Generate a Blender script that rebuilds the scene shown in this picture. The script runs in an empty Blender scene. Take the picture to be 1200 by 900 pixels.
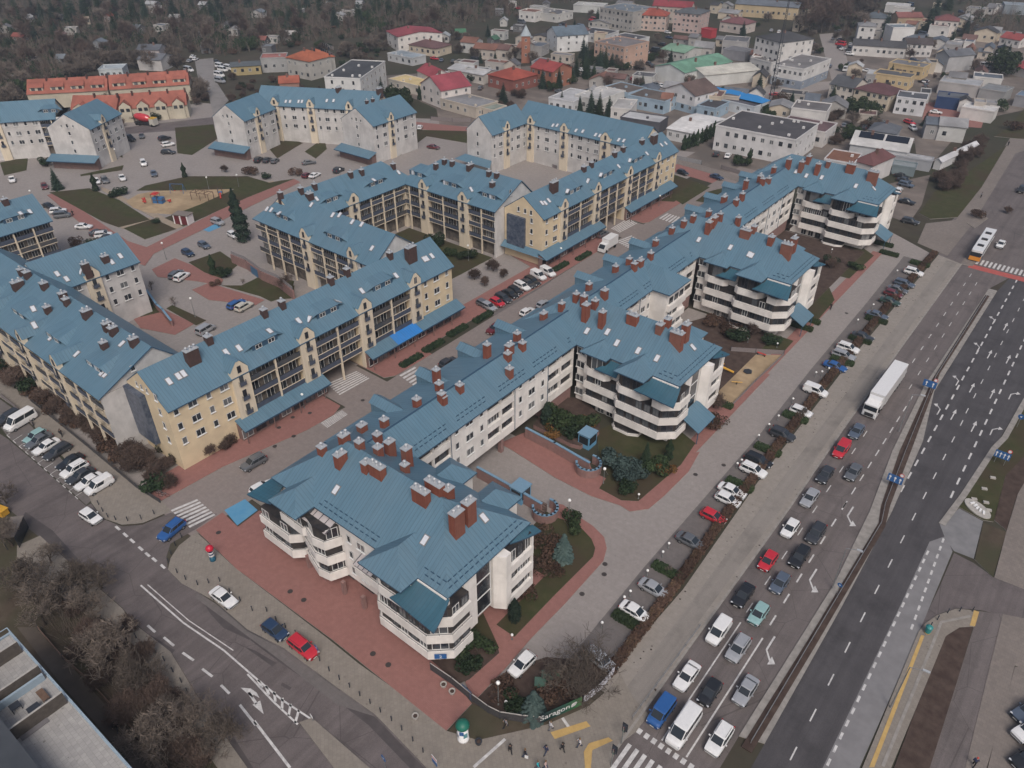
import bpy, math, random
from mathutils import Vector, Matrix
R = math.radians
random.seed(7)
scene = bpy.context.scene
col = scene.collection
CAM_H = 84.0; FPX = 900.0; PITCH = R(34.8); YAW = -R(38.93)
_f = Vector((math.sin(YAW) * math.cos(PITCH), math.cos(YAW) * math.cos(PITCH), -math.sin(PITCH)))
_r = Vector((math.cos(YAW), -math.sin(YAW), 0.0)); _u = _r.cross(_f)
cam_d = bpy.data.cameras.new('camera'); cam = bpy.data.objects.new('camera', cam_d); col.objects.link(cam)
cam.location = (0, 0, CAM_H)
cam.rotation_euler = Matrix((_r, _u, -_f)).transposed().to_euler()
cam_d.sensor_fit = 'HORIZONTAL'; cam_d.sensor_width = 36.0; cam_d.lens = FPX / 1200.0 * 36.0
cam_d.clip_start = 1.0; cam_d.clip_end = 6000.0
scene.camera = cam
def G(x, y, z=0.0):
 """ground (or height z) point seen at photo pixel x, y"""
 d = _f * FPX + _r * (x - 600.0) - _u * (y - 450.0)
 t = (z - CAM_H) / d.z
 return Vector((d.x * t, d.y * t, z))
def tag(o, label=None, cat=None, group=None, kind=None):
 if label: o['label'] = label
 if cat: o['category'] = cat
 if group: o['group'] = group
 if kind: o['kind'] = kind
 return o
def thing(name, label, cat, loc=(0, 0, 0), rz=0.0, group=None):
 o = bpy.data.objects.new(name, None); col.objects.link(o)
 o.location = loc; o.rotation_euler = (0, 0, rz); o.empty_display_size = 0.2
 return tag(o, label, cat, group)
_kids = {}
def link(name, me, parent=None, loc=None, rz=None):
 o = bpy.data.objects.new(name, me); col.objects.link(o)
 if parent is not None:
  o.parent = parent; _kids.setdefault(parent.name, []).append(o)
 if loc is not None: o.location = loc
 if rz is not None: o.rotation_euler = (0, 0, rz)
 return o
def dup(root, loc, rz=None, label=None, scale=None):
 r = root.copy(); col.objects.link(r); r.location = loc
 if rz is not None: r.rotation_euler = (0, 0, rz)
 if scale is not None: r.scale = (scale,) * 3 if not isinstance(scale, tuple) else scale
 if label: r['label'] = label
 for ch in _kids.get(root.name, []):
  c = ch.copy(); col.objects.link(c); c.parent = r
  _kids.setdefault(r.name, []).append(c)
  for g in _kids.get(ch.name, []):
   d = g.copy(); col.objects.link(d); d.parent = c
   _kids.setdefault(c.name, []).append(d)
 return r
class MB:
 def __init__(s): s.v = []; s.f = []; s.m = []
 def add(s, pts, faces, mi=0):
  b = len(s.v); s.v += [tuple(p) for p in pts]
  for f in faces: s.f.append(tuple(b + i for i in f)); s.m.append(mi)
 def poly(s, pts, mi=0): s.add(pts, [tuple(range(len(pts)))], mi)
 def box(s, x0, x1, y0, y1, z0, z1, mi=0):
  s.add([(x0,y0,z0),(x1,y0,z0),(x1,y1,z0),(x0,y1,z0),(x0,y0,z1),(x1,y0,z1),(x1,y1,z1),(x0,y1,z1)],
    [(3,2,1,0),(4,5,6,7),(0,1,5,4),(1,2,6,5),(2,3,7,6),(3,0,4,7)], mi)
 def obox(s, cx, cy, z0, z1, lx, ly, rz=0.0, mi=0):
  c, n = math.cos(rz), math.sin(rz)
  q = [(cx + a*c - b*n, cy + a*n + b*c) for a, b in ((-lx/2,-ly/2),(lx/2,-ly/2),(lx/2,ly/2),(-lx/2,ly/2))]
  s.prism(q, z0, z1, mi)
 def prism(s, pts, z0, z1, mi=0, mtop=None, bottom=True):
  n = len(pts)
  a = sum(pts[i][0]*pts[(i+1)%n][1]-pts[(i+1)%n][0]*pts[i][1] for i in range(n))
  if a < 0: pts = list(reversed(pts))
  P = [(p[0], p[1], z0) for p in pts] + [(p[0], p[1], z1) for p in pts]
  s.add(P, [(i,(i+1)%n,n+(i+1)%n,n+i) for i in range(n)], mi)
  s.add(P[n:], [tuple(range(n))], mi if mtop is None else mtop)
  if bottom: s.add(P[:n], [tuple(reversed(range(n)))], mi)
 def tube(s, p0, p1, r0, r1=None, n=6, mi=0, caps=True):
  r1 = r0 if r1 is None else r1
  p0, p1 = Vector(p0), Vector(p1); d = (p1 - p0)
  if d.length < 1e-6: return
  d.normalize(); a = d.orthogonal().normalized(); b = d.cross(a)
  ring = [a*math.cos(2*math.pi*i/n) + b*math.sin(2*math.pi*i/n) for i in range(n)]
  P = [p0 + q*r0 for q in ring] + [p1 + q*r1 for q in ring]
  F = [(i,(i+1)%n,n+(i+1)%n,n+i) for i in range(n)]
  if caps: F += [tuple(reversed(range(n))), tuple(range(n,2*n))]
  s.add(P, F, mi)
 def lathe(s, prof, n=12, c=(0,0,0), mi=0):
  P = []; F = []
  for r, z in prof:
   for i in range(n):
    t = 2*math.pi*i/n; P.append((c[0]+r*math.cos(t), c[1]+r*math.sin(t), c[2]+z))
  for k in range(len(prof)-1):
   for i in range(n):
    F.append((k*n+i, k*n+(i+1)%n, (k+1)*n+(i+1)%n, (k+1)*n+i))
  F.append(tuple(range((len(prof)-1)*n, len(prof)*n))); F.append(tuple(reversed(range(n))))
  s.add(P, F, mi)
 def mesh(s, name, mats, off=(0,0,0), smooth=False):
  me = bpy.data.meshes.new(name)
  ox, oy, oz = off
  me.from_pydata([(x-ox, y-oy, z-oz) for x, y, z in s.v], [], s.f)
  for m in (mats if isinstance(mats, (list, tuple)) else [mats]): me.materials.append(m)
  me.polygons.foreach_set('material_index', s.m)
  if smooth: me.polygons.foreach_set('use_smooth', [True]*len(s.f))
  me.update(); return me
 def build(s, name, mats, parent=None, off=None, smooth=False, loc=None):
  if off is None: off = tuple(parent.location) if parent is not None else (0,0,0)
  o = link(name, s.mesh(name, mats, off, smooth), parent)
  if parent is None and any(off): o.location = off
  if loc is not None: o.location = loc
  return o
def nt_new(name):
 m = bpy.data.materials.new(name); m.use_nodes = True
 n = m.node_tree.nodes; b = n['Principled BSDF']; return m, n, m.node_tree.links, b
def coords(n, l, space='W', sc=(1,1,1), rot=0):
 g = n.new('ShaderNodeNewGeometry') if space == 'W' else n.new('ShaderNodeTexCoord')
 mp = n.new('ShaderNodeMapping'); mp.inputs['Scale'].default_value = sc; mp.inputs['Rotation'].default_value = (0,0,rot)
 l.new(g.outputs['Position' if space == 'W' else 'Object'], mp.inputs['Vector']); return mp.outputs['Vector']
def ramp(n, l, src, stops):
 r = n.new('ShaderNodeValToRGB'); e = r.color_ramp.elements
 while len(e) < len(stops): e.new(0.5)
 for k, (p, c) in enumerate(stops): e[k].position = p; e[k].color = (*c, 1) if len(c) == 3 else c
 l.new(src, r.inputs['Fac']); return r.outputs['Color']
def noise(n, l, vec, scale, detail=4, rough=0.6, out='Fac'):
 t = n.new('ShaderNodeTexNoise'); t.inputs['Scale'].default_value = scale; t.inputs['Detail'].default_value = detail
 t.inputs['Roughness'].default_value = rough; l.new(vec, t.inputs['Vector']); return t.outputs[out]
def mix(n, l, fac, a, b, mode='MIX'):
 m = n.new('ShaderNodeMix'); m.data_type = 'RGBA'; m.blend_type = mode
 for s, k in ((fac, 0), (a, 6), (b, 7)):
  if isinstance(s, (int, float)): m.inputs[k].default_value = s
  elif isinstance(s, tuple): m.inputs[k].default_value = (*s, 1)
  else: l.new(s, m.inputs[k])
 return m.outputs[2]
_mats = {}
def M(name, c, c2=None, sc=1.0, rough=0.8, bump=0.0, bsc=None, spec=0.3, metal=0.0, space='W', stretch=(1,1,1), lo=0.35, hi=0.65, c3=None, sc3=0.1):
 """surface whose own colour varies between c and c2 (and, in large patches, towards c3)"""
 if name in _mats: return _mats[name]
 m, n, l, b = nt_new(name)
 b.inputs['Roughness'].default_value = rough; b.inputs['Metallic'].default_value = metal
 b.inputs['Specular IOR Level'].default_value = spec
 if c2 is None: c2 = tuple(x*0.86 for x in c)
 v = coords(n, l, space, stretch)
 k = ramp(n, l, noise(n, l, v, sc), [(lo, c), (hi, c2)])
 if c3 is not None:
  f = ramp(n, l, noise(n, l, coords(n, l, space), sc3, 3), [(0.42, (0,0,0)), (0.62, (1,1,1))])
  k = mix(n, l, f, k, c3)
 l.new(k, b.inputs['Base Color'])
 if bump:
  bp = n.new('ShaderNodeBump'); bp.inputs['Strength'].default_value = bump; bp.inputs['Distance'].default_value = 0.05
  l.new(noise(n, l, v, bsc or sc*6, 3), bp.inputs['Height']); l.new(bp.outputs['Normal'], b.inputs['Normal'])
 _mats[name] = m; return m
def math_node(n, l, op, a, b=None):
 t = n.new('ShaderNodeMath'); t.operation = op
 for k, s in enumerate((a, b)):
  if s is None: continue
  if isinstance(s, (int, float)): t.inputs[k].default_value = s
  else: l.new(s, t.inputs[k])
 return t.outputs[0]
def M_roof(name, c, c2, pitch=0.55, rough=0.42):
 """standing-seam sheet metal: seams run down the slope whichever way it faces"""
 if name in _mats: return _mats[name]
 m, n, l, b = nt_new(name)
 g = n.new('ShaderNodeNewGeometry'); sp = n.new('ShaderNodeSeparateXYZ'); sn = n.new('ShaderNodeSeparateXYZ')
 l.new(g.outputs['Position'], sp.inputs[0]); l.new(g.outputs['True Normal'], sn.inputs[0])
 ax = math_node(n, l, 'ABSOLUTE', sn.outputs['X']); ay = math_node(n, l, 'ABSOLUTE', sn.outputs['Y'])
 f = math_node(n, l, 'GREATER_THAN', ax, ay)
 mx = n.new('ShaderNodeMix'); mx.data_type = 'FLOAT'
 l.new(f, mx.inputs[0]); l.new(sp.outputs['X'], mx.inputs[2]); l.new(sp.outputs['Y'], mx.inputs[3])
 u = math_node(n, l, 'FRACT', math_node(n, l, 'DIVIDE', mx.outputs[0], pitch))
 seam = math_node(n, l, 'LESS_THAN', math_node(n, l, 'ABSOLUTE', math_node(n, l, 'SUBTRACT', u, 0.5)), 0.07)
 v = coords(n, l)
 k = ramp(n, l, noise(n, l, v, 0.35, 5), [(0.3, c), (0.7, c2)])
 cell = math_node(n, l, 'FLOOR', math_node(n, l, 'DIVIDE', mx.outputs[0], pitch))
 wn = n.new('ShaderNodeTexWhiteNoise'); wn.noise_dimensions = '1D'; l.new(cell, wn.inputs['W'])
 k = mix(n, l, math_node(n, l, 'MULTIPLY', wn.outputs['Value'], 0.16), k, tuple(x*0.55 for x in c))
 k = mix(n, l, math_node(n, l, 'MULTIPLY', seam, 0.45), k, tuple(x*0.45 for x in c))
 m2 = n.new('ShaderNodeMix'); m2.data_type = 'FLOAT'; l.new(f, m2.inputs[0]); l.new(sp.outputs['Y'], m2.inputs[2]); l.new(sp.outputs['X'], m2.inputs[3])
 cb = n.new('ShaderNodeCombineXYZ'); l.new(math_node(n, l, 'MULTIPLY', mx.outputs[0], 1.3), cb.inputs[0]); l.new(math_node(n, l, 'MULTIPLY', m2.outputs[0], 0.13), cb.inputs[1])
 stq = ramp(n, l, noise(n, l, cb.outputs[0], 1.0, 5, 0.65), [(0.5, (0,0,0)), (0.72, (0.45,0.45,0.45))])
 k = mix(n, l, stq, k, tuple(x*0.62 for x in c))
 dirt = ramp(n, l, noise(n, l, coords(n, l, 'W', (1,1,0.4)), 0.09, 6, 0.7), [(0.45, (0,0,0)), (0.75, (0.28,0.28,0.28))])
 k = mix(n, l, dirt, k, (0.13,0.17,0.20))
 l.new(k, b.inputs['Base Color']); b.inputs['Roughness'].default_value = rough; b.inputs['Specular IOR Level'].default_value = 0.4
 bp = n.new('ShaderNodeBump'); bp.inputs['Strength'].default_value = 0.5; bp.inputs['Distance'].default_value = 0.04
 l.new(seam, bp.inputs['Height']); l.new(bp.outputs['Normal'], b.inputs['Normal'])
 _mats[name] = m; return m
def M_paver(name, c, c2, joint, bw=0.4, bh=0.2, rot=0.0, litter=0.0, c3=None, rough=0.85):
 if name in _mats: return _mats[name]
 m, n, l, b = nt_new(name)
 v = coords(n, l, 'W', (1,1,1), rot)
 br = n.new('ShaderNodeTexBrick'); l.new(v, br.inputs['Vector']); br.inputs['Scale'].default_value = 1.0
 br.inputs['Brick Width'].default_value = bw; br.inputs['Row Height'].default_value = bh; br.inputs['Mortar Size'].default_value = 0.012
 br.inputs['Color1'].default_value = (*c,1); br.inputs['Color2'].default_value = (*c2,1); br.inputs['Mortar'].default_value = (*joint,1)
 k = br.outputs['Color']
 big = ramp(n, l, noise(n, l, v, 0.12, 6, 0.65), [(0.35, (0,0,0)), (0.7, (1,1,1))])
 k = mix(n, l, math_node(n, l, 'MULTIPLY', big, 0.42), k, c3 or tuple(x*0.62 for x in c))
 mid = ramp(n, l, noise(n, l, v, 1.3, 5), [(0.4, (0.93,0.93,0.93)), (0.65, (1.05,1.05,1.05))])
 k = mix(n, l, 1.0, k, mid, 'MULTIPLY')
 if litter:
  vo = n.new('ShaderNodeTexVoronoi'); vo.inputs['Scale'].default_value = 1.2; l.new(v, vo.inputs['Vector'])
  sp = math_node(n, l, 'LESS_THAN', vo.outputs['Distance'], 0.17)
  ms = ramp(n, l, noise(n, l, v, 0.25, 3), [(0.48, (0,0,0)), (0.6, (1,1,1))])
  k = mix(n, l, math_node(n, l, 'MULTIPLY', math_node(n, l, 'MULTIPLY', sp, ms), litter), k, (0.05,0.038,0.03))
 l.new(k, b.inputs['Base Color']); b.inputs['Roughness'].default_value = rough; b.inputs['Specular IOR Level'].default_value = 0.25
 _mats[name] = m; return m
def M_asphalt(name, c, c2, rot=0.0, streak=0.5, crack=True):
 if name in _mats: return _mats[name]
 m, n, l, b = nt_new(name)
 v = coords(n, l, 'W', (1,1,1), rot); vs = coords(n, l, 'W', (0.9,0.03,1), rot)
 k = ramp(n, l, noise(n, l, v, 0.35, 8, 0.7), [(0.3, c), (0.7, c2)])
 st = ramp(n, l, noise(n, l, vs, 1.0, 4, 0.6), [(0.35, (0,0,0)), (0.7, (1,1,1))])
 k = mix(n, l, math_node(n, l, 'MULTIPLY', st, streak), k, tuple(x*0.52 for x in c))
 gr = noise(n, l, v, 14.0, 2); k = mix(n, l, 0.35, k, ramp(n, l, gr, [(0.3, tuple(x*0.6 for x in c)), (0.7, tuple(min(1, x*1.3) for x in c2))]))
 if crack:
  vo = n.new('ShaderNodeTexVoronoi'); vo.feature = 'DISTANCE_TO_EDGE'; vo.inputs['Scale'].default_value = 0.11; l.new(v, vo.inputs['Vector'])
  cr = math_node(n, l, 'LESS_THAN', vo.outputs['Distance'], 0.004)
  k = mix(n, l, math_node(n, l, 'MULTIPLY', cr, 0.5), k, tuple(x*0.45 for x in c))
 wet = ramp(n, l, noise(n, l, v, 0.16, 5, 0.7), [(0.5, (0,0,0)), (0.68, (1,1,1))])
 k = mix(n, l, math_node(n, l, 'MULTIPLY', wet, 0.5), k, tuple(x*0.5 for x in c))
 l.new(k, b.inputs['Base Color']); b.inputs['Roughness'].default_value = 0.75; b.inputs['Specular IOR Level'].default_value = 0.3
 _mats[name] = m; return m
def M_glass(name, c=(0.018,0.02,0.026), c2=(0.07,0.08,0.09), rough=0.15):
 """window pane: dark room behind glossy glass, curtains in some"""
 if name in _mats: return _mats[name]
 m, n, l, b = nt_new(name)
 oi = n.new('ShaderNodeObjectInfo')
 k = ramp(n, l, oi.outputs['Random'], [(0.0, c), (0.55, c), (0.72, c2), (1.0, (0.22,0.22,0.22))])
 v = coords(n, l, 'W'); k = mix(n, l, ramp(n, l, noise(n, l, v, 0.9, 2), [(0.45, (0,0,0)), (0.6, (0.5,0.5,0.5))]), k, c2)
 l.new(k, b.inputs['Base Color']); b.inputs['Roughness'].default_value = rough; b.inputs['Specular IOR Level'].default_value = 0.6
 _mats[name] = m; return m
def M_plain(name, c, rough=0.6, spec=0.4, metal=0.0, coat=0.0):
 if name in _mats: return _mats[name]
 m, n, l, b = nt_new(name)
 v = coords(n, l, 'O'); k = ramp(n, l, noise(n, l, v, 3.0, 4), [(0.3, c), (0.75, tuple(x*0.88 for x in c))])
 l.new(k, b.inputs['Base Color']); b.inputs['Roughness'].default_value = rough; b.inputs['Metallic'].default_value = metal
 b.inputs['Specular IOR Level'].default_value = spec; b.inputs['Coat Weight'].default_value = coat
 _mats[name] = m; return m
BLUE = M_roof('blue_sheet_roof', (0.100,0.188,0.255), (0.115,0.205,0.272))
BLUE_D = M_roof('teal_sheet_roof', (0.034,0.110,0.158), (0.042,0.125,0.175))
BLUE_B = M_roof('bright_blue_sheet', (0.03,0.20,0.55), (0.035,0.22,0.60))
TRIM = M_plain('dark_blue_trim', (0.04,0.09,0.15), 0.5)
WHITE = M('white_render', (0.79,0.755,0.72), (0.70,0.67,0.64), 1.1, 0.85, stretch=(1.6,1.6,0.16), lo=0.4, hi=0.72, c3=(0.64,0.61,0.58), sc3=0.3)
CREAM = M('cream_render', (0.66,0.575,0.45), (0.56,0.485,0.385), 1.1, 0.85, stretch=(1.6,1.6,0.16), lo=0.4, hi=0.75)
YELLOW = M('yellow_render', (0.68,0.56,0.385), (0.63,0.515,0.35), 0.8, 0.85, c3=(0.58,0.475,0.33), sc3=0.2)
GREYW = M('grey_render', (0.58,0.56,0.545), (0.49,0.475,0.465), 1.1, 0.85, stretch=(1.4,1.4,0.16), lo=0.4, hi=0.75, c3=(0.44,0.425,0.415), sc3=0.25)
BRICK = M_paver('red_brick', (0.25,0.082,0.052), (0.20,0.062,0.042), (0.22,0.10,0.075), 0.26, 0.09)
BRICK_D = M('dark_brick', (0.085,0.05,0.045), (0.06,0.038,0.035), 2.0)
PINK = M('pink_stone_base', (0.27,0.165,0.15), (0.22,0.135,0.125), 1.5)
GLASS = M_glass('window_glass')
FRAME = M_plain('white_frame', (0.70,0.70,0.69), 0.5)
DARKF = M_plain('dark_frame', (0.035,0.04,0.05), 0.5)
ZINC = M_plain('zinc', (0.50,0.52,0.54), 0.45, 0.5, 0.3)
# == ground, roads, paths (structure)
ASPH = M_asphalt('worn_asphalt', (0.125,0.107,0.104), (0.175,0.152,0.147), R(0.5), 0.75)
ASPH_N = M_asphalt('dark_asphalt', (0.060,0.056,0.060), (0.096,0.090,0.095), R(0.5), 0.7, False)
ASPH_S = M_asphalt('side_asphalt', (0.115,0.098,0.097), (0.165,0.142,0.14), R(-50), 0.7)
CONC = M('concrete_lane', (0.21,0.205,0.21), (0.175,0.17,0.175), 0.5, 0.85)
KERB = M('kerb_stone', (0.30,0.28,0.26), (0.22,0.205,0.19), 1.2, 0.85)
PAVE = M_paver('grey_paving', (0.225,0.195,0.175), (0.195,0.17,0.155), (0.15,0.13,0.12), 0.5, 0.5, R(0), 0.0)
PAVE_W = M_paver('walkway_paving', (0.285,0.258,0.232), (0.265,0.24,0.215), (0.225,0.205,0.185), 0.8, 0.4, R(0), 1.0, (0.205,0.18,0.158))
PAVE_B = M_paver('beige_paving', (0.245,0.22,0.192), (0.225,0.20,0.175), (0.175,0.157,0.138), 0.45, 0.45, R(40), 0.35, (0.19,0.165,0.14))
REDP = M_paver('red_paving', (0.275,0.135,0.118), (0.26,0.125,0.109), (0.22,0.108,0.096), 0.4, 0.2, R(0), 0.1, (0.24,0.125,0.11))
COURT = M_paver('court_paving', (0.285,0.258,0.245), (0.27,0.245,0.232), (0.225,0.205,0.195), 0.5, 0.5, 0, 0.15, (0.215,0.192,0.182))
BAY = M_paver('bay_paving', (0.155,0.140,0.136), (0.145,0.13,0.126), (0.12,0.108,0.105), 0.5, 0.5)
GRASS = M('winter_grass', (0.044,0.050,0.022), (0.064,0.062,0.032), 0.5, 0.95, 0.6, 20, 0.1, c3=(0.060,0.048,0.031), sc3=0.1)
SOIL = M('bare_soil', (0.055,0.038,0.033), (0.085,0.062,0.052), 0.8, 0.95, 0.6, 12, 0.1)
PARK = M('leaf_litter', (0.066,0.050,0.038), (0.092,0.074,0.055), 0.6, 0.95, 0.5, 10, 0.1, c3=(0.06,0.058,0.036), sc3=0.08)
SAND = M('play_sand', (0.40,0.30,0.19), (0.34,0.25,0.155), 0.6, 0.95, c3=(0.27,0.20,0.125), sc3=0.15)
PAINT = M('road_paint', (0.58,0.57,0.56), (0.34,0.33,0.33), 1.6, 0.7, lo=0.4, hi=0.75)
YPAINT = M('yellow_tactile', (0.50,0.34,0.13), (0.42,0.28,0.11), 1.5, 0.8)
RPAINT = M('red_paint', (0.42,0.10,0.085), (0.34,0.085,0.075), 1.0, 0.8)
BPAINT = M('blue_bay_paint', (0.08,0.25,0.42), (0.11,0.28,0.43), 0.8, 0.8)
MUD = M('dirt_yard', (0.15,0.125,0.11), (0.20,0.17,0.15), 0.25, 0.95, c3=(0.11,0.095,0.085), sc3=0.06)
GROUND = M('scrub_ground', (0.050,0.043,0.034), (0.078,0.068,0.052), 0.12, 0.98, 0.7, 1.2, 0.1, c3=(0.045,0.047,0.032), sc3=0.03)
_zs = [0]
def sheet(name, mat, z, pts, px=True):
 _zs[0] += 1; z += 0.00004*_zs[0]
 w = [G(*p) if px else Vector((p[0], p[1], 0)) for p in pts]
 m = MB(); m.poly([(p.x, p.y, z) for p in w]); o = m.build(name, mat)
 me = o.data
 if me.polygons[0].normal.z < 0: me.flip_normals()
 return tag(o, kind='structure')
_zi = [0]
def slab(name, mat, z, pts, px=True, side=None):
 _zi[0] += 1; z += 0.0006*(_zi[0] % 40)
 w = [G(*p) if px else Vector((p[0], p[1], 0)) for p in pts]
 m = MB(); m.prism([(p.x, p.y) for p in w], -0.3, z, 1, 0, bottom=False)
 return tag(m.build(name, [mat, side or KERB]), kind='structure')
def wr(x0, x1, y0, y1): return [(x0,y0),(x1,y0),(x1,y1),(x0,y1)]
def strip_pts(line, w):
 """offset polyline to a band of width w (to its left side positive)"""
 P = [Vector((p[0], p[1], 0)) for p in line]; out = []
 for i, p in enumerate(P):
  d = (P[min(i+1,len(P)-1)] - P[max(i-1,0)]).normalized(); out.append(p + Vector((-d.y, d.x, 0))*w)
 return [(p.x, p.y) for p in P] + [(p.x, p.y) for p in reversed(out)]
def band(name, mat, z, line, w, px=True, raised=False):
 L = [tuple(G(*p)[:2]) for p in line] if px else line
 P = strip_pts(L, w); n = len(L); m = MB()
 for i in range(n-1):
  q = [P[i], P[i+1], P[2*n-2-i], P[2*n-1-i]]
  if raised: m.prism(q, 0.0, z, 0)
  else: m.poly([(a[0], a[1], z) for a in (q if w > 0 else q[::-1])])
 return tag(m.build(name, mat), kind='structure')
m = MB(); m.poly([(-2500,-400,0),(1500,-400,0),(1500,3000,0),(-2500,3000,0)]); tag(m.build('ground', GROUND), kind='structure')
LK = [(-20.6,20),(-20.9,60),(-21.0,95),(-21.5,119),(-21.8,156),(-22.0,204)]
ML = [(-10.8,20),(-10.8,55),(-10.5,72),(-10.3,84.5),(-11.2,102),(-13.0,119),(-14.3,143),(-13.9,194)]
MR = [(-8.1,20),(-8.1,56),(-8.1,81),(-8.5,104),(-9.7,125),(-12.3,142),(-12.1,194)]
RK = [(1.3,20),(1.3,60),(1.2,85),(0.9,101.5),(-1.9,107),(-1.6,112),(0.4,133),(1.3,150),(1.6,204)]
sheet('main_road', ASPH, 0.02, LK + [(-11.2,204)] + ML[::-1], False)
sheet('main_road', ASPH_N, 0.02, MR + [(-11.2,204)] + RK[::-1], False)
sheet('main_road', ASPH, 0.016, [(-22,203),(1.6,203),(3,260),(12,420),(-6,420),(-19,260)], False)
sheet('bus_lane', CONC, 0.03, [(-1.75,20),(1.3,20),(1.3,60),(1.2,85),(0.95,101),(-0.6,103.8),(-2.2,101),(-2.0,86)], False)
m = MB()
P = ML[1:] + MR[1:][::-1]
m.prism(P, 0.0, 0.16, 1, 0); tag(m.build('median', [KERB, KERB]), kind='structure')
DL = [(-10.0,54),(-9.9,60),(-9.6,73),(-9.3,100),(-10.2,104),(-12.0,119.5),(-13.7,146),(-13.75,190)]
DR = [(-8.8,54),(-8.7,60),(-8.5,73),(-8.3,100),(-9.1,105),(-10.6,122),(-13.1,149),(-12.9,190)]
m = MB(); m.prism(DL + DR[::-1], 0.0, 0.2, 0); tag(m.build('median_bed', SOIL), kind='structure')
slab('walkway', PAVE_W, 0.12, [(-27.0,50),(-21.1,50),(-21.15,95),(-21.65,119),(-21.95,156),(-22.15,204),(-28.0,206),(-28.4,150),(-27.6,100),(-26.2,70)], False)
band('kerb', KERB, 0.14, LK, 0.3, False, True)
sheet('cycle_path', M_asphalt('cycle_asphalt', (0.235,0.213,0.193), (0.265,0.24,0.218), R(0.5), 0.5, False), 0.127, [(-24.2,50),(-21.9,50),(-22.0,95),(-22.6,119),(-22.9,156),(-23.1,204),(-25.6,204),(-25.3,156),(-24.7,100),(-24.3,70)], False)
def dashes(xs, y0, y1, ln, gap, w, z=0.028, drift=-0.0095, mat=None, name='lane_marking'):
 m = MB(); y = y0
 while y < y1:
  x = xs + drift*(y-60)
  m.poly([(x-w/2,y,z),(x+w/2,y,z),(x+w/2+drift*ln,y+ln,z),(x-w/2+drift*ln,y+ln,z)]); y += ln+gap
 return tag(m.build(name, mat or PAINT), kind='structure')
def line(x0, y0, x1, y1, w, z=0.028, mat=None, name='lane_marking'):
 d = Vector((x1-x0, y1-y0, 0)).normalized(); n = Vector((-d.y, d.x, 0))*w/2; m = MB()
 m.poly([(x0-n.x,y0-n.y,z),(x1-n.x,y1-n.y,z),(x1+n.x,y1+n.y,z),(x0+n.x,y0+n.y,z)])
 o = m.build(name, mat or PAINT)
 if o.data.polygons[0].normal.z < 0: o.data.flip_normals()
 return tag(o, kind='structure')
dashes(-5.1, 44, 138, 2, 4, 0.16); dashes(-5.2, 138.5, 205, 2, 4, 0.14)
dashes(-8.35, 109.5, 205, 2, 2, 0.28); dashes(-1.75, 113, 205, 2, 2, 0.28)
dashes(-1.6, 40, 100, 1, 1, 0.28, 0.036, -0.006)
for k in range(11): line(0.3-0.1*k, 83+1.9*k, 0.25-0.1*k, 84+1.9*k, 0.28, 0.038)
dashes(-17.6, 72, 200, 2, 4, 0.15); dashes(-14.3, 72, 100, 2, 2.6, 0.22); dashes(-14.3, 100, 138, 2, 2, 0.18); dashes(-15.5, 140, 200, 2, 4, 0.13)
line(-17.45, 49, -17.6, 70, 0.17); line(-14.3, 49, -14.3, 69.5, 0.2)
m = MB()
for k in range(10): m.poly([(-20.3+k*0.95,48.0,0.028),(-19.75+k*0.95,48.0,0.028),(-19.75+k*0.95,48.7,0.028),(-20.3+k*0.95,48.7,0.028)])
tag(m.build('stop_line', PAINT), kind='structure')
m = MB()
for k in range(12):
 x = -20.3+k*1.0; m.poly([(x,42,0.028),(x+0.5,42,0.028),(x+0.5,46.3,0.028),(x,46.3,0.028)])
tag(m.build('zebra_crossing', PAINT), kind='structure')
m = MB()
for k in range(26):
 x = -20.5+k*0.95; m.poly([(x,206.5,0.028),(x+0.5,206.5,0.028),(x+0.5,210,0.028),(x,210,0.028)])
tag(m.build('zebra_crossing', PAINT), kind='structure')
sheet('cycle_crossing', RPAINT, 0.03, wr(-20.5,4,203.2,205.7), False)
def arrow(x, y, kind, s=1.0, down=False, z=0.03):
 """lane arrow, tail at (x,y), pointing +Y (or -Y)"""
 f = -1 if down else 1; m = MB()
 def pl(pts):
  q = [(x+a*s*f, y+b*s*f, z) for a, b in pts]; m.poly(q)
 if kind == 's':
  pl([(-0.12,0),(0.12,0),(0.12,3.1),(-0.12,3.1)]); pl([(-0.42,3.1),(0.42,3.1),(0,5.0)])
 else:
  g = -1 if kind == 'l' else 1
  a = [(-0.12,0),(0.12,0),(0.12,2.6),(-0.12,2.6)]; pl(a)
  b = [(-0.12*g,2.6),(0.12*g,2.6),(0.95*g,3.6),(0.95*g,4.0)]; c = [(0.95*g,3.1),(1.75*g,3.95),(0.95*g,4.6)]
  pl(b if g > 0 else b[::-1]); pl(c if g > 0 else c[::-1])
 return tag(m.build('lane_arrow', PAINT), kind='structure')
for px, py, k in ((1098,486,'l'),(1120,452,'l'),(1145,412,'l'),(1163,380,'l'),(1114,492,'s'),(1136,460,'s'),(1157,420,'s'),(1176,387,'s'),
     (1138,506,'s'),(1160,467,'s'),(1179,426,'s'),(1160,510,'r'),(1182,468,'r')):
 p = G(px, py); arrow(p.x, p.y, k, 0.8)
for px, py in ((908,746),(957,667),(1000,594)):
 p = G(px, py); arrow(p.x, p.y, 'l', 1.0, True)
for px, py in ((973,600),(978,607)): pass
sheet('parking_court', COURT, 0.012, [(-44,36),(-28,50),(-28,70),(-29,100),(-30.5,135),(-31,172),(-30,206),(-46,216),(-46,120)], False)
sheet('parking_bays', BAY, 0.02, [(-32.0,50),(-28.0,52),(-28.4,90),(-30.4,132),(-30.7,172),(-30.2,200),(-34.6,200),(-33.8,170),(-33.3,135),(-32.5,110),(-32.5,70)], False)
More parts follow.
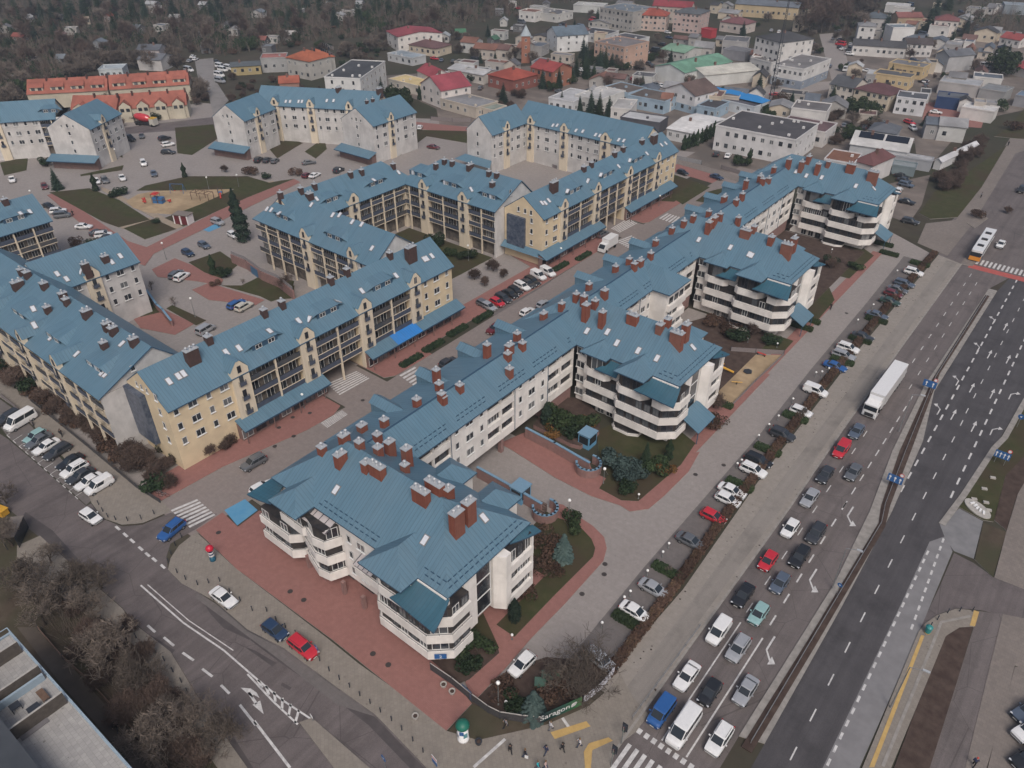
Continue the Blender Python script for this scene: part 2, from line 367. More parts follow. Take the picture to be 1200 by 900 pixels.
slab('red_path', REDP, 0.11, [(648,590),(660,592),(677,605),(695,617),(708,630),(711,643),(707,658),(662,708),(623,748),(593,783),(556,822),(545,800),(585,765),(583,757),(550,730),(560,700),(600,735),(648,695),(690,650),(691,640),(680,625),(640,625)])
slab('red_path', REDP, 0.11, [(585,520),(600,528),(650,560),(693,582),(727,593),(738,600),(760,597),(778,582),(807,553),(820,530),(790,535),(740,588),(700,570),(690,540),(640,520),(620,505)])
slab('red_path', REDP, 0.11, wr(-41.2,-38.8,88,128), False)
slab('red_path', REDP, 0.11, wr(-41.6,-39.3,128,198), False)
for (x0, x1, y0, y1) in ((-44,-39.5,108.5,113.5),(-44,-40,153.5,157.5),(-44,-39.5,95.5,98)):
 slab('red_path', REDP, 0.105, wr(x0,x1,y0,y1), False)
GRASSES = [
 [(655,608),(677,615),(693,632),(697.5,643),(695,653),(648,700),(603,747),(573,727),(556,690),(640,600)],
 [(702,573),(728,587),(748,588),(798,545),(815,520),(790,500),(735,490),(700,505),(702,540),(713,557)],
 [(833,384),(905,392),(930,400),(919,412),(858,412),(820,395)],
 [(938,370),(958,376),(978,352),(972,338),(945,335)],
 [(962,297),(1000,283),(1024,300),(995,327),(975,322)],
 [(553,690),(585,760),(545,800),(520,760)],
]
for q in GRASSES: slab('lawn', GRASS, 0.125, q)
slab('planting_bed', SOIL, 0.13, [(500,770),(548,735),(583,757),(585,766),(550,797),(537,802)])
slab('planting_bed', SOIL, 0.13, [(800,380),(835,370),(905,398),(860,412),(825,405)])
slab('sand_pit', SAND, 0.13, [(858,416),(917,417),(853,478),(836,465),(820,440)])
sheet('corner_bed', SOIL, 0.024, [(553,824),(594,786),(640,770),(700,775),(716,790),(700,812),(672,828),(640,840),(600,836),(565,832)])
sheet('parking_court', COURT, 0.018, [(594,786),(630,745),(672,705),(720,720),(740,745),(716,785),(680,775),(640,772)])
slab('lawn', PARK, 0.10, [(553,826),(600,842),(636,848),(690,820),(700,822),(640,855),(595,868),(545,873),(525,858)])
slab('pavement', PAVE_B, 0.12, [(197,668),(200,655),(210,640),(230,624),(277,667),(383,748),(420,778),(458,805),(523,857),(560,868),(640,850),(690,828),(716,806),(727,790),(732,800),(742,818),(760,838),(745,858),(715,880),(695,905),(660,1000),(500,1000),(480,960),(500,900),(440,838),(398,808),(333,760),(290,738),(252,705),(232,694),(213,684)])
slab('red_plaza', REDP, 0.124, [(230,622),(261,601),(279,618),(304,599),(330,605),(420,690),(500,760),(553,825),(523,857),(458,805),(392,752),(277,667)])
slab('red_plaza', REDP, 0.118, [(-79,39.6),(-42.5,39.6),(-42.5,60),(-79,60)], False)
sheet('lay_by', BAY, 0.03, [(232,696),(252,707),(290,740),(333,762),(398,810),(440,840),(395,826),(330,775),(228,700)])
sheet('tactile_strip', YPAINT, 0.165, [(645,859),(687,846),(692,852),(650,867)])
slab('traffic_island', PAVE_B, 0.14, [(684,882),(690,872),(713,865),(724,872),(713,905),(690,905)])
sheet('tactile_strip', YPAINT, 0.18, [(684,882),(690,872),(713,865),(718,869),(694,880),(692,905),(686,905)])
for a, b in (((555,900),(592,867)),((659,842),(667,854))):
 p, q = G(*a), G(*b); line(p.x, p.y, q.x, q.y, 0.35, 0.165)
sheet('lower_road', ASPH_S, 0.02, [(-60,470),(10,515),(101,593),(107,590),(120,608),(143,617),(167,615),(200,601),(255,602),(230,620),(200,637),(195,652),(197,668),(213,684),(232,694),(333,760),(398,808),(440,838),(500,900),(560,1000),(330,1000),(290,897),(253,847),(230,813),(200,763),(157,730),(143,712),(80,657),(47,627),(-10,580),(-90,560)])
slab('traffic_island', PAVE_B, 0.13, [(351,847),(366,842),(450,915),(520,1000),(450,1000),(395,905)])
L1_ = [((165,686),(215,730),(262,762),(300,795)), ((300,795),(330,820),(365,843)), ((290,790),(320,822),(349,849))]
for ln_ in L1_:
 for a, b in zip(ln_, ln_[1:]):
  p, q = G(*a), G(*b); line(p.x, p.y, q.x, q.y, 0.22, 0.03)
for a, b in (((168,685),(216,727)),((216,727),(268,762)),):
 p, q = G(*a), G(*b); line(p.x+0.5, p.y+0.35, q.x+0.5, q.y+0.35, 0.13, 0.03)
for k in range(6):
 t = k/6; a = (302+58*t, 797+42*t); b = (302+46*(t+0.12), 800+50*(t+0.12)); p, q = G(*a), G(*b); line(p.x, p.y, q.x, q.y, 0.3, 0.03)
for a, b in (((281,826),(300,850)),((298,845),(340,900)),((214,765),(227,774)),((237,784),(249,793)),((192,747),(204,757)),((259,803),(269,813)),((173,733),(182,741))):
 p, q = G(*a), G(*b); line(p.x, p.y, q.x, q.y, 0.3, 0.03)
for x, y in ((138,619),(147,627),(155,634),(165,643),(173,650),(181,656),(191,664)):
 p, q = G(x-2.5, y-2.2), G(x+2.5, y+2.2); line(p.x, p.y, q.x, q.y, 0.35, 0.03)
def px_arrow(pts):
 m = MB(); m.poly([(*G(*p)[:2], 0.03) for p in pts]); o = m.build('lane_arrow', PAINT)
 if o.data.polygons[0].normal.z < 0: o.data.flip_normals()
 tag(o, kind='structure')
px_arrow([(282,806),(294,807),(301,812),(304,818),(297,814),(296,818)]); px_arrow([(290,812),(293,811),(302,824),(299,826)]); px_arrow([(296,826),(305,821),(309,837)])
PATCH = M('asphalt_patch', (0.062,0.054,0.055), (0.088,0.077,0.077), 0.6, 0.7, lo=0.3, hi=0.7)
for q in ([(233,697),(262,713),(300,742),(292,750),(262,736),(247,720)],[(300,742),(333,764),(398,811),(391,818),(330,778),(293,750)],[(398,811),(440,841),(500,903),(486,906),(432,850),(391,818)],[(285,757),(300,763),(324,777),(319,781)],[(331,800),(342,806),(339,809),(329,803)],[(366,850),(460,922),(452,926),(362,854)],[(145,722),(165,737),(205,762),(200,768),(160,742)],[(232,816),(262,845),(300,905),(290,908),(252,850)],[(30,600),(62,622),(96,660),(86,664),(52,634),(24,612)]): sheet('asphalt_patch', PATCH, 0.024, q)
sheet('parking_bays', BAY, 0.026, [(-60,452),(0,500),(11,514),(87,579),(101,592),(112,582),(95,563),(42,505),(20,482),(-40,440)])
slab('pavement', PAVE_B, 0.12, [(-40,440),(20,478),(45,505),(97,560),(107,589),(120,607),(143,615),(167,613),(200,599),(190,588),(160,570),(34,469),(0,442),(-40,415)])
for k in range(12):
 t = k/11; a = (8+80*t, 510+72*t); p, q = G(*a), G(a[0]+3.5, a[1]+3.0); line(p.x, p.y, q.x, q.y, 0.12, 0.032)
 p, q = G(*a), G(a[0]+11, a[1]-7); line(p.x, p.y, q.x, q.y, 0.1, 0.031)
STREET = M_paver('street_paving', (0.235,0.203,0.19), (0.222,0.192,0.18), (0.19,0.163,0.155), 0.5, 0.5, 0, 0.0, (0.20,0.165,0.155))
sheet('street', STREET, 0.018, [(200,600),(200,637),(227,620),(262,601)] , True)
sheet('street', STREET, 0.014, [(-99.2,33),(-87.8,33),(-87.8,236),(-96,236),(-96,150),(-95,69),(-98,45)], False)
sheet('street', STREET, 0.016, wr(-130,-95,69,79.5), False)
sheet('street', STREET, 0.016, wr(-130,-95,165,176), False)
slab('red_pavement', REDP, 0.11, [(-104,33.5),(-98.5,34.2),(-98,45),(-95,60),(-94.8,66),(-96,68.6),(-112,68.6),(-112,47),(-104,45)], False)
slab('red_pavement', REDP, 0.11, [(-112,80),(-96.5,80),(-95.2,82),(-95.2,92),(-98,92),(-98,112),(-96,122),(-96,160),(-97,164.5),(-112,164.5),(-112,138),(-104,136),(-104,108),(-112,106)], False)
slab('red_pavement', REDP, 0.11, [(-112,176.5),(-96.5,176.5),(-95.5,178),(-95.5,208),(-104,208),(-104,204),(-112,203)], False)
slab('red_pavement', REDP, 0.11, wr(-88,-76,60,204), False)
sheet('parking_bays', BAY, 0.03, [(-98,112),(-95.4,112),(-95.4,133),(-98,133)], False)
slab('pavement', PAVE_B, 0.115, wr(-88,-78,43.5,60), False)
def zebra(x0, x1, y0, y1, n, along_x=True):
 m = MB()
 for k in range(n):
  if along_x:
   x = x0+(x1-x0)*k/n; w = (x1-x0)/n*0.52; m.poly([(x,y0,0.03),(x+w,y0,0.03),(x+w,y1,0.03),(x,y1,0.03)])
  else:
   y = y0+(y1-y0)*k/n; w = (y1-y0)/n*0.52; m.poly([(x0,y,0.03),(x1,y,0.03),(x1,y+w,0.03),(x0,y+w,0.03)])
 tag(m.build('zebra_crossing', PAINT), kind='structure')
for quad, n in ((((200,598),(231,585),(254,605),(224,620)),7),(((383,450),(418,435),(434,444),(399,464)),7),(((468,440),(486,430),(509,444),(490,456)),6),(((376,496),(401,481),(408,486),(384,502)),6),
    (((716,268),(736,256),(748,262),(727,273)),6),(((722,283),(740,276),(755,285),(737,291)),6),(((772,256),(782,250),(802,256),(794,264)),6)):
 a, b, c, d = [G(*p) for p in quad]; m = MB()
 for k in range(n):
  t0, t1 = k/n, (k+0.55)/n
  q = [a.lerp(d, t0), b.lerp(c, t0), b.lerp(c, t1), a.lerp(d, t1)]
  m.poly([(p.x, p.y, 0.03) for p in q])
 o = m.build('zebra_crossing', PAINT)
 for f in o.data.polygons:
  if f.normal.z < 0: o.data.flip_normals(); break
 tag(o, kind='structure')
sheet('disabled_bay', BPAINT, 0.034, [(263,598),(287,585),(302,598),(278,616)])
slab('lawn', GRASS, 0.12, wr(-144,-114.5,109,134), False)
sheet('parking_court', COURT, 0.006, [(-330,20),(-104,33),(-104,245),(-160,245),(-262,180),(-330,110)], False)
sheet('parking_court', COURT, 0.012, [(-155,47),(-115,47),(-115,95),(-157,95),(-200,60),(-230,60),(-290,80),(-260,140),(-200,165),(-160,178),(-114,178),(-114,240),(-300,170),(-310,60),(-200,30)], False)
def many(name, mat, z, *polys):
 for q in polys: slab(name, mat, z, q)
many('red_path', REDP, 0.10, [(55,229),(66,226),(150,283),(172,290),(290,230),(345,210),(352,214),(298,240),(180,298),(170,312),(140,300)],
  [(178,316),(205,303),(235,315),(262,328),(258,335),(230,330),(185,325)], [(225,340),(245,332),(310,352),(300,358),(245,352)], [(150,366),(190,362),(228,380),(205,393),(165,385)])
many('lawn', GRASS, 0.13, [(58,226),(105,221),(140,235),(176,258),(139,267),(120,260)], [(145,268),(180,257),(207,269),(170,281)],
  [(170,218),(220,207),(290,207),(317,215),(280,222),(190,224),(160,224)], [(193,256),(235,240),(275,222),(330,212),(345,210),(290,232),(215,266)],
  [(221,308),(258,295),(280,310),(260,327),(240,320)], [(281,336),(312,321),(345,330),(340,346),(318,354)], [(195,362),(202,358),(242,376),(230,382)], [(152,345),(180,352),(190,366),(165,372),(140,360)])
many('sand_pit', SAND, 0.14, [(148,236),(162,228),(200,221),(240,219),(270,222),(276,227),(255,235),(225,244),(205,252),(175,250),(156,244)])
many('sand_path', M('sand_path', (0.31,0.255,0.20), (0.27,0.22,0.17), 1.0, 0.95), 0.135, [(118,219),(126,222),(215,266),(206,269),(120,224)], [(276,226),(320,212),(322,215),(280,228)], [(140,265),(176,255),(178,258),(143,269)])
many('lawn', GRASS, 0.12, [(0,191),(33,184),(31,200),(5,206)], [(120,156),(140,166),(144,185),(125,180)], [(205,150),(250,146),(255,163),(225,182),(208,180)], [(94,205),(145,194),(143,200),(95,207)],
  [(309,167),(332,160),(355,168),(343,175),(325,186)], [(357,178),(380,162),(383,175),(370,186)], [(455,165),(470,152),(548,154),(547,168),(500,160),(470,182),(452,184)],
  [(260,335),(345,335),(345,350),(320,352)],[(810,212),(832,220),(800,240),(775,225)],[(830,225),(850,220),(838,240),(815,236)],[(755,235),(790,205),(820,215),(790,237)])
sheet('disabled_bay', BPAINT, 0.034, [(234,268),(248,261),(259,266),(245,272)])
sheet('side_street', ASPH_S, 0.014, [(116,153),(250,137),(262,140),(250,150),(150,157),(118,158)])
sheet('side_street', M_asphalt('pale_lane', (0.22,0.205,0.2), (0.25,0.235,0.225), 0, 0.3, False), 0.013, [(228,70),(250,68),(253,95),(268,118),(250,135),(243,105),(232,92)])
sheet('side_street', REDP, 0.013, [(440,138),(560,150),(555,157),(430,146)])
sheet('dirt_yard', MUD, 0.010, [(510,120),(560,128),(600,150),(545,148),(515,146)])
sheet('car_park', COURT, 0.012, [(490,160),(545,168),(548,182),(520,184)])
sheet('side_street', REDP, 0.013, [(793,192),(900,222),(893,232),(785,200)])
slab('pavement', PAVE, 0.10, [(795,186),(905,218),(900,223),(793,192)])
slab('lawn', GRASS, 0.10, [(1077,250),(1095,225),(1130,205),(1180,170),(1150,220),(1122,255),(1090,257)])
slab('lawn', GRASS, 0.10, [(1165,160),(1182,150),(1200,128),(1240,125),(1240,165),(1195,163)])
sheet('walkway', PAVE, 0.05, [(1085,262),(1120,258),(1185,160),(1215,150),(1215,172),(1190,180),(1140,262),(1110,300),(1075,285)])
sheet('dirt_yard', MUD, 0.010, [(1070,150),(1130,148),(1090,195),(1075,192)])
sheet('dirt_yard', MUD, 0.011, [(1020,220),(1090,205),(1080,240),(1065,262),(1020,245)])
sheet('car_park', COURT, 0.0105, [(745,85),(790,80),(800,100),(760,115),(740,105)])
sheet('car_park', MUD, 0.0105, [(840,85),(880,80),(885,110),(850,105)])
sheet('side_street', COURT, 0.009, [(960,40),(985,38),(1000,100),(905,115),(920,140),(870,150),(830,130),(900,100),(975,95)])
sheet('dirt_yard', REDP, 0.010, [(1085,120),(1160,118),(1150,150),(1080,145)])
sheet('dirt_yard', MUD, 0.006, [(430,90),(1180,40),(1240,40),(1240,120),(1150,140),(1100,160),(900,215),(800,190),(560,150)])
sheet('junction', ASPH, 0.007, [(1095,312),(1112,262),(1150,222),(1192,165),(1240,150),(1240,300),(1150,320)])
for q in ([(1125,310),(1140,290),(1152,296),(1140,312)],[(1133,262),(1146,250),(1158,256),(1142,268)]): slab('traffic_island', PAVE, 0.12, q)
slab('platform', PAVE_B, 0.13, [(1002,920),(1076,741),(1084,731),(1097,722),(1120,714),(1141,716),(1141,735),(1124,736),(1108,746),(1090,790),(1036,920)])
sheet('tactile_strip', YPAINT, 0.17, [(1018,900),(1079,745),(1083,746),(1024,900)])
sheet('tactile_strip', YPAINT, 0.17, [(1141,716),(1147,718),(1142,735),(1136,734)])
band('kerb', KERB, 0.175, [(1036,900),(1096,752),(1104,731),(1138,724)], 0.35, True, True)
slab('planting_bed', SOIL, 0.12, [(1040,920),(1085,799),(1104,751),(1113,741),(1125,735),(1140,735),(1121,800),(1083,920)])
sheet('cycle_path', ASPH, 0.03, [(1083,920),(1121,800),(1141,735),(1146,716),(1175,720),(1160,780),(1126,920)])
slab('footway', PAVE, 0.06, [(1126,920),(1160,780),(1175,720),(1215,728),(1215,790),(1189,780),(1180,817),(1164,873),(1150,920)])
sheet('side_road', ASPH_S, 0.022, [(1100,690),(1118,648),(1141,660),(1165,677),(1215,695),(1215,730),(1148,715),(1120,713),(1097,721),(1080,738),(1072,748)])
sheet('concrete_pad', M('pale_concrete', (0.215,0.21,0.215), (0.165,0.165,0.17), 0.5, 0.7), 0.03, [(1101,614),(1124,596),(1152,611),(1141,655),(1118,646),(1108,632)])
slab('lawn', GRASS, 0.10, [(1104,612),(1128,580),(1165,524),(1176,514),(1193,480),(1215,450),(1215,560),(1178,558),(1164,612),(1152,610),(1124,595)])
slab('lawn', PARK, 0.10, [(1152,613),(1179,624),(1163,677),(1142,656)])
slab('planting_bed', SOIL, 0.11, [(1178,558),(1215,520),(1215,540),(1191,582),(1179,622),(1165,610)])
slab('footway', PAVE, 0.08, [(1193,578),(1215,540),(1215,696),(1165,677),(1179,624)])
band('kerb', KERB, 0.14, [(1100,613),(1125,580),(1162,524),(1174,512),(1192,480),(1240,395)], -0.9, True, True)
slab('yard', PAVE, 0.05, [(1189,782),(1240,780),(1240,930),(1150,930),(1164,873),(1180,817)])
sheet('park_strip', PARK, 0.008, [(-80,600),(47,627),(80,657),(143,712),(157,730),(200,763),(230,813),(253,847),(290,897),(330,1000),(100,1000),(-80,800)])
slab('pavement', PAVE_B, 0.05, [(20,640),(47,628),(80,658),(143,713),(157,731),(200,764),(230,814),(253,848),(290,900),(320,960),(300,960),(240,880),(200,820),(165,765),(130,730),(70,700),(15,690),(20,665)])
sheet('footpath', M('muddy_path', (0.105,0.085,0.07), (0.085,0.07,0.058), 0.6, 0.95), 0.016, [(20,735),(45,735),(100,800),(190,900),(250,1000),(215,1000),(150,890),(70,800)])
# == apartment blocks
ROOFS = []
def W4(o):
 m = Matrix.Identity(4)
 while o is not None:
  m = (Matrix.Translation(o.location) @ Matrix.Rotation(o.rotation_euler[2], 4, 'Z')) @ m; o = o.parent
 return m
_wm = {}
def win_mesh(w, h, n=2, frame=FRAME, sill=True):
 k = (round(w,2), round(h,2), n, frame.name, sill)
 if k not in _wm:
  m = MB(); t = 0.07
  m.box(-w/2, w/2, -0.03, 0.06, 0, h, 1)
  for a, b, c, d in ((-w/2, w/2, 0, t), (-w/2, w/2, h-t, h)): m.box(a, b, -0.07, -0.03, c, d, 0)
  for i in range(n+1):
   x = -w/2 + (w-t)*i/n; m.box(x, x+t, -0.068, -0.031, t, h-t, 0)
  if sill: m.box(-w/2-0.1, w/2+0.1, -0.2, 0.0, -0.1, -0.02, 0)
  _wm[k] = m.mesh('window', [frame, GLASS])
 return _wm[k]
def put_win(parent, x, y, z, a, w, h, n=2, frame=FRAME, sill=True, world=False, name='window'):
 if world: x -= parent.location.x; y -= parent.location.y
 return link(name, win_mesh(w, h, n, frame, sill), parent, (x, y, z), a)
def lpart(name, mb, mats, parent, smooth=False): return mb.build(name, mats, parent, (0,0,0), smooth)
SKY_ME = None
def roof_hit(px, py):
 d = (_f*FPX + _r*(px-600.0) - _u*(py-450.0)).normalized(); best = None
 for bv in BVHS:
  h = bv.ray_cast(Vector((0,0,CAM_H)), d)
  if h[0] is not None and (best is None or h[3] < best[3]): best = h
 return best
EAVE = 12.5
def hip_roof(m, x0, x1, y0, y1, ze, zr, inset=None, axis='x', mi=0, th=0.22, lip=1):
 """hipped roof, ridge along axis; closed below by a thin dark fascia"""
 if axis == 'x':
  h = (y1-y0)/2 if inset is None else inset; ym = (y0+y1)/2
  A, B = (x0+h, ym, zr), (x1-h, ym, zr)
  P = [(x0,y0,ze),(x1,y0,ze),(x1,y1,ze),(x0,y1,ze)]
  m.add(P+[A,B], [(0,1,5,4),(1,2,5),(2,3,4,5),(3,0,4)], mi)
 else:
  h = (x1-x0)/2 if inset is None else inset; xm = (x0+x1)/2
  A, B = (xm, y0+h, zr), (xm, y1-h, zr)
  P = [(x0,y0,ze),(x1,y0,ze),(x1,y1,ze),(x0,y1,ze)]
  m.add(P+[A,B], [(0,1,4),(1,2,5,4),(2,3,5),(3,0,4,5)], mi)
 m.add(P + [(a,b,ze-th) for a,b,_ in P], [(0,4,5,1),(1,5,6,2),(2,6,7,3),(3,7,4,0),(4,7,6,5)], lip)
def parapet(m, path, ztop, h=1.12, t=0.16, core=None, mi=0, slab=None):
 """solid white balcony front along a path, with the slab behind it"""
 n = len(path)
 for i in range(n-1):
  a, b = Vector((*path[i],0)), Vector((*path[i+1],0)); d = (b-a).normalized(); nn = Vector((-d.y,d.x,0))*t
  q = [a, b, b+nn, a+nn]; m.prism([(p.x,p.y) for p in q], ztop-h, ztop+0.002*i, mi)
 if core:
  m.prism(list(path)+list(core), ztop-h+0.02, ztop-h+0.3, mi)
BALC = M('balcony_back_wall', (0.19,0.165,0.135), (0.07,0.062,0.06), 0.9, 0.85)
SCREEN = M('balcony_screen', (0.05,0.06,0.075), (0.10,0.09,0.085), 0.7, 0.6)
BROWNR = M('bamboo_screen', (0.16,0.085,0.055), (0.12,0.065,0.045), 4.0, 0.8)
def rail_mesh(m, path, z0, z1, mi=0):
 n = len(path)
 for i in range(n-1):
  a, b = Vector((*path[i],z1)), Vector((*path[i+1],z1)); m.tube(a, b, 0.03, n=4, mi=mi)
  k = max(1, int((b-a).length/1.5))
  for j in range(k+1):
   p = a.lerp(b, j/k); m.tube((p.x,p.y,z0), p, 0.022, n=4, mi=mi)
rng = random.Random(11)
def glaze(parent, a, b, z0, z1, step=1.75):
 """glazed back of a loggia: door-windows in a row between two points (world)"""
 a, b = Vector((*a,0)), Vector((*b,0)); L = (b-a).length; d = (b-a)/L; n = max(1, int(L/step)); ang = math.atan2(d.y, d.x)
 for i in range(n):
  p = a + d*((i+0.5)*L/n)
  if rng.random() < 0.86: put_win(parent, p.x, p.y, z0, ang, L/n*0.72, z1-z0, 2, FRAME if rng.random()<0.3 else DARKF, False, True)
TOPS = [0.55, 3.45, 6.45, 9.4]
DGLZ = M('dark_loggia', (0.022,0.022,0.025), (0.055,0.048,0.045), 0.9, 0.5, spec=0.25)
def inset(path, d):
 P = [Vector((*p,0)) for p in path]; out = []
 for i, p in enumerate(P):
  n = Vector((0,0,0))
  for a, b in ((i-1,i),(i,i+1)):
   if 0 <= a and b < len(P):
    e = (P[b]-P[a]).normalized(); n += Vector((-e.y, e.x, 0))
  n = n.normalized(); e = (P[min(i+1,len(P)-1)]-P[max(i-1,0)]).normalized(); k = max(0.6, abs(n.dot(Vector((-e.y,e.x,0))))); out.append(p+n*d/k)
 return [(p.x,p.y) for p in out]
def ribbon(root, path, core, zt, oh=1.55, h=1.4, rec=0.42, rail=True, step=1.6):
 """one storey of a bay: solid white band with a dark glazed strip set back above it"""
 m = MB(); m.prism(list(path)+list(core), zt-h, zt, 0); m.build('balcony', [WHITE], root)
 q = inset(path, rec); m = MB(); m.prism(q+list(core), zt+0.002, zt+oh, 0); m.build('loggia_glazing', [DGLZ], root)
 for a, b in zip(q, q[1:]):
  if math.hypot(b[0]-a[0], b[1]-a[1]) > 1.1: glaze(root, a, b, zt+0.04, zt+oh-0.12, step)
 if rail:
  m = MB(); rail_mesh(m, inset(path, 0.08), zt, zt+0.22); m.build('railing', DARKF, root)
def tower(y0, y1, label, first=False, lower=True):
 """y0/y1: front and back wall lines"""
 root = thing('apartment_block', label, 'apartment block', (-55.0, (y0+y1)/2, 0), 0, 'white blocks along the parking court')
 xl = -76.0 if first else -64.1
 core = [(xl+0.8,y0+0.1),(-44.2,y0+0.1),(-44.2,y1),(xl+0.8,y1)]
 m = MB()
 m.prism(core, 2.1 if first else 0.0, EAVE-0.2, 0)
 if first: m.prism([(p[0]+(0.9 if p[0]<-60 else -0.9), p[1]+(0.9 if p[1]<y0+2 else -0.4)) for p in core], 0, 2.1, 1)
 m.box(-44.3,-43.45,y0+2.9,y0+5.1,2.3,EAVE-0.25,0)
 eb0, eb1 = y0+8.3, y1-0.1
 m.prism([(-44.3,eb0),(-43.45,eb0),(-42.02,eb0+0.9),(-42.02,eb0+1.9),(-44.3,eb0+1.9)], 2.05, 11.9, 0)
 m.box(-44.3,-42.03,eb1-0.3,eb1-0.01,2.06,11.2,0)
 m.build('wall', [WHITE, PINK, BALC], root)
 g = MB(); x = -43.62
 for k in range(3):
  z = 3.4+k*2.95; g.box(-43.9,x,y0+5.2,y0+7.9,z,z+2.75,1)
  g.box(-43.9,x+0.06,y0+5.15,y0+7.92,z-0.18,z,0)
 g.box(-43.9,x+0.061,y0+5.1,y0+5.25,3.3,12.1,0); g.box(-43.9,x+0.062,y0+7.8,y0+7.95,3.3,12.1,0)
 g.build('stair_glazing', [FRAME, GLASS], root)
 tops = TOPS[1:] if first else TOPS
 E0, E1 = y0+0.2, y0+0.2
 for k, zt in enumerate(tops):
  last = (k == len(tops)-1); ground = zt < 1
  if ground: ribbon(root, [(-54.0,y0),(-54.0,y0-2.0),(-53.2,y0-2.8),(-50.3,y0-2.8),(-48.6,y0-1.9)], [(-48.6,E0),(-53.6,E0)], zt, 1.5)
  elif last:
   ribbon(root, [(-54.0,y0),(-53.9,y0-1.9),(-53.0,y0-2.5),(-48.8,y0-2.4),(-47.8,y0-1.2),(-47.7,y0)], [(-48.0,E0),(-53.6,E0)], zt, EAVE-zt-0.25)
   ribbon(root, [(-46.6,y0-2.4),(-44.6,y0-2.6),(-42.3,y0-0.5),(-42.3,y0+2.9)], [(-44.3,y0+2.9),(-44.3,E0),(-46.6,E0)], zt, 1.5, rail=False)
  else: ribbon(root, [(-54.0,y0),(-54.0,y0-2.0),(-53.2,y0-2.8),(-44.7,y0-2.8),(-42.3,y0-0.6),(-42.3,y0+2.9)], [(-44.3,y0+2.9),(-44.3,E0),(-53.6,E0)], zt, 1.6)
  if not ground: ribbon(root, [(-42.0,eb0+1.8),(-42.0,eb1)], [(-44.2,eb1),(-44.2,eb0+1.8)], zt, 1.55 if not last else 2.2, rail=False, step=1.3)
  if not first:
   if last: ribbon(root, [(-61.6,y0),(-61.2,y0-1.0),(-60.2,y0-1.4),(-56.8,y0-1.4),(-56.0,y0-0.6),(-56.0,y0)], [(-56.3,E0),(-61.3,E0)], zt, EAVE-zt-0.25)
   elif not ground: ribbon(root, [(-60.9,y0),(-60.9,y0-1.3),(-54.1,y0-1.3)], [(-54.1,E0),(-60.6,E0)], zt, 1.55)
   else: glaze(root, (-60.5,y0-0.02), (-54.8,y0-0.02), 0.1, 2.0)
 if first:
  for k, zt in enumerate(tops):
   last = k == 2
   if last: ribbon(root, [(-73.2,y0),(-72.9,y0-2.2),(-68.0,y0-2.3),(-67.2,y0-1.4),(-67.2,y0)], [(-67.6,E0),(-73.0,E0)], zt, EAVE-zt-0.25)
   else: ribbon(root, [(-77.6,y0+8.0),(-77.6,y0-2.8),(-71.0,y0-2.8),(-69.7,y0-1.5),(-69.6,y0)], [(-69.9,E0),(-75.0,E0),(-75.0,y0+8.0)], zt, 1.6)
   ribbon(root, [(-69.4,y0),(-69.2,y0-1.5),(-65.6,y0-2.6),(-63.6,y0-2.2),(-62.6,y0)], [(-62.7,E0),(-69.1,E0)], zt+0.05, 1.5 if not last else 1.9)
   put_win(root, -61.2, y0+0.09, zt-0.1, 0, 0.75, 1.35, 1, world=True)
   put_win(root, -58.9, y0+0.09, zt-0.1, 0, 1.5, 1.35, 2, world=True)
  for (xa, xb, ya, yb, z) in ((-68.2,-63.4,y0-1.9,y0+0.0,11.35),(-58.6,-55.2,y0-1.7,y0+0.0,8.9)):
   m = MB()
   m.add([(xa,ya,z-0.35),(xb,ya,z-0.35),(xb,yb,z+0.3),(xa,yb,z+0.3),(xa,ya,z-0.45),(xb,ya,z-0.45),(xb,yb,z+0.2),(xa,yb,z+0.2)], [(0,1,2,3),(7,6,5,4),(0,4,5,1),(1,5,6,2),(2,6,7,3),(3,7,4,0)], 0)
   for j in range(5):
    x = xa+(xb-xa)*j/4; m.tube((x,ya,z-0.33),(x,yb,z+0.33),0.05,n=4,mi=1)
   m.build('terrace_awning', [M_plain('milky_glazing', (0.46,0.42,0.42), 0.35), DARKF], root)
  ribbon(root, [(-58.8,y0),(-58.6,y0-1.6),(-54.2,y0-1.7)], [(-54.2,E0),(-58.6,E0)], 7.9, 0.9, 1.2)
  for x in (-73.5,-69.5,-66.0,-62.0,-58.0,-54.0,-50.0,-46.5):
   c = MB(); c.box(x-0.25,x+0.25,y0-1.7,y0-1.2,0.1,2.55,0); c.build('column', PINK, root)
  for x in (-72,-68,-64,-60,-56,-52,-48): put_win(root, x, y0+0.9, 0.3, 0, 2.6, 2.0, 3, DARKF, False, True, 'shop_window')
  s = MB(); s.obox(-43.35, y0-1.95, 2.55, 3.35, 1.5, 0.08, R(41), 0); sg = s.build('number_sign', M_plain('sign_blue', (0.03,0.12,0.32), 0.4), root)
 m = MB()
 hip_roof(m, -76.4 if True else 0, -43.0, y0-0.35, y1+0.5, EAVE, 17.9)
 def bay(xa, xb, out, apex_x, apex_y, za):
  ya = y0-0.35-out
  P = [(xa,ya,EAVE),(xb,ya,EAVE),(xb,y0+0.4,EAVE),(xa,y0+0.4,EAVE)]
  A = ((xa+xb)/2, ya+(xb-xa)/2*0.95, EAVE+(xb-xa)/2*0.66); zb = A[2]; B = (A[0], y0-0.35+(zb-EAVE)/0.68+0.3, zb)
  m.add(P+[A,B], [(0,1,4),(1,2,5,4),(3,0,4,5)], 0)
  m.add(P+[(a,b,EAVE-0.22) for a,b,_ in P], [(0,4,5,1),(1,5,6,2),(3,7,4,0),(4,7,6,5)], 1)
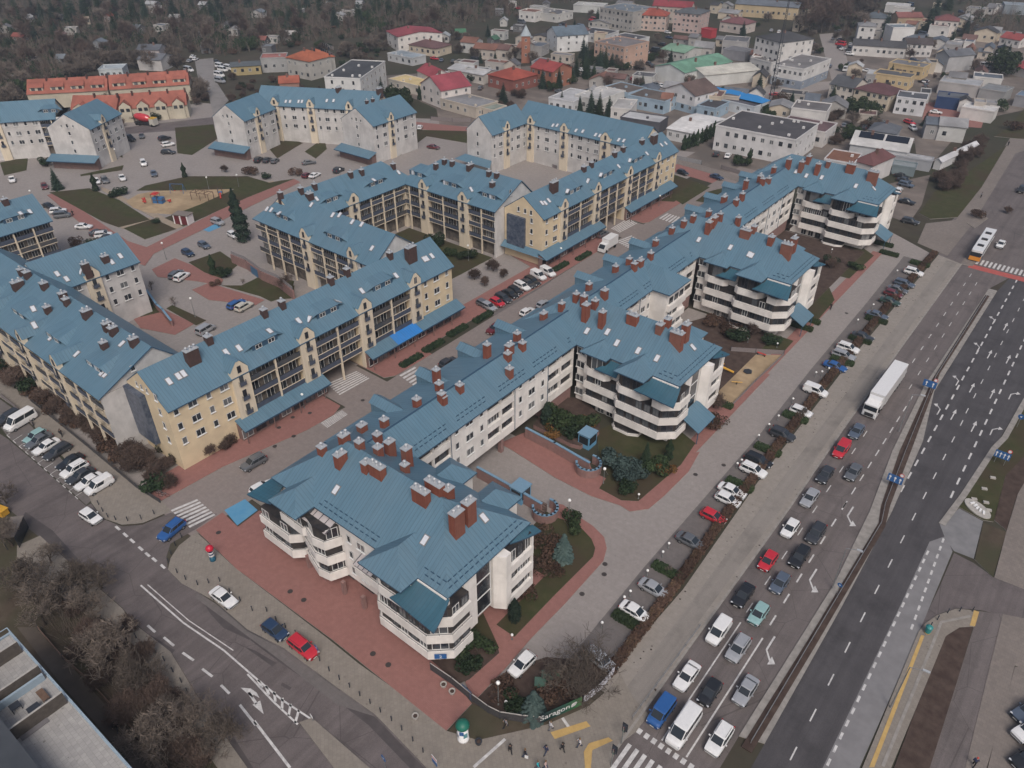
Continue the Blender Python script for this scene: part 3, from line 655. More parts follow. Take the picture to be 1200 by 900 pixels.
 if first: bay(-73.0,-67.2,3.1,0,0,0); bay(-55.3,-47.9,2.9,0,0,0)
 else: bay(-61.8,-56.4,1.4,0,0,0); bay(-53.9,-48.1,2.9,0,0,0)
 for xa in ((-60,-52) if first else (-52.5,)):
  yb = y1+0.5+3.0
  P = [(xa,y1,EAVE),(xa,yb,EAVE),(xa+5.2,yb,EAVE),(xa+5.2,y1,EAVE)]; A = (xa+2.6, yb-2.4, EAVE+1.75); B = (xa+2.6, y1-1.9, EAVE+1.75)
  m.add(P+[A,B], [(1,4,2),(0,5,4,1),(2,4,5,3)], 0)
  m.add(P+[(a,b,EAVE-0.22) for a,b,_ in P], [(0,1,5,4),(1,2,6,5),(2,3,7,6),(4,5,6,7)], 1)
  m.box(xa+0.5,xa+4.7,y1,yb-0.5,0,EAVE-0.2,2)
 o = m.build('roof', [BLUE, TRIM, WHITE], root); ROOFS.append(o)
 g = MB()
 for k in (0, 1):
  for j in range(40):
   x = -62.0+j*1.0+0.5*k
   if first and x < -75: continue
   if (-66.8 < x < -56.0 and first) or (x < -47.5 and x > -56 and first) or (not first and x < -47.4) or x > -44.2: continue
   yy = y0+0.25+0.55*k; z = EAVE+(yy-y0+0.35)*0.667+0.03; g.obox(x,yy,z-0.04,z+0.14,0.55,0.06,0,0)
  for j in range(16):
   yy = y0+0.8+j*0.95+0.45*k
   if yy > y1-0.8: continue
   x = -43.6-0.55*k; z = EAVE+(-43.0-x)*0.667+0.03; g.obox(x,yy,z-0.04,z+0.14,0.06,0.55,0,0)
 if first:
  for k in (0, 1):
   for j in range(11): x = -66.4+j*1.0+0.5*k; yy = y0+0.25+0.55*k; z = EAVE+(yy-y0+0.35)*0.667+0.03; g.obox(x,yy,z-0.04,z+0.14,0.55,0.06,0,0)
 g.build('snow_guard', TRIM, root)
 def skirt(c_in, c_l, c_tip, c_r, nm):
  s = MB(); N = 6; grid = []
  for i in range(N+1):
   t = i/N; a = Vector(c_in).lerp(Vector(c_r), t); b = Vector(c_l).lerp(Vector(c_tip), t); rowp = []
   for j in range(N+1):
    u = j/N; p = a.lerp(b, u); p.z = a.z + (b.z-a.z)*(1-(1-u)**1.7); rowp.append(p)
   grid.append(rowp)
  for i in range(N):
   for j in range(N):
    q = [grid[i][j], grid[i+1][j], grid[i+1][j+1], grid[i][j+1]]; s.add(q, [(0,3,2,1)], 0)
    s.add([p - Vector((0,0,0.16)) for p in q], [(0,1,2,3)], 1)
  edge = [grid[i][N] for i in range(N+1)]
  for i in range(N):
   s.add([edge[i], edge[i+1], edge[i+1]-Vector((0,0,0.2)), edge[i]-Vector((0,0,0.2))], [(0,1,2,3)], 1)
  e2 = [grid[N][j] for j in range(N+1)]
  for i in range(N): s.add([e2[i], e2[i+1], e2[i+1]-Vector((0,0,0.2)), e2[i]-Vector((0,0,0.2))], [(0,1,2,3)], 1)
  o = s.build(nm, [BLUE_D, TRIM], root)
  for f in o.data.polygons:
   pass
  return o
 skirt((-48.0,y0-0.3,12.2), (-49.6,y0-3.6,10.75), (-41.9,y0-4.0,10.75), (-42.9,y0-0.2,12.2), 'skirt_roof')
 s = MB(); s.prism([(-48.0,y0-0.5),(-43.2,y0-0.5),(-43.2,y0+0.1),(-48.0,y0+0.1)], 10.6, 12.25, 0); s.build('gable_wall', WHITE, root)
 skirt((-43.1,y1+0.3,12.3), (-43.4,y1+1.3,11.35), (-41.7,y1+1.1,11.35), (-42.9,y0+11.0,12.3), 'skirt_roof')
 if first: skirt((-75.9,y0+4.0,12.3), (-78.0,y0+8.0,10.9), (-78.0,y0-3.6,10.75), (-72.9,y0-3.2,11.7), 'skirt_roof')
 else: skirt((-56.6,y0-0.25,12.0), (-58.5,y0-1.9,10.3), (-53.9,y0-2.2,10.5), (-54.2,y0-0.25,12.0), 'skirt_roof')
 c = MB(); ya, yb = y0+2.4, y0+8.6
 if not first:
  c.add([(-43.4,ya,4.6),(-39.6,ya,2.7),(-39.6,yb,2.7),(-43.4,yb,4.6)], [(0,1,2,3)], 0); c.add([(-43.4,ya,4.45),(-39.6,ya,2.55),(-39.6,yb,2.55),(-43.4,yb,4.45)], [(3,2,1,0)], 1)
  c.box(-39.66,-39.6,ya,yb,2.5,2.7,1)
  for yy in (ya+0.3, yb-0.3): c.tube((-39.8,yy,0),(-39.8,yy,2.6),0.08,n=6,mi=1)
  c.build('entrance_canopy', [BLUE, TRIM], root)
 if not first:
  for z in (2.0, 4.9, 7.8, 10.6): put_win(root, -62.6, y0+0.06, z, 0, 1.7, 1.4, 2, world=True)
 return root
def wing(y0, y1, label, pas):
 root = thing('apartment_wing', label, 'apartment building', (-70.0, (y0+y1)/2, 0), 0, 'white wings between the blocks')
 L = y1-y0; m = MB(); xf, xb = -64.1, -76.0
 def seg(a, b, z0): m.box(xb, xf, y0+a, y0+b, z0, EAVE-0.2, 0)
 lo0, lo1, lr0, lr1 = 0.2, 7.5, L-7.6, L-0.2
 c0, c1 = L*0.41-0.2, L*0.41+6.6 if L > 35 else L*0.41+3.4
 for a, b in ((0, lo0), (lo1, c0), (c1, lr0), (lr1, L)):
  if b > a: seg(a, b, 3.3)
 for a, b in ((lo0, lo1), (c0, c1), (lr0, lr1)):
  m.box(xb, xf-0.5, y0+a, y0+b, 3.3, EAVE-0.2, 3)
  for z0, z1 in ((3.3,4.85),(6.55,7.75),(9.45,10.65)): m.box(xf-0.52, xf-0.002, y0+a, y0+b, z0, z1, 0)
  m.box(xf-0.52, xf-0.004, y0+a, y0+b, 12.05, EAVE-0.2, 0)
  n = 2 if b-a > 5 else 1
  for i in range(1, n):
   y = y0+a+(b-a)*i/n; m.box(xf-0.52, xf-0.006, y-0.13, y+0.13, 3.3, 12.1, 0)
 p0, p1 = pas
 m.box(xb+0.4, xf-0.3, y0, y0+p0, 0, 3.3, 2); m.box(xb+0.4, xf-0.3, y0+p1, y1, 0, 3.3, 2)
 m.build('wall', [WHITE, BALC, PINK, DGLZ], root)
 for yy in (p0+(p1-p0)*0.45,):
  for x in (xf-0.7, xf-6, xb+1):
   c = MB(); c.box(x-0.35, x+0.35, y0+yy-0.35, y0+yy+0.35, 0, 3.3, 0); c.build('column', PINK, root)
 for z in (5.1, 8.0, 10.9):
  for a, b in ((lo0, lo1), (c0, c1), (lr0, lr1)): glaze(root, (xf-0.47, y0+a+0.3), (xf-0.47, y0+b-0.3), z-0.15, z+1.1)
  zz = z+0.15
  gaps = ((lo1, c0), (c1, lr0))
  for a, b in gaps:
   w = b-a
   if w > 7:
    put_win(root, xf, y0+a+w*0.17, zz, R(90), 0.8, 1.25, 1, world=True); put_win(root, xf, y0+a+w*0.5, zz, R(90), 1.7, 1.3, 2, world=True); put_win(root, xf, y0+b-w*0.17, zz, R(90), 0.8, 1.25, 1, world=True)
   else:
    put_win(root, xf, y0+a+w*0.3, zz, R(90), 1.5, 1.3, 2, world=True); put_win(root, xf, y0+a+w*0.72, zz, R(90), 0.8, 1.25, 1, world=True)
 m = MB(); ya, yb = y0-6, y1+6
 m.add([(-63.5,ya,EAVE-0.02),(-63.5,yb,EAVE-0.02),(-68.6,yb,15.6),(-68.6,ya,15.6)], [(0,1,2,3)], 0)
 m.add([(-68.6,ya,15.6),(-68.6,yb,15.6),(-72.6,yb,14.1),(-72.6,ya,14.1)], [(0,1,2,3)], 0)
 m.add([(-72.6,ya,14.1),(-72.6,yb,14.1),(-77.0,yb,EAVE-0.1),(-77.0,ya,EAVE-0.1)], [(0,1,2,3)], 0)
 m.add([(-63.5,ya,EAVE-0.02),(-63.5,yb,EAVE-0.02),(-63.5,yb,EAVE-0.25),(-63.5,ya,EAVE-0.25)], [(3,2,1,0)], 1)
 m.add([(-63.5,ya,EAVE-0.25),(-63.5,yb,EAVE-0.25),(-77,yb,EAVE-0.27),(-77,ya,EAVE-0.27)], [(3,2,1,0)], 1)
 m.box(-68.72,-68.48,ya,yb,15.55,15.68,1)
 n = 4 if L > 35 else 3
 for i in range(n):
  yc = y0+L*(i+0.5)/n; hw = 1.3
  A = (-70.6,yc,14.75); B = (-77.6,yc,14.75)
  m.add([(-72.8,yc-hw,13.8),(-77.6,yc-hw,13.8),B,A], [(0,1,2,3)], 0); m.add([(-72.8,yc+hw,13.8),(-77.6,yc+hw,13.8),B,A], [(3,2,1,0)], 0)
  m.box(-77.3,-73,yc-hw+0.15,yc+hw-0.15,11,13.75,0)
  m.add([(-77.4,yc-hw,13.75),(-77.4,yc+hw,13.75),(-77.4,yc,14.7)], [(0,1,2)], 2)
 o = m.build('roof', [BLUE, TRIM, WHITE], root); ROOFS.append(o)
 g = MB(); y = y0+0.8
 while y < y1-1:
  if (y-y0) % 9.5 < 7.0:
   for k, off in ((0, 0.0), (1, 0.45)):
    x = -64.3-0.55*k-0.1; z = EAVE+(-63.5-x)*0.609+0.02
    g.obox(x, y+off, z-0.03, z+0.13, 0.06, 0.55, 0, 0)
  y += 1.0
 g.build('snow_guard', TRIM, root)
 g = MB()
 for a in (lo1+0.12, c1+0.1, lr0-0.1): g.tube((xf+0.06,y0+a,3.3),(xf+0.06,y0+a,EAVE-0.3),0.06,n=5)
 g.build('downpipe', TRIM, root)
 return root
T1 = tower(41.7, 56.6, 'nearest white blue-roofed corner block with shops facing the red plaza', True)
T2 = tower(97.0, 111.4, 'second white blue-roofed block, beside the curved stair wall and the sandy playground')
T3 = tower(142.8, 157.3, 'third white blue-roofed block, overlooking the sandy playground from its far side')
T4 = tower(197.0, 210.4, 'farthest white blue-roofed block, with dark blue screens on one balcony band')
wing(57.0, 96.9, 'white wing with the wide drive-through passage beside the nearest block', (10.5, 32.0))
W2 = wing(111.8, 142.6, 'short white wing between the second and third blocks', (11, 18))
m = MB(); m.box(-64.2,-60.6,123.6,131.1,0,EAVE-0.2,0)
for zt in TOPS[1:]: m.box(-60.62,-60.0,124.2,131.1,zt-1.4,zt,0); m.box(-63.0,-60.58,131.1,131.6,zt-1.4,zt,0)
m.build('projecting_bay', [WHITE], W2)
m = MB(); P = [(-70,123.0,EAVE),(-59.7,123.0,EAVE),(-59.7,131.8,EAVE),(-70,131.8,EAVE)]
m.add(P+[(-69,127.4,15.5),(-64.1,127.4,15.5)], [(0,1,5,4),(1,2,5),(2,3,4,5)], 0); m.add(P+[(a,b,EAVE-0.22) for a,b,_ in P], [(0,4,5,1),(1,5,6,2),(2,6,7,3),(4,7,6,5)], 1)
ROOFS.append(m.build('bay_roof', [BLUE, TRIM], W2))
for zt in TOPS[1:]: glaze(W2, (-60.57,124.6), (-60.57,130.9), zt-0.1, zt+1.35)
wing(157.6, 196.8, 'white wing behind the yellow-floored terrace, leading to the farthest block', (16, 22))
RAILB = M('blue_grey_railing', (0.055,0.07,0.105), (0.085,0.095,0.125), 1.0, 0.6)
SHOPB = M('shop_base', (0.21,0.135,0.12), (0.16,0.11,0.10), 1.0)
def gable_roof(m, x0, x1, D, ze, zr, oh=0.5, hipL=0, hipR=0, mi=0, tri=1, rp=None):
 ym = rp or D/2; ya, yb = -oh, D+oh; zo = ze - oh*(zr-ze)/ym
 A = (x0+hipL, ym, zr); B = (x1-hipR, ym, zr)
 P = [(x0,ya,zo),(x1,ya,zo),(x1,yb,zo),(x0,yb,zo)]
 F = [(0,1,5,4),(2,3,4,5)]
 if hipL: F.append((3,0,4))
 if hipR: F.append((1,2,5))
 m.add(P+[A,B], F, mi)
 Q = [(a,b,c-0.2) for a,b,c in P]+[(A[0],A[1],A[2]-0.2),(B[0],B[1],B[2]-0.2)]
 m.add(Q, [tuple(reversed(f)) for f in F], tri)
 m.add(P+Q[:4], [(0,4,5,1),(2,6,7,3)], tri)
 if not hipL: m.add([P[0],P[3],A,Q[0],Q[3],Q[4]], [(0,2,5,3),(2,1,4,5)], tri)
 if not hipR: m.add([P[1],P[2],B,Q[1],Q[2],Q[5]], [(0,3,5,2),(2,5,4,1)], tri)
def row(label, ox, oy, rz, L, D, segs, wallmat=YELLOW, ridge=17.0, eave=12.5, passages=(), canopy=None, hipL=0, hipR=0, gableL=None, gableR=None, group='cream blocks behind the street', back=False, base=0.0, floors=(3.9,6.8,9.7), x0=0.0, rp=None):
 rp = rp or D/2
 root = thing('apartment_building', label, 'apartment building', (ox, oy, 0), rz, group)
 def zlow(a, b):
  for p0, p1 in passages:
   if a < p1-0.01 and b > p0+0.01: return True
  return False
 m = MB(); rec = 1.1
 cuts = sorted(set([s[1] for s in segs]+[s[2] for s in segs]+[p for q in passages for p in q]))
 for kind, a, b in segs:
  zb = 3.3 if zlow(a, b) else 0.0
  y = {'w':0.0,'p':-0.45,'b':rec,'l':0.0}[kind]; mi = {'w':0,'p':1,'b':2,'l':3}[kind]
  if kind == 'p':
   m.box(a, b, y, 0.4, zb, eave+0.75, mi)
   c = (a+b)/2; hw = (b-a)/2
   m.add([(a,y,eave+0.75),(b,y,eave+0.75),(b,0.4,eave+0.75),(a,0.4,eave+0.75),(c-hw*0.22,y,eave+2.35),(c+hw*0.22,y,eave+2.35),(c-hw*0.22,0.4,eave+2.35),(c+hw*0.22,0.4,eave+2.35)],
     [(0,1,5,4),(3,6,7,2),(0,4,6,3),(1,2,7,5),(4,5,7,6)], mi)
   m.box(a, b, 0.4, D, zb, eave-0.1, 0)
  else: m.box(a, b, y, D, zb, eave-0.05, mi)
  if kind == 'b': m.box(a, b, 0.05, rec, eave-0.35, eave-0.06, 1)
 for xg, mt, flag in ((segs[0][1], gableL, hipL), (segs[-1][2], gableR, hipR)):
  if mt is not None and not flag:
   mi = {'y':0,'g':3,'c':1}[mt]
   e = 0.001 if xg == segs[0][1] else -0.001
   m.add([(xg+e,0.0,eave-0.1),(xg+e,D,eave-0.1),(xg+e,rp,ridge-0.25)], [(2,1,0) if e > 0 else (0,1,2)], mi)
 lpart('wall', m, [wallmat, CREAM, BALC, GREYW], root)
 m = MB(); gable_roof(m, segs[0][1]-(0.0 if gableL else 0.3), segs[-1][2]+0.35, D, eave, ridge, 0.5, hipL, hipR, rp=rp)
 sl = (ridge-eave)/rp
 for kind, a, b in segs:
  if kind == 'p':
   c = (a+b)/2; hw = (b-a)/2+0.12; z0 = eave+0.78; z1 = eave+2.42
   yb0 = (z0-eave)/sl; yb1 = (z1-eave)/sl
   m.add([(c-hw,-0.5,z0),(c-hw*0.22,-0.5,z1),(c-hw*0.22,yb1+0.2,z1),(c-hw,yb0+0.2,z0)], [(0,1,2,3)], 0)
   m.add([(c+hw,-0.5,z0),(c+hw*0.22,-0.5,z1),(c+hw*0.22,yb1+0.2,z1),(c+hw,yb0+0.2,z0)], [(3,2,1,0)], 0)
   m.add([(c-hw*0.22,-0.5,z1),(c+hw*0.22,-0.5,z1),(c+hw*0.22,yb1+0.2,z1),(c-hw*0.22,yb1+0.2,z1)], [(0,1,2,3)], 0)
 dorm = []
 for kind, a, b in segs:
  if kind == 'b' and b-a > 5:
   c = (a+b)/2; hw = min(2.6,(b-a)/2-1.2); z0 = eave+1.35; y0_ = (z0-eave)/sl; z1 = z0+1.05; y1_ = (z1+0.75-eave)/sl
   m.add([(c-hw,y0_-0.25,z1),(c+hw,y0_-0.25,z1),(c+hw*0.8,y1_,z1+0.75),(c-hw*0.8,y1_,z1+0.75)], [(0,1,2,3)], 0)
   m.add([(c-hw,y0_-0.25,z1),(c-hw*0.8,y1_,z1+0.75),(c-hw-1.6,y0_+0.3,eave+sl*(y0_+0.3))], [(0,1,2)], 0)
   m.add([(c+hw,y0_-0.25,z1),(c+hw*0.8,y1_,z1+0.75),(c+hw+1.6,y0_+0.3,eave+sl*(y0_+0.3))], [(2,1,0)], 0)
   m.add([(c-hw,y0_-0.05,z0-0.2),(c+hw,y0_-0.05,z0-0.2),(c+hw,y0_-0.05,z1),(c-hw,y0_-0.05,z1)], [(0,1,2,3)], 1)
   dorm.append((c-hw*0.5, y0_-0.06, z0-0.02)); dorm.append((c+hw*0.5, y0_-0.06, z0-0.02))
 o = lpart('roof', m, [BLUE, TRIM], root); ROOFS.append(o)
 for x, y, z in dorm: put_win(root, x, y, z, 0, 1.3, 0.85, 2, FRAME, False, name='dormer_window')
 for kind, a, b in segs:
  c = (a+b)/2
  if kind in 'wl':
   n = max(1, int((b-a)/2.7))
   for z in floors:
    for i in range(n):
     x = a+(b-a)*(i+0.5)/n; wide = (i % 2 == 1) if n > 1 else True
     put_win(root, x, 0, z+0.95, 0, 1.6 if wide else 0.85, 1.3, 2 if wide else 1)
  elif kind == 'p':
   for z in floors:
    put_win(root, c, -0.45, z+0.5, 0, 0.75, 1.9, 1, DARKF, False)
    r = MB(); rail_mesh(r, [(c-0.62,-0.5),(c-0.62,-0.8),(c+0.62,-0.8),(c+0.62,-0.5)], z+0.4, z+1.35); r.box(c-0.6,c+0.6,-0.8,-0.77,z+0.45,z+1.2,0); lpart('railing', r, RAILB, root)
   put_win(root, c, -0.45, eave+0.2, 0, 0.7, 1.3, 1, DARKF, False)
  elif kind == 'b':
   nb = max(1, round((b-a)/4.6)); w = (b-a)/nb
   for k in range(nb):
    xa, xb = a+k*w, a+(k+1)*w
    for z in floors:
     q = MB(); q.box(xa+0.05, xb-0.05, -0.12, rec-0.02, z-0.12, z+0.06, 1)
     q.box(xa+0.1, xb-0.1, -0.14, -0.08, z+0.1, z+1.08, 0); q.box(xa+0.06, xb-0.06, -0.17, -0.05, z+1.08, z+1.14, 1 if rng.random()<0.3 else 2)
     lpart('balcony', q, [RAILB if rng.random() < 0.75 else SCREEN, CREAM, DARKF], root)
     nn = 2
     for i in range(nn): put_win(root, xa+w*(i+0.5)/nn, rec, z+0.2, 0, w/nn*0.6, 2.0, 2, FRAME, False)
    if k:
     q = MB(); q.box(xa-0.16, xa+0.16, -0.3, 0.05, 0 if not zlow(a,b) else 0, eave-0.3, 0); lpart('pillar', q, [CREAM], root)
 if canopy:
  for c0, c1 in canopy:
   q = MB(); q.add([(c0,0,4.05),(c1,0,4.05),(c1,-2.6,2.85),(c0,-2.6,2.85)], [(3,2,1,0)], 0)
   q.add([(c0,0,3.9),(c1,0,3.9),(c1,-2.6,2.7),(c0,-2.6,2.7)], [(0,1,2,3)], 1); q.box(c0,c1,-2.66,-2.6,2.6,2.88,1)
   q.add([(c0,0,4.05),(c0,0,3.9),(c0,-2.6,2.7),(c0,-2.6,2.85)], [(0,1,2,3)], 1); q.add([(c1,0,4.05),(c1,0,3.9),(c1,-2.6,2.7),(c1,-2.6,2.85)], [(3,2,1,0)], 1)
   lpart('shop_canopy', q, [BLUE, TRIM], root)
   q = MB(); q.box(c0+0.1, c1-0.1, -1.2, -0.02, 0, 3.3, 0); lpart('shop_base', q, SHOPB, root)
   x = c0+1.2
   while x < c1-1.2:
    put_win(root, x, -1.2, 0.5, 0, 2.1, 1.9, 2, DARKF if rng.random()<0.6 else FRAME, False, name='shop_window'); x += 2.7
   x = c0+0.3
   while x < c1:
    q = MB(); q.tube((x,-2.45,0),(x,-2.45,2.75),0.09,n=6); lpart('canopy_post', q, SHOPB, root); x += 5.6
 return root
def gable_windows(root, x, D, side, rows, cols, w=0.8, h=1.3):
 a = R(-90) if side < 0 else R(90)
 for z in rows:
  for y in cols: put_win(root, x, y, z, a, w, h, 1)
SEG1 = [('w',0,11.6),('p',11.6,14.9),('b',14.9,25.6),('p',25.6,28.9),('b',28.9,39.4),('p',39.4,42.7),('b',42.7,53.0),('p',53.0,56.0),('w',56.0,65.5)]
RL1 = row('cream street block whose shop canopy has a bright blue middle stretch', -102.2, 40.7, R(90), 65.5, 12.3, SEG1, YELLOW, 17.0, passages=((28.9,39.4),), canopy=((10.5,29.3),(39.6,66.5)), gableL='y', gableR='y')
gable_windows(RL1, 0, 12.3, -1, (4.8,7.7,10.4,13.2), (2.2,)); gable_windows(RL1, 0, 12.3, -1, (13.6,), (4.6,6.2,7.6), 0.6, 1.0)
q = MB(); q.box(-0.9, 0.02, 6.0, 11.8, 2.8, 12.6, 0); lpart('glazed_balconies', q, M('dark_glazing', (0.035,0.05,0.085), (0.12,0.14,0.18), 1.4, 0.3), RL1)
q = MB(); q.add([(46.5,-0.02,4.075),(53.5,-0.02,4.075),(53.5,-2.61,2.875),(46.5,-2.61,2.875)], [(3,2,1,0)], 0); lpart('bright_canopy_sheet', q, BLUE_B, RL1)
SEG2 = [('w',0,7.0),('p',7.0,10.0),('b',10.0,21.5),('p',21.5,24.5),('b',24.5,37),('p',37,40),('b',40,52),('p',52,55),('w',55,65)]
RL2 = row('cream street block farther along, its gable facing the round shrubs', -102.2, 138.0, R(90), 65.0, 11.6, SEG2, YELLOW, 16.6, passages=((24.5,37),), canopy=((-1.5,24.8),(37,63)), gableL='y', gableR='y')
gable_windows(RL2, 0, 11.6, -1, (4.8,7.7,10.4), (3.2,)); gable_windows(RL2, 0, 11.6, -1, (12.4,), (3.4,5.2,7.2), 0.7, 1.2)
q = MB(); q.box(-0.7, 0.02, 5.0, 10.4, 3.0, 11.2, 0); lpart('glazed_balconies', q, M('dark_glazing', (0.035,0.05,0.085), (0.12,0.14,0.18), 1.4, 0.3), RL2)
q = MB(); q.add([(-1.5,-2.6,2.85),(0.0,-0.2,4.0),(0.0,11.6,4.0),(-1.8,11.6,2.85)], [(0,3,2,1)], 0); lpart('shop_canopy', q, [BLUE], RL2)
RM = row('dark-railed block by the left car park, with a bare white end wall', -178.0, 36.0, 0, 64.5, 14.8, [('b',0,9),('p',9,11.5),('b',11.5,22),('p',22,24.5),('b',24.5,36),('p',36,38.5),('b',38.5,49),('p',49,51.5),('b',51.5,64.5)], GREYW, 17.2, gableR='g', rp=10.0)
q = MB(); q.box(64.1, 64.55, 0.0, 14.8, 0, 12.4, 0); lpart('end_wall', q, GREYW, RM)
put_win(RM, 64.55, 6.2, 14.3, R(90), 0.8, 1.1, 1)
RN = row('pale block with a cream stair tower behind the left car park block', -155.5, 47.0, R(90), 18.8, 12.5, [('l',0,7.5),('p',7.5,10.5),('l',10.5,18.8)], GREYW, 17.0, gableL='g', gableR='g')
RO = row('cream-gabled block at the left edge with a bright blue verge', -192.3, 34.0, R(90), 30.5, 12.5, [('b',0,14),('p',14,17.5),('b',17.5,30.5)], CREAM, 17.2, gableL='c', gableR='c')
RP = row('courtyard block with rows of blue balconies behind the tall evergreen', -156.0, 95.7, 0, 41.5, 13.0, [('b',0,17.5),('p',17.5,20.5),('b',20.5,33.5),('p',33.5,36.0),('w',36.0,41.5)], GREYW, 17.4, hipL=5.5, gableR='g')
RQ = row('short courtyard block closing the far side of the lawn', -144.9, 100.0, R(90), 38.0, 12.0, [('w',0,8.5),('b',8.5,15),('p',15,18.3),('b',18.3,34.4),('w',34.4,38)], CREAM, 17.4, gableL='c', hipR=6)
RS = row('cream courtyard block behind the lawn, with a grey end wall', -147.0, 134.6, 0, 33.0, 14.8, [('b',0,7.5),('p',7.5,10.4),('b',10.4,21.2),('p',21.2,24.4),('b',24.4,33.0)], CREAM, 17.2, hipL=7, gableR='g', rp=10.0)
q = MB(); q.box(32.6, 33.05, 0.0, 14.8, 0, 12.4, 0); lpart('end_wall', q, GREYW, RS)
put_win(RS, 33.05, 5.8, 14.6, R(90), 0.7, 1.4, 1)
RT = row('long white block with a cream stair tower at the back of the estate', -158.0, 197.5, 0, 46.5, 13.0, [('l',0,5),('p',5,7.6),('l',7.6,18),('p',18,21),('l',21,33),('p',33,36.5),('w',36.5,46.5)], GREYW, 17.2, gableL='c', gableR='c', group='white blocks at the back of the estate')
RTW = row('white gabled wing with one small balcony at the back of the estate', -154.0, 180.5, R(90), 18.0, 10.0, [('l',0,6),('p',6,8.6),('l',8.6,18)], GREYW, 17.0, gableL='g', gableR='g', group='white blocks at the back of the estate')
gable_windows(RTW, 0, 10, -1, (4.8,7.8,10.8), (5.6,));
q = MB(); q.add([(-3.2,-2,3.0),(-0.02,0,4.2),(-0.02,11,4.2),(-3.2,13,3.0)], [(0,3,2,1)], 0); lpart('entrance_canopy', q, [BLUE], RTW)
def crescent(label, ox, oy, rz, L, wl, wr, lab_l, lab_r):
 r = row(label, ox, oy, rz, L, 12.5, [('l',0,L*0.20),('p',L*0.20,L*0.20+2.6),('l',L*0.20+2.6,L*0.45),('p',L*0.45,L*0.45+2.8),('l',L*0.45+2.8,L*0.72),('p',L*0.72,L*0.72+2.6),('l',L*0.72+2.6,L)], GREYW, 17.0, gableL='c', gableR='c', group='crescent blocks round the playground')
 return r
def gwing(label, ox, oy, rz, L, W=11.0, canopy=True):
 """gable-ended wing: gable front at its x=0 end"""
 r = row(label, ox, oy, rz, L, W, [('l',0,L*0.35),('p',L*0.35,L*0.35+2.4),('l',L*0.35+2.4,L)], GREYW, 16.8, gableL='g', gableR='g', group='crescent blocks round the playground')
 gable_windows(r, 0, W, -1, (4.6,7.4,10.2,12.6), (W*0.5,), 0.8, 1.2); gable_windows(r, 0, W, -1, (12.7,), (W*0.36,W*0.64), 0.6, 0.8)
 if canopy:
  q = MB(); q.add([(-3.6,-1,2.9),(-0.02,-1,4.1),(-0.02,W+1.5,4.1),(-3.6,W+1.5,2.9)], [(0,3,2,1)], 0); q.box(-3.66,-3.6,-1,W+1.5,2.65,2.92,1); lpart('shop_canopy', q, [BLUE, TRIM], r)
  q = MB(); q.box(-1.8,0,-0.4,W+0.8,0,3.2,0); lpart('shop_base', q, SHOPB, r)
 return r
ua = R(27); ca, sa = math.cos(ua), math.sin(ua)
U0 = G(322, 168);
def at_eave(px, py): return G(px, py, 12.5)
a = at_eave(318,122); b = at_eave(407,127)
uang = math.atan2(b.y-a.y, b.x-a.x); ux = Vector((math.cos(uang), math.sin(uang), 0)); uy = Vector((-ux.y, ux.x, 0))
o = a - ux*6
RU = row('white crescent block with a blue stair tower on its forecourt', o.x, o.y, uang, (b-a).length+16, 12.5, [('l',0,6),('p',6,8.6),('l',8.6,19),('p',19,21.6),('l',21.6,33),('p',33,35.4),('w',35.4,(b-a).length+16)], GREYW, 17.0, gableL='c', gableR='c', group='crescent blocks round the playground')
def wing_at(label, pl, pr, deep):
 """gable front seen between eave pixels pl and pr; the wing runs away from the viewer"""
 l, r_ = at_eave(*pl), at_eave(*pr); ang = math.atan2(r_.y-l.y, r_.x-l.x); W = (r_-l).length
 return gwing(label, r_.x, r_.y, ang+R(90), deep, W)
wing_at('white gabled wing at the left end of the far crescent block', (249,136), (285,141), 16)
wing_at('white gabled wing at the right end of the far crescent block', (400,138), (436,147), 20)
a = at_eave(-60,146); b = at_eave(40,139.5)
ang = math.atan2(b.y-a.y, b.x-a.x)
RX = row('white crescent block at the left edge of the square', a.x, a.y, ang, (b-a).length+6, 12.5, [('l',0,12),('p',12,14.6),('l',14.6,26),('b',26,33),('l',33,(b-a).length+6)], GREYW, 17.0, gableL='c', gableR='c', group='crescent blocks round the playground')
wing_at('white gabled wing with a tall cross of windows at the left edge of the square', (55,149), (104,151), 18)
from mathutils.bvhtree import BVHTree
BVHS = []
for o in ROOFS:
 mw = W4(o); BVHS.append(BVHTree.FromPolygons([mw @ v.co for v in o.data.vertices], [tuple(p.vertices) for p in o.data.polygons]))
def owner(px, py):
 d = (_f*FPX + _r*(px-600.0) - _u*(py-450.0)).normalized(); best = (1e9, None, None)
 for o, bv in zip(ROOFS, BVHS):
  h = bv.ray_cast(Vector((0,0,CAM_H)), d)
  if h[0] is not None and h[3] < best[0]: best = (h[3], o, h)
 return best[1], best[2]
def chimney_mesh(w, l, h, mat, key):
 k = ('ch', round(w,1), round(l,1), round(h,1), mat.name)
 if k not in _wm:
  m = MB(); m.box(-w/2,w/2,-l/2,l/2,-2.0,h,0); m.box(-w/2-0.08,w/2+0.08,-l/2-0.08,l/2+0.08,h,h+0.12,1)
  n = max(1, int(l/0.7))
  for i in range(n):
   y = -l/2+l*(i+0.5)/n; m.tube((0,y,h+0.1),(0,y,h+0.55),0.13,0.13,8,1); m.lathe([(0.24,0.55),(0.24,0.62),(0.03,0.78)],8,(0,y,h),1)
  _wm[k] = m.mesh('chimney', [mat, ZINC])
 return _wm[k]
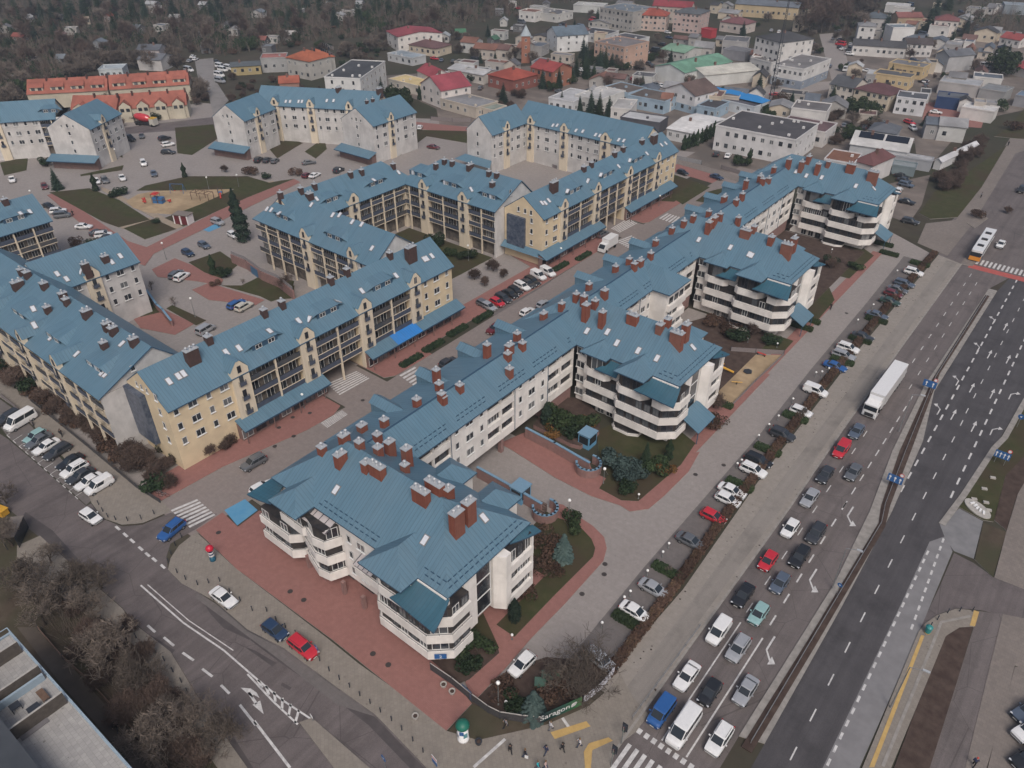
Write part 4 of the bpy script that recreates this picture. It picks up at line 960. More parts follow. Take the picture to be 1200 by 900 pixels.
def put_chimney(px, py, w, l, h, mat=None, rz=0.0):
 """base pixel on the roof; w across, l along local y"""
 o, h_ = owner(px, py)
 if o is None: return
 root = o.parent; p = h_[0]; inv = W4(o).inverted(); q = inv @ p
 c = link('chimney', chimney_mesh(w, l, h, mat or BRICK, None), o, (q.x, q.y, q.z), rz - root.rotation_euler[2])
_skm = {}
def put_sky(px, py, w=0.9, l=1.4):
 o, h_ = owner(px, py)
 if o is None: return
 mw = W4(o); n = h_[1].normalized()
 if n.z < 0: n = -n
 inv = mw.inverted(); q = inv @ h_[0]; nl = (inv.to_3x3() @ n).normalized()
 if nl.z > 0.97: return
 k = (w, l)
 if k not in _skm:
  m = MB(); m.box(-w/2,w/2,-l/2,l/2,-0.04,0.10,0); m.box(-w/2+0.12,w/2-0.12,-l/2+0.12,l/2-0.12,0.101,0.13,1); _skm[k] = m.mesh('skylight', [M_plain('skylight_frame', (0.20,0.19,0.19), 0.5), M_plain('skylight_pane', (0.62,0.64,0.68), 0.15, 0.6)])
 s = link('skylight', _skm[k], o); up = Vector((0,0,1)); ydir = (up - nl*up.dot(nl)).normalized(); xdir = ydir.cross(nl)
 s.location = q; s.rotation_euler = Matrix((xdir, ydir, nl)).transposed().to_euler()
Z5 = lambda x, y: (400+x/3, 300+y/3)
CH = [
 (512,447,1,1,2.3),(597,441,1,1,1.6),(597,413,1,1.4,1.5),(606,399,1,1,1.5),(612,409,1,1,1.3),(595,421,1,1,1.2),(637,374,0.9,1.3,1.3),(658,363,0.9,1,1.4),(675,352,0.9,1,1.4),(690,340,0.9,1.1,1.4),
 (515,457,1,1,1.3),(518,471,1,1,1.6),(520,472,.9,.9,1.2),(539,458,1,1,1.2),(489,476,1,1,1.4),(451,500,1,1,1.4),(571,419,1.0,1.0,2.6),
 (425,506,1,1.3,1.3),(422,525,1,1,1.2),(400,543,1,1.6,1.7),(378,531,1,1,1.2),(404,518,1,1.4,1.3),(443,517,1,1,1.3),(444,533,1,1,1.4),(458,533,1,1.3,2.4),(478,545,1,1.2,3.0),(475,553,.9,.9,1.3),
 (430,550,1,1.2,1.3),(443,556,1.0,2.3,1.6),(510,577,1.0,2.6,1.7),(526,583,1,1.2,1.6),(494,587,1.0,2.4,1.9),(550,610,1.1,1.6,3.3),(536,624,1.1,1.7,3.5),
 (686,374,1.1,1.2,3.0),(684,357,1,1,1.8),(697,360,1,1,1.4),(708,349,1.1,1.2,1.7),(705,382,1.0,1.1,2.9),(741,378,1.0,2.0,1.6),(752,368,1,1.6,1.4),(773,388,1.1,1.3,1.4),(782,381,1,1.1,1.3),(792,405,1.2,2.2,2.6),(802,398,1.1,1.4,3.1),
 (721,319,1,1,1.4),(737,310,1,1,1.4),(743,316,1,1,1.4),(750,311,1,1.4,1.2),(762,303,1,1,1.3),(768,288,1,1,1.3),(787,273,1,1,1.3),(801,265,1,1,1.3),(812,259,1,1,1.3),(830,271,1.1,1.6,2.2),(836,264,1.1,1.5,1.9),(830,254,1,1,1.4),(843,259,1,1.1,1.8),(864,264,1,1.1,2.0),
 (873,277,1.1,2.2,1.5),(883,271,1,1.2,1.2),(903,285,1.1,1.3,1.5),(910,277,1,1,1.2),(920,300,1.2,2.2,2.7),(928,294,1.1,1.5,2.9),
 (848,237,1,1.6,1.5),(862,240,1,1.2,1.3),(869,234,1,1.2,1.6),(873,222,1,1,2.3),(893,216,1,1,1.5),(890,213,1,1.4,1.6),(900,214,1,1.2,1.2),(906,203,1,1,1.6),(923,197,1.1,1.3,2.4),(938,200,1.1,1.3,2.4),(947,190,1,1.4,1.6),(957,203,1.1,1.2,2.5),(970,195,.9,1,1.3),(996,201,1.1,2.1,1.9),(1021,213,1.2,2.4,2.6)]
for x, y, w, l, h in CH: put_chimney(x, y, w, l, h, BRICK, R(90) if l > 1.9 else 0)
for x, y, w, l, h in ((22,337,1.2,2,1.3),(26,322,1,1,1.2),(33,325,1.2,1.2,1.2),(53,338,1.2,1.2,1.2),(75,350,1,1.3,1.2),(79,357,1,1,1.2),(103,371,1.2,1.6,1.3),(127,386,1,1.4,1.3),(134,391,1,1.4,1.3),(57,366,1,1.1,1.2),(123,408,1,1.1,1.2),(158,404,1,1.4,1.3),(186,397,1.2,1.2,1.1),
 (227,424,1.1,2.2,2.4),(245,401,1.1,1.1,1.2),(310,370,1,1,1.3),(331,360,1,1,1.3),(388,332,1,1,1.3),(407,322,1,1,1.3),(457,302,1,1,1.2),(482,305,1.2,2.4,3.0),(329,231,1,1,1.2),(353,226,1,1,1.3),(363,232,1.3,1.6,1.2),(369,221,1,1,1.2),(411,207,1,1,1.2),(424,204,1,1,1.2),
 (461,197,1,1,1.2),(471,189,1,1,1.2),(497,188,1.1,2,1.2),(511,198,1,1,1.4),(521,192,1,1,1.2),(530,194,1,1,1.2),(551,198,1,2,1.2),(573,206,1,1,1.2),(582,208,1,1,1.2),(577,219,1,1.2,1.2),(626,222,1.1,1.3,1.2),(649,224,1.1,2.4,2.4),(684,200,1,1.3,1.1),(693,195,1,1,1.1),(720,183,1,1.3,1.1),(730,177,1,1.2,1.1),(752,168,1,1.5,1.0),(766,167,1.2,2.4,2.2),
 (7,239,1,1.3,1.2),(77,118,1,1,1.0),(77,127,1,1,1.0),(397,106,1,2,1.0),(445,108,1,2.2,1.2),(437,119,.9,.9,.9),(430,121,.9,.9,.9),(124,306,1,1.4,1.2),(101,315,1,1.4,1.2)):
 put_chimney(x, y, w, l, h, BRICK_D)
for x, y in ((394,574),(498,633),(567,607),(688,388),(712,389),(723,402),(748,411),(770,420),(812,407),(819,281),(856,290),(878,298),(881,299.5),(933,201),(945,206),(963,208),(1003,218),(1024,221),
 (310,243),(313,245),(318,246),(327,250),(365,240),(371,233),(390,252),(398,252),(413,260),(424,263),(409,292),(436,291),
 (39,362),(40,381),(60,396),(90,415),(113,432),(120,437),(124,439),(143,403),(67,321),(78,327),
 (198,447),(209,441),(215,438),(265,413),(280,408),(316,388),(350,376),(362,374),(396,353),(424,341),(464,323),(497,304),(500,303),(506,300),
 (438,211),(467,202),(484,202),(501,207),(521,214),(552,222),(575,231),(635,238),(639,238),(643,235),(665,224),(689,212),(704,205),(725,195),(738,188),(758,180),(775,170),(780,168),(677,170),(648,147),(653,147),(675,153),(683,154),(698,158),(703,159),(725,164),(731,165),
 (141,300),(131,307),(95,318),(24,250),(35,248),(383,118),(391,118),(350,119),(354,119),(340,119),(335,119)):
 put_sky(x, y)
# == the town behind the estate
def C(*c): return c
_rm = {}
def roofmat(c, tile=False):
 k = ('r',)+tuple(round(x,3) for x in c)
 if k not in _rm: _rm[k] = M('house_roof_%d' % len(_rm), c, tuple(x*0.8 for x in c), 0.7, 0.75, 0.3, 6, c3=tuple(x*0.65 for x in c), sc3=0.12)
 return _rm[k]
def wallmat(c):
 k = ('w',)+tuple(round(x,3) for x in c)
 if k not in _rm: _rm[k] = M('house_wall_%d' % len(_rm), c, tuple(x*0.9 for x in c), 0.7, 0.85, c3=tuple(x*0.8 for x in c), sc3=0.15)
 return _rm[k]
WH = (0.66,0.64,0.62); DG = (0.075,0.075,0.08); GR = (0.20,0.20,0.21); RED = (0.34,0.085,0.06); MAR = (0.16,0.075,0.07); PALE = (0.46,0.47,0.48); CRM = (0.58,0.50,0.40); YEL = (0.56,0.42,0.22); LBL = (0.33,0.43,0.52)
hr = random.Random(5); FOOT = []
def house(label, pl, pr, h, depth, roof='flat', rise=2.5, wall=WH, rc=DG, rows=2, cols=None, cat='house', name='house', group=None, side=True, chim=True, low=None):
 a, b = G(*pl, h), G(*pr, h); v = b-a; W = v.length; ang = math.atan2(v.y, v.x)
 t = thing(name, label, cat, (a.x, a.y, 0), ang, group)
 _c = t.matrix_basis @ Vector((0,0,0)); FOOT.append((a.x+math.cos(ang)*W/2-math.sin(ang)*depth/2, a.y+math.sin(ang)*W/2+math.cos(ang)*depth/2, math.hypot(W,depth)/2))
 wm, rm = wallmat(wall), roofmat(rc); D = depth; oh = 0.35
 m = MB(); m.box(0, W, 0, D, 0, h, 0)
 if low: m.box(-0.02, W+0.02, -0.02, D+0.02, 0, low[0], 1)
 if roof == 'gable':
  for x, f in ((0.001,[(2,1,0)]),(W-0.001,[(0,1,2)])): m.add([(x,0,h),(x,D,h),(x,D/2,h+rise)], f, 0)
 if roof == 'gableF':
  for y, f in ((0.001,[(0,1,2)]),(D-0.001,[(2,1,0)])): m.add([(0,y,h),(W,y,h),(W/2,y,h+rise)], f, 0)
 lpart('wall', m, [wm, wallmat(low[1])] if low else [wm], t)
 m = MB()
 if roof == 'flat':
  m.box(-0.1, W+0.1, -0.1, D+0.1, h+0.002, h+0.12, 1)
  for q in ((-0.12,W+0.12,-0.12,0.12),(-0.12,W+0.12,D-0.12,D+0.12),(-0.12,0.12,0.12,D-0.12),(W-0.12,W+0.12,0.12,D-0.12)): m.box(*q, h-0.05, h+0.45, 0)
  for k in range(int(W*D/70)):
   x, y = hr.uniform(1,max(1.1,W-1)), hr.uniform(1,max(1.1,D-1)); m.box(x-0.4,x+0.4,y-0.4,y+0.4,h+0.12,h+0.8,0)
 elif roof == 'gable':
  z0 = h-oh*rise/(D/2); P = [(-oh,-oh,z0),(W+oh,-oh,z0),(W+oh,D+oh,z0),(-oh,D+oh,z0),(-oh,D/2,h+rise),(W+oh,D/2,h+rise)]
  m.add(P, [(0,1,5,4),(2,3,4,5)], 1); m.add([(x,y,z-0.15) for x,y,z in P], [(4,5,1,0),(5,4,3,2)], 1); m.add(P[:4]+[(x,y,z-0.15) for x,y,z in P[:4]], [(0,4,5,1),(2,6,7,3)], 1)
  m.add([P[1],P[2],P[5]]+[(x,y,z-0.15) for x,y,z in (P[1],P[2],P[5])], [(0,3,5,2),(2,5,4,1)], 1)
 elif roof == 'gableF':
  z0 = h-oh*rise/(W/2); P = [(-oh,-oh,z0),(-oh,D+oh,z0),(W+oh,D+oh,z0),(W+oh,-oh,z0),(W/2,-oh,h+rise),(W/2,D+oh,h+rise)]
  m.add(P, [(0,4,5,1),(3,2,5,4)], 1); m.add([(x,y,z-0.15) for x,y,z in P], [(1,5,4,0),(4,5,2,3)], 1)
  m.add([P[0],P[3],P[4]]+[(x,y,z-0.15) for x,y,z in (P[0],P[3],P[4])], [(0,3,5,2),(2,5,4,1)], 1); m.add([P[2],P[3],(P[2][0],P[2][1],z0-0.15),(P[3][0],P[3][1],z0-0.15)], [(1,0,2,3)], 1)
 elif roof == 'hip':
  if W >= D: hip_roof(m, -oh, W+oh, -oh, D+oh, h, h+rise, None, 'x', 1, 0.15, 1)
  else: hip_roof(m, -oh, W+oh, -oh, D+oh, h, h+rise, None, 'y', 1, 0.15, 1)
 r_ = lpart('roof', m, [wm, rm], t)
 if chim and roof != 'flat':
  m = MB(); x, y = W*hr.uniform(0.3,0.7), D*0.42; m.box(x-0.4,x+0.4,y-0.4,y+0.4,h,h+rise+0.9,0); lpart('chimney', m, roofmat((0.20,0.12,0.10)), r_)
 n = cols or max(1, int(W/3.2)); hh = h/max(rows,1); n = min(n, 14)
 if rows:
  for rr in range(rows):
   for k in range(n):
    if hr.random() < 0.9: put_win(t, W*(k+0.5)/n, -0.02 if low and rr == 0 else 0, rr*hh+hh*0.36, 0, 1.25, min(1.4,hh*0.45), 2, FRAME if hr.random()<0.6 else DARKF, False)
  if side:
   n2 = min(10, max(1, int(D/3.6)))
   for rr in range(rows):
    for k in range(n2):
     if hr.random() < 0.75: put_win(t, W+(0.02 if low and rr == 0 else 0), D*(k+0.5)/n2, rr*hh+hh*0.36, R(90), 1.1, min(1.3,hh*0.45), 2, FRAME, False)
 return t
T_ = 'buildings in the town behind the estate'
H = [
 ('long white two-storey office with a dark flat roof and green shop glass', (839,147.5),(932.5,165),8,22,'flat',0,(0.66,0.65,0.65),(0.085,0.08,0.085),2,9),
 ('white flat-roofed block behind the purple roof',(927.5,127),(969,132),7,12,'flat',0,WH,(0.17,0.16,0.16),1,3),
 ('low block with a purple-brown flat roof',(911,146),(967,156),5,13,'flat',0,(0.60,0.58,0.57),(0.15,0.095,0.10),1,4),
 ('white gabled house with a brown roof and pale blue ground floor',(780,103),(815,112),7,14,'gableF',3.2,(0.66,0.65,0.66),(0.14,0.10,0.09),2,4),
 ('small pale blue flat-roofed building below the blue canopies',(817,124),(839,128),4,12,'flat',0,LBL,(0.07,0.068,0.075),1,3),
 ('low white hall below the blue canopies',(836,115),(884,126),3.5,9,'flat',0,(0.58,0.62,0.66),(0.10,0.10,0.12),1,4),
 ('tall white office with a hipped slate roof',(886,42.5),(915,50),13,20,'hip',2.5,WH,DG,4,5),
 ('white office with a bluish ground floor and roof vents',(906,76),(942,82),8,27,'flat',0,(0.64,0.63,0.62),(0.22,0.21,0.21),2,6),
 ('warehouse with a broad dark green roof',(768,77),(803,85),6,33,'gableF',2.2,(0.62,0.63,0.62),(0.17,0.33,0.24),0,1),
 ('warehouse with a cream-white roof beside the green one',(804,79),(826,88),5,28,'gableF',1.5,(0.60,0.60,0.58),(0.58,0.56,0.50),0,1),
 ('low hall with a pale green roof',(775,57),(802,62),4.5,16,'gable',1.5,(0.50,0.50,0.48),(0.22,0.36,0.26),1,4),
 ('pink apartment house with a slate roof',(790,14),(820,17),10,16,'hip',2,(0.52,0.40,0.37),(0.12,0.13,0.14),4,6),
 ('pink house with a bright red hipped roof',(746,17),(781,19),8,12,'hip',3,(0.54,0.42,0.37),RED,3,7),
 ('big grey block with a blue-grey flat roof',(703,9),(742,15),10,22,'flat',0,(0.40,0.38,0.36),(0.20,0.23,0.26),3,8),
 ('long house with a dark red roof at the top of the picture',(765,6),(810,9),9,10,'gable',2.5,(0.52,0.45,0.40),(0.26,0.05,0.06),2,9),
 ('tall white house with a slate-blue roof and gable',(641,36),(653,42),8,17,'gableF',3.2,(0.70,0.70,0.70),(0.13,0.17,0.21),3,2),
 ('salmon brick apartment house with bay fronts',(697,49),(732,56),9,18,'flat',0,(0.50,0.34,0.27),(0.22,0.20,0.20),3,7),
 ('low white flat-roofed house behind the salmon one',(716,43),(745,48),5,12,'flat',0,(0.62,0.62,0.62),(0.10,0.10,0.11),1,5),
 ('white hall with a dark grey roof',(678,38),(710,42),4,15,'flat',0,(0.60,0.60,0.60),(0.075,0.075,0.085),1,5),
 ('long white garden hall among the trees',(622,14),(653,18),4,17,'flat',0,(0.58,0.57,0.55),(0.30,0.29,0.28),1,4),
 ('white market hall at the top edge',(672,6),(707,8),4,12,'flat',0,(0.52,0.53,0.52),(0.50,0.50,0.48),0,1),
 ('light blue garages with brown roofs, nearer row',(736,112),(779,120),4.5,13,'flat',0,LBL,(0.14,0.115,0.10),1,7),
 ('light blue garages with brown roofs, farther row',(706,103),(736,110),4.5,12,'flat',0,LBL,(0.145,0.12,0.105),1,4),
 ('white flat-roofed workshop with a blue door',(643,115),(672,120),4.5,17,'flat',0,(0.62,0.63,0.65),(0.46,0.46,0.47),1,4),
 ('white flat-roofed hall beside the spruces',(674,112),(702,118),5,18,'flat',0,(0.63,0.62,0.60),(0.50,0.49,0.48),1,4),
 ('small white annex behind the spruces',(716,127),(739,129),4,14,'flat',0,(0.62,0.60,0.58),(0.42,0.41,0.40),1,2),
 ('dark grey hall with a pale roof behind the white block',(727,138),(773,145),4,9,'flat',0,(0.10,0.10,0.115),(0.50,0.50,0.51),0,1),
 ('white pavilion with a bright low roof by the thujas',(782,150),(817,157),4,23,'gable',1.2,(0.62,0.62,0.62),(0.70,0.69,0.68),1,4),
 ('white house with a broad red roof by the wood',(453,36),(466,43),7,24,'gable',1.6,(0.66,0.63,0.60),(0.30,0.07,0.085),2,2),
 ('low house with a maroon hipped roof',(479,52),(511,57),4,12,'hip',2.2,CRM,(0.15,0.085,0.085),1,5),
 ('pale blue-roofed shed row',(454,63),(483,69),3.2,9,'flat',0,(0.50,0.51,0.52),(0.32,0.37,0.41),1,4),
 ('white slab block with a dark roof and narrow windows',(380,91),(422,93),12,30,'flat',0,(0.64,0.64,0.63),(0.075,0.078,0.085),0,1),
 ('low house with a yellow flat roof',(455,93),(492,102),3.5,10,'flat',0,(0.58,0.54,0.48),(0.62,0.49,0.26),1,5),
 ('white house with a rose-red roof and dormers',(493,97),(517,106),7,14,'gableF',4,(0.68,0.63,0.60),(0.33,0.075,0.095),2,3),
 ('rear wing with a dark rose roof',(489,82),(506,90),6,9,'gable',2.5,(0.62,0.58,0.55),(0.31,0.065,0.08),1,2),
 ('garage row with grey sheet roof and dark doors',(516,116),(558,127),3.8,12,'flat',0,(0.54,0.48,0.41),(0.26,0.26,0.27),1,5),
 ('low garage with a pale green roof',(560,126),(578,130),3.2,8,'flat',0,(0.56,0.50,0.43),(0.27,0.31,0.27),1,2),
 ('long hall with a pale grey roof',(525,80),(566,88),4,11,'gable',1.2,(0.55,0.52,0.48),(0.50,0.50,0.51),1,6),
 ('brick house with a red hipped roof',(572,87),(602,94),5,15,'hip',3,(0.26,0.10,0.08),(0.36,0.085,0.06),1,4),
 ('orange brick house beside the brick turret',(622,78),(648,84),7,12,'gable',2.5,(0.34,0.15,0.10),(0.33,0.07,0.065),2,4),
 ('big house with orange tiled roofs',(335,67),(362,72),8,13,'hip',3,(0.46,0.44,0.41),(0.38,0.12,0.065),2,4),
 ('second orange-roofed house, nearer the white slab block',(364,70),(392,66),7,12,'hip',3,(0.46,0.44,0.41),(0.38,0.12,0.065),2,4),
 ('grey shed with a red and white striped roof',(305,69),(335,68),6,10,'flat',0,(0.36,0.36,0.36),(0.36,0.15,0.13),1,3),
 ('yellow store with a grey roof',(270,78),(305,76),4,9,'gable',1,(0.42,0.34,0.18),(0.10,0.115,0.125),1,4),
 ('small orange-roofed outbuilding behind the crescent',(327,97),(350,96),3.5,7,'gable',2,(0.34,0.20,0.16),(0.36,0.11,0.07),0,1),
 ('hall with a curved grey roof among the allotments',(160,69),(188,70),5,11,'gable',1.6,(0.52,0.50,0.49),(0.17,0.18,0.20),0,1),
 ('second hall behind the curved grey roof',(160,58),(186,58),6,9,'gable',1.6,(0.46,0.42,0.42),(0.14,0.15,0.17),0,1),
 ('pale blue shed beside the red terrace',(115,82),(143,81),4,9,'flat',0,(0.50,0.54,0.56),(0.40,0.45,0.48),1,4),
 ('long white low house with a dark roof',(1000,52),(1062,56),5,10,'gable',2,(0.60,0.58,0.56),(0.08,0.08,0.085),1,9),
 ('white house with a dark brown roof on the end of the row',(1063,51),(1094,52),6,9,'gable',2,(0.60,0.58,0.57),(0.09,0.075,0.075),2,5),
 ('narrow white house with a grey hipped roof',(1007,30),(1027,31),8,9,'hip',1.5,(0.62,0.61,0.60),(0.25,0.25,0.26),2,2),
 ('white cube house with a grey-blue roof',(1047,33),(1073,33),8,10,'flat',0,(0.68,0.67,0.66),(0.22,0.26,0.29),1,2),
 ('tall pale house with a maroon roof',(1096,23),(1124,25),8,10,'hip',2.5,(0.60,0.55,0.52),(0.19,0.075,0.075),2,4),
 ('grey gabled barn beside the conifers',(1098,62),(1113,66),7,15,'gableF',2,(0.40,0.40,0.41),(0.15,0.16,0.18),0,1),
 ('yellow hall with a grey roof, farther of two',(1042,74),(1082,80),5,10,'flat',0,(0.56,0.43,0.25),(0.20,0.20,0.21),1,5),
 ('nearer yellow hall with a dark roof',(1024,86),(1067,92),5,9,'flat',0,(0.57,0.44,0.26),(0.12,0.12,0.125),1,6),
 ('cream house with a slate roof',(973,98),(1001,103),6,13,'gable',2.5,(0.60,0.55,0.49),(0.095,0.10,0.11),2,4),
 ('cream house with a maroon roof',(1002,103.5),(1043,112),6,12,'hip',2.5,(0.60,0.52,0.41),(0.13,0.065,0.07),2,6),
 ('white workshop with blue trim',(1051,114),(1086,118),6,10,'flat',0,(0.62,0.62,0.64),(0.11,0.115,0.13),2,4),
 ('long workshop with a pale grey roof',(1101,96),(1148,102),4.5,12,'flat',0,(0.44,0.42,0.41),(0.40,0.41,0.43),0,1),
 ('dark blue workshop hall at the red yard',(1098,114),(1133,118),4,10,'flat',0,(0.03,0.06,0.15),(0.13,0.14,0.16),0,1),
 ('white shed with a pale roof at the red yard',(1127,126),(1165,132),4,9,'flat',0,(0.62,0.60,0.58),(0.58,0.57,0.56),0,1),
 ('grey flat-roofed store at the workshop lane',(1148,104),(1178,109),4,11,'flat',0,(0.34,0.34,0.34),(0.24,0.25,0.26),0,1),
 ('small white house with a red roof at the right edge',(1173,43),(1196,47),4,9,'gable',2.2,(0.62,0.59,0.57),(0.33,0.08,0.075),1,3),
 ('small red-roofed cottage at the right edge',(1190,77),(1215,84),4,9,'gable',2.2,(0.60,0.57,0.56),(0.33,0.08,0.09),1,3),
 ('long grey lean-to wall below the workshop',(1025,179),(1092,190),3.2,4,'flat',0,(0.40,0.41,0.44),(0.42,0.42,0.43),0,1),
 ('white house with a terracotta flat roof',(966,187),(1000,193),6,11,'flat',0,(0.62,0.61,0.62),(0.27,0.13,0.085),1,3),
 ('house with stepped maroon roofs',(1001,188),(1023,194),6,13,'hip',2.5,(0.58,0.56,0.56),(0.15,0.07,0.07),1,3),
 ('small grey-green container behind the farthest block',(1046,194),(1073,198),2.6,5,'flat',0,(0.20,0.25,0.27),(0.27,0.30,0.31),0,1),
 ('long white shed along the workshop yard',(1096,187),(1104,189),3.0,27,'gableF',0.8,(0.62,0.62,0.63),(0.62,0.62,0.64),0,1),
 ('long yellow hall with a ribbed metal roof at the top edge',(862,4),(936,9),7,14,'gable',2,(0.50,0.40,0.26),(0.16,0.18,0.21),1,12),
 ('pale house with a maroon roof beyond the pink block',(844,25),(873,29),5,13,'hip',2.5,(0.52,0.46,0.43),(0.19,0.085,0.09),1,4),
 ('low store painted bright red',(822,34),(834,36),4,5,'flat',0,(0.42,0.05,0.06),(0.40,0.06,0.07),0,1),
 ('grey flat-roofed block behind the white office',(847,48),(876,50),6,13,'flat',0,(0.40,0.39,0.39),(0.15,0.15,0.16),1,5),
 ('lower grey block with dark walls',(848,58),(874,62),4,9,'flat',0,(0.26,0.26,0.28),(0.18,0.18,0.19),0,1),
 ('white block annex of the tall office',(880,68),(904,74),5,7,'flat',0,(0.60,0.59,0.58),(0.18,0.17,0.17),1,4),
 ('row of white stalls at the top right',(1038,6),(1066,8),4,10,'flat',0,(0.58,0.58,0.58),(0.5,0.5,0.5),0,1),
 ('grey hall at the top right corner',(1178,6),(1215,8),5,12,'flat',0,(0.30,0.34,0.38),(0.28,0.32,0.36),0,1),
 ('dark house behind the conifers at the top right',(1012,20),(1040,22),6,10,'hip',2.5,(0.45,0.43,0.42),(0.10,0.12,0.14),1,4),
 ('house with a faded red roof behind the conifers',(1053,20),(1082,20),6,9,'gable',2,(0.42,0.32,0.22),(0.24,0.10,0.09),1,4),
 ('blue-roofed shop at the edge of the far green',(1190,112),(1215,116),4,9,'flat',0,(0.30,0.30,0.32),(0.16,0.22,0.30),0,1),
]
for e in H:
 lab, pl, pr, h, d, rf, ri, wl, rc, rows, cols = e
 if 'pale blue ground floor' in lab: house(lab, pl, pr, h, d, rf, ri, wl, rc, rows, cols, group=T_, low=(2.9, LBL))
 elif 'bluish ground floor' in lab: house(lab, pl, pr, h, d, rf, ri, wl, rc, rows, cols, 'office building', 'office_building', T_, low=(3.4, (0.26,0.30,0.36)))
 elif 'white slab block' in lab:
  t = house(lab, pl, pr, h, d, rf, ri, wl, rc, 0, 1, 'apartment building', 'apartment_building', T_); v = G(*pr,h)-G(*pl,h); W = v.length
  for rr in range(4):
   for k in range(3): put_win(t, W*(0.2+0.3*k), 0, rr*2.9+1.2, 0, 0.8, 1.3, 1, DARKF, False)
   for k in range(6): put_win(t, W, d*(k+0.5)/6, rr*2.9+1.0, R(90), 1.3, 1.4, 2, FRAME, False)
 else:
  w = lab.split(); nm, ct = ('office_building','office building') if 'office' in w else ('apartment_building','apartment building') if 'apartment' in w else ('garage_row','garages') if 'garages' in w or 'garage' in w else ('warehouse','warehouse') if 'warehouse' in w or 'hall' in w or 'workshop' in w or 'pavilion' in w else ('shed','shed') if 'shed' in w or 'store' in w or 'sheds' in w or 'lean-to' in w or 'container' in w or 'stalls' in w or 'barn' in w else ('house','house')
  house(lab, pl, pr, h, d, rf, ri, wl, rc, rows, cols, ct, nm, T_)
p = G(850,182,0)
t = house('long workshop with dark solar panels above a white roof strip',(997,168),(1064,178),4.5,14,'gable',2.6,(0.50,0.51,0.53),(0.62,0.61,0.60),0,1,'warehouse','warehouse',T_)
W = (G(1064,178,4.5)-G(997,168,4.5)).length
for k in range(2):
 m = MB(); x0, x1 = (1.5, W*0.52) if k == 0 else (W*0.56, W-0.8); y0, y1 = 3.6, 6.7; s = 2.6/7
 m.add([(x0,y0,4.5+s*y0+0.12),(x1,y0,4.5+s*y0+0.12),(x1,y1,4.5+s*y1+0.12),(x0,y1,4.5+s*y1+0.12),(x0,y0,4.5+s*y0+0.04),(x1,y0,4.5+s*y0+0.04),(x1,y1,4.5+s*y1+0.04),(x0,y1,4.5+s*y1+0.04)], [(0,1,2,3),(0,4,5,1),(1,5,6,2),(2,6,7,3),(3,7,4,0)], 0); lpart('solar_panel', m, M_plain('solar_panel', (0.012,0.014,0.022), 0.25, 0.6), t)
t = house('grey-blue shed with a rooflight behind the solar panels',(1018,152),(1050,157),4,10,'hip',2.2,(0.24,0.25,0.27),(0.12,0.13,0.15),0,1,'shed','shed',T_)
p = G(611,74,0); q = G(621,74,0); w_ = (q-p).length
t = thing('brick_turret', 'orange brick turret with a pale pyramid roof among the houses', 'tower', (p.x,p.y,0), math.atan2((q-p).y,(q-p).x), T_)
m = MB(); m.box(0,w_,0,w_,0,12,0); lpart('wall', m, wallmat((0.34,0.15,0.10)), t)
m = MB(); m.add([(-0.4,-0.4,12),(w_+0.4,-0.4,12),(w_+0.4,w_+0.4,12),(-0.4,w_+0.4,12),(w_/2,w_/2,16.5)], [(0,1,4),(1,2,4),(2,3,4),(3,0,4),(3,2,1,0)], 0); lpart('roof', m, roofmat((0.42,0.48,0.52)), t)
for z in (3,6.5,9.6): put_win(t, w_/2, 0, z, 0, 1, 1.3, 2, FRAME, False); put_win(t, w_, w_/2, z, R(90), 1, 1.3, 2, FRAME, False)
for k, (x, y, w) in enumerate(((844,107,5.6),(861,110,6.2),(882,115,6.2))):
 p = G(x, y, 4.5); ang = math.atan2((G(884,126)-G(836,115)).y, (G(884,126)-G(836,115)).x)
 t = thing('garden_canopy', ['left one of three bright blue canopies behind the white hall','middle one of three bright blue canopies behind the white hall','right one of three bright blue canopies behind the white hall'][k], 'canopy', (p.x,p.y,0), ang, 'bright blue canopies')
 m = MB(); m.add([(-w,-3.2,4.2),(w,-3.2,4.2),(w,3.2,4.2),(-w,3.2,4.2),(-w*0.35,0,5.9),(w*0.35,0,5.9)], [(0,1,5,4),(1,2,5),(2,3,4,5),(3,0,4),(3,2,1,0)], 0); lpart('cover', m, M_plain('blue_tarpaulin', (0.03,0.20,0.48), 0.5), t)
 for a, b in ((-w+.2,-3),(w-.2,-3),(w-.2,3),(-w+.2,3)):
  m = MB(); m.tube((a,b,0),(a,b,4.2),0.08,n=5); lpart('post', m, DARKF, t)
p = G(903,116,0)
t = thing('antenna_mast', 'tall thin dark lattice mast above the flat roofs', 'mast', (p.x,p.y,0), 0.3)
m = MB(); hT = 44.0
def leg_at(k, z): r = 0.95-0.75*z/hT; a = 2.09*k; return (r*math.cos(a), r*math.sin(a), z)
for k in range(3): m.tube(leg_at(k,0), leg_at(k,hT), 0.13, 0.09, 5)
z = 0.0
while z < hT-2:
 for k in range(3): m.tube(leg_at(k,z), leg_at((k+1)%3,z+2), 0.06, n=4); m.tube(leg_at(k,z), leg_at((k+1)%3,z), 0.06, n=4)
 z += 2.0
lpart('lattice', m, DARKF, t)
for z, r in ((9,0.6),(12,0.5),(38,0.35)):
 m = MB(); m.lathe([(r*0.2,0),(r,0.15),(r,0.3)],10,(0.9,-0.4,z)); lpart('dish', m, FRAME, t)
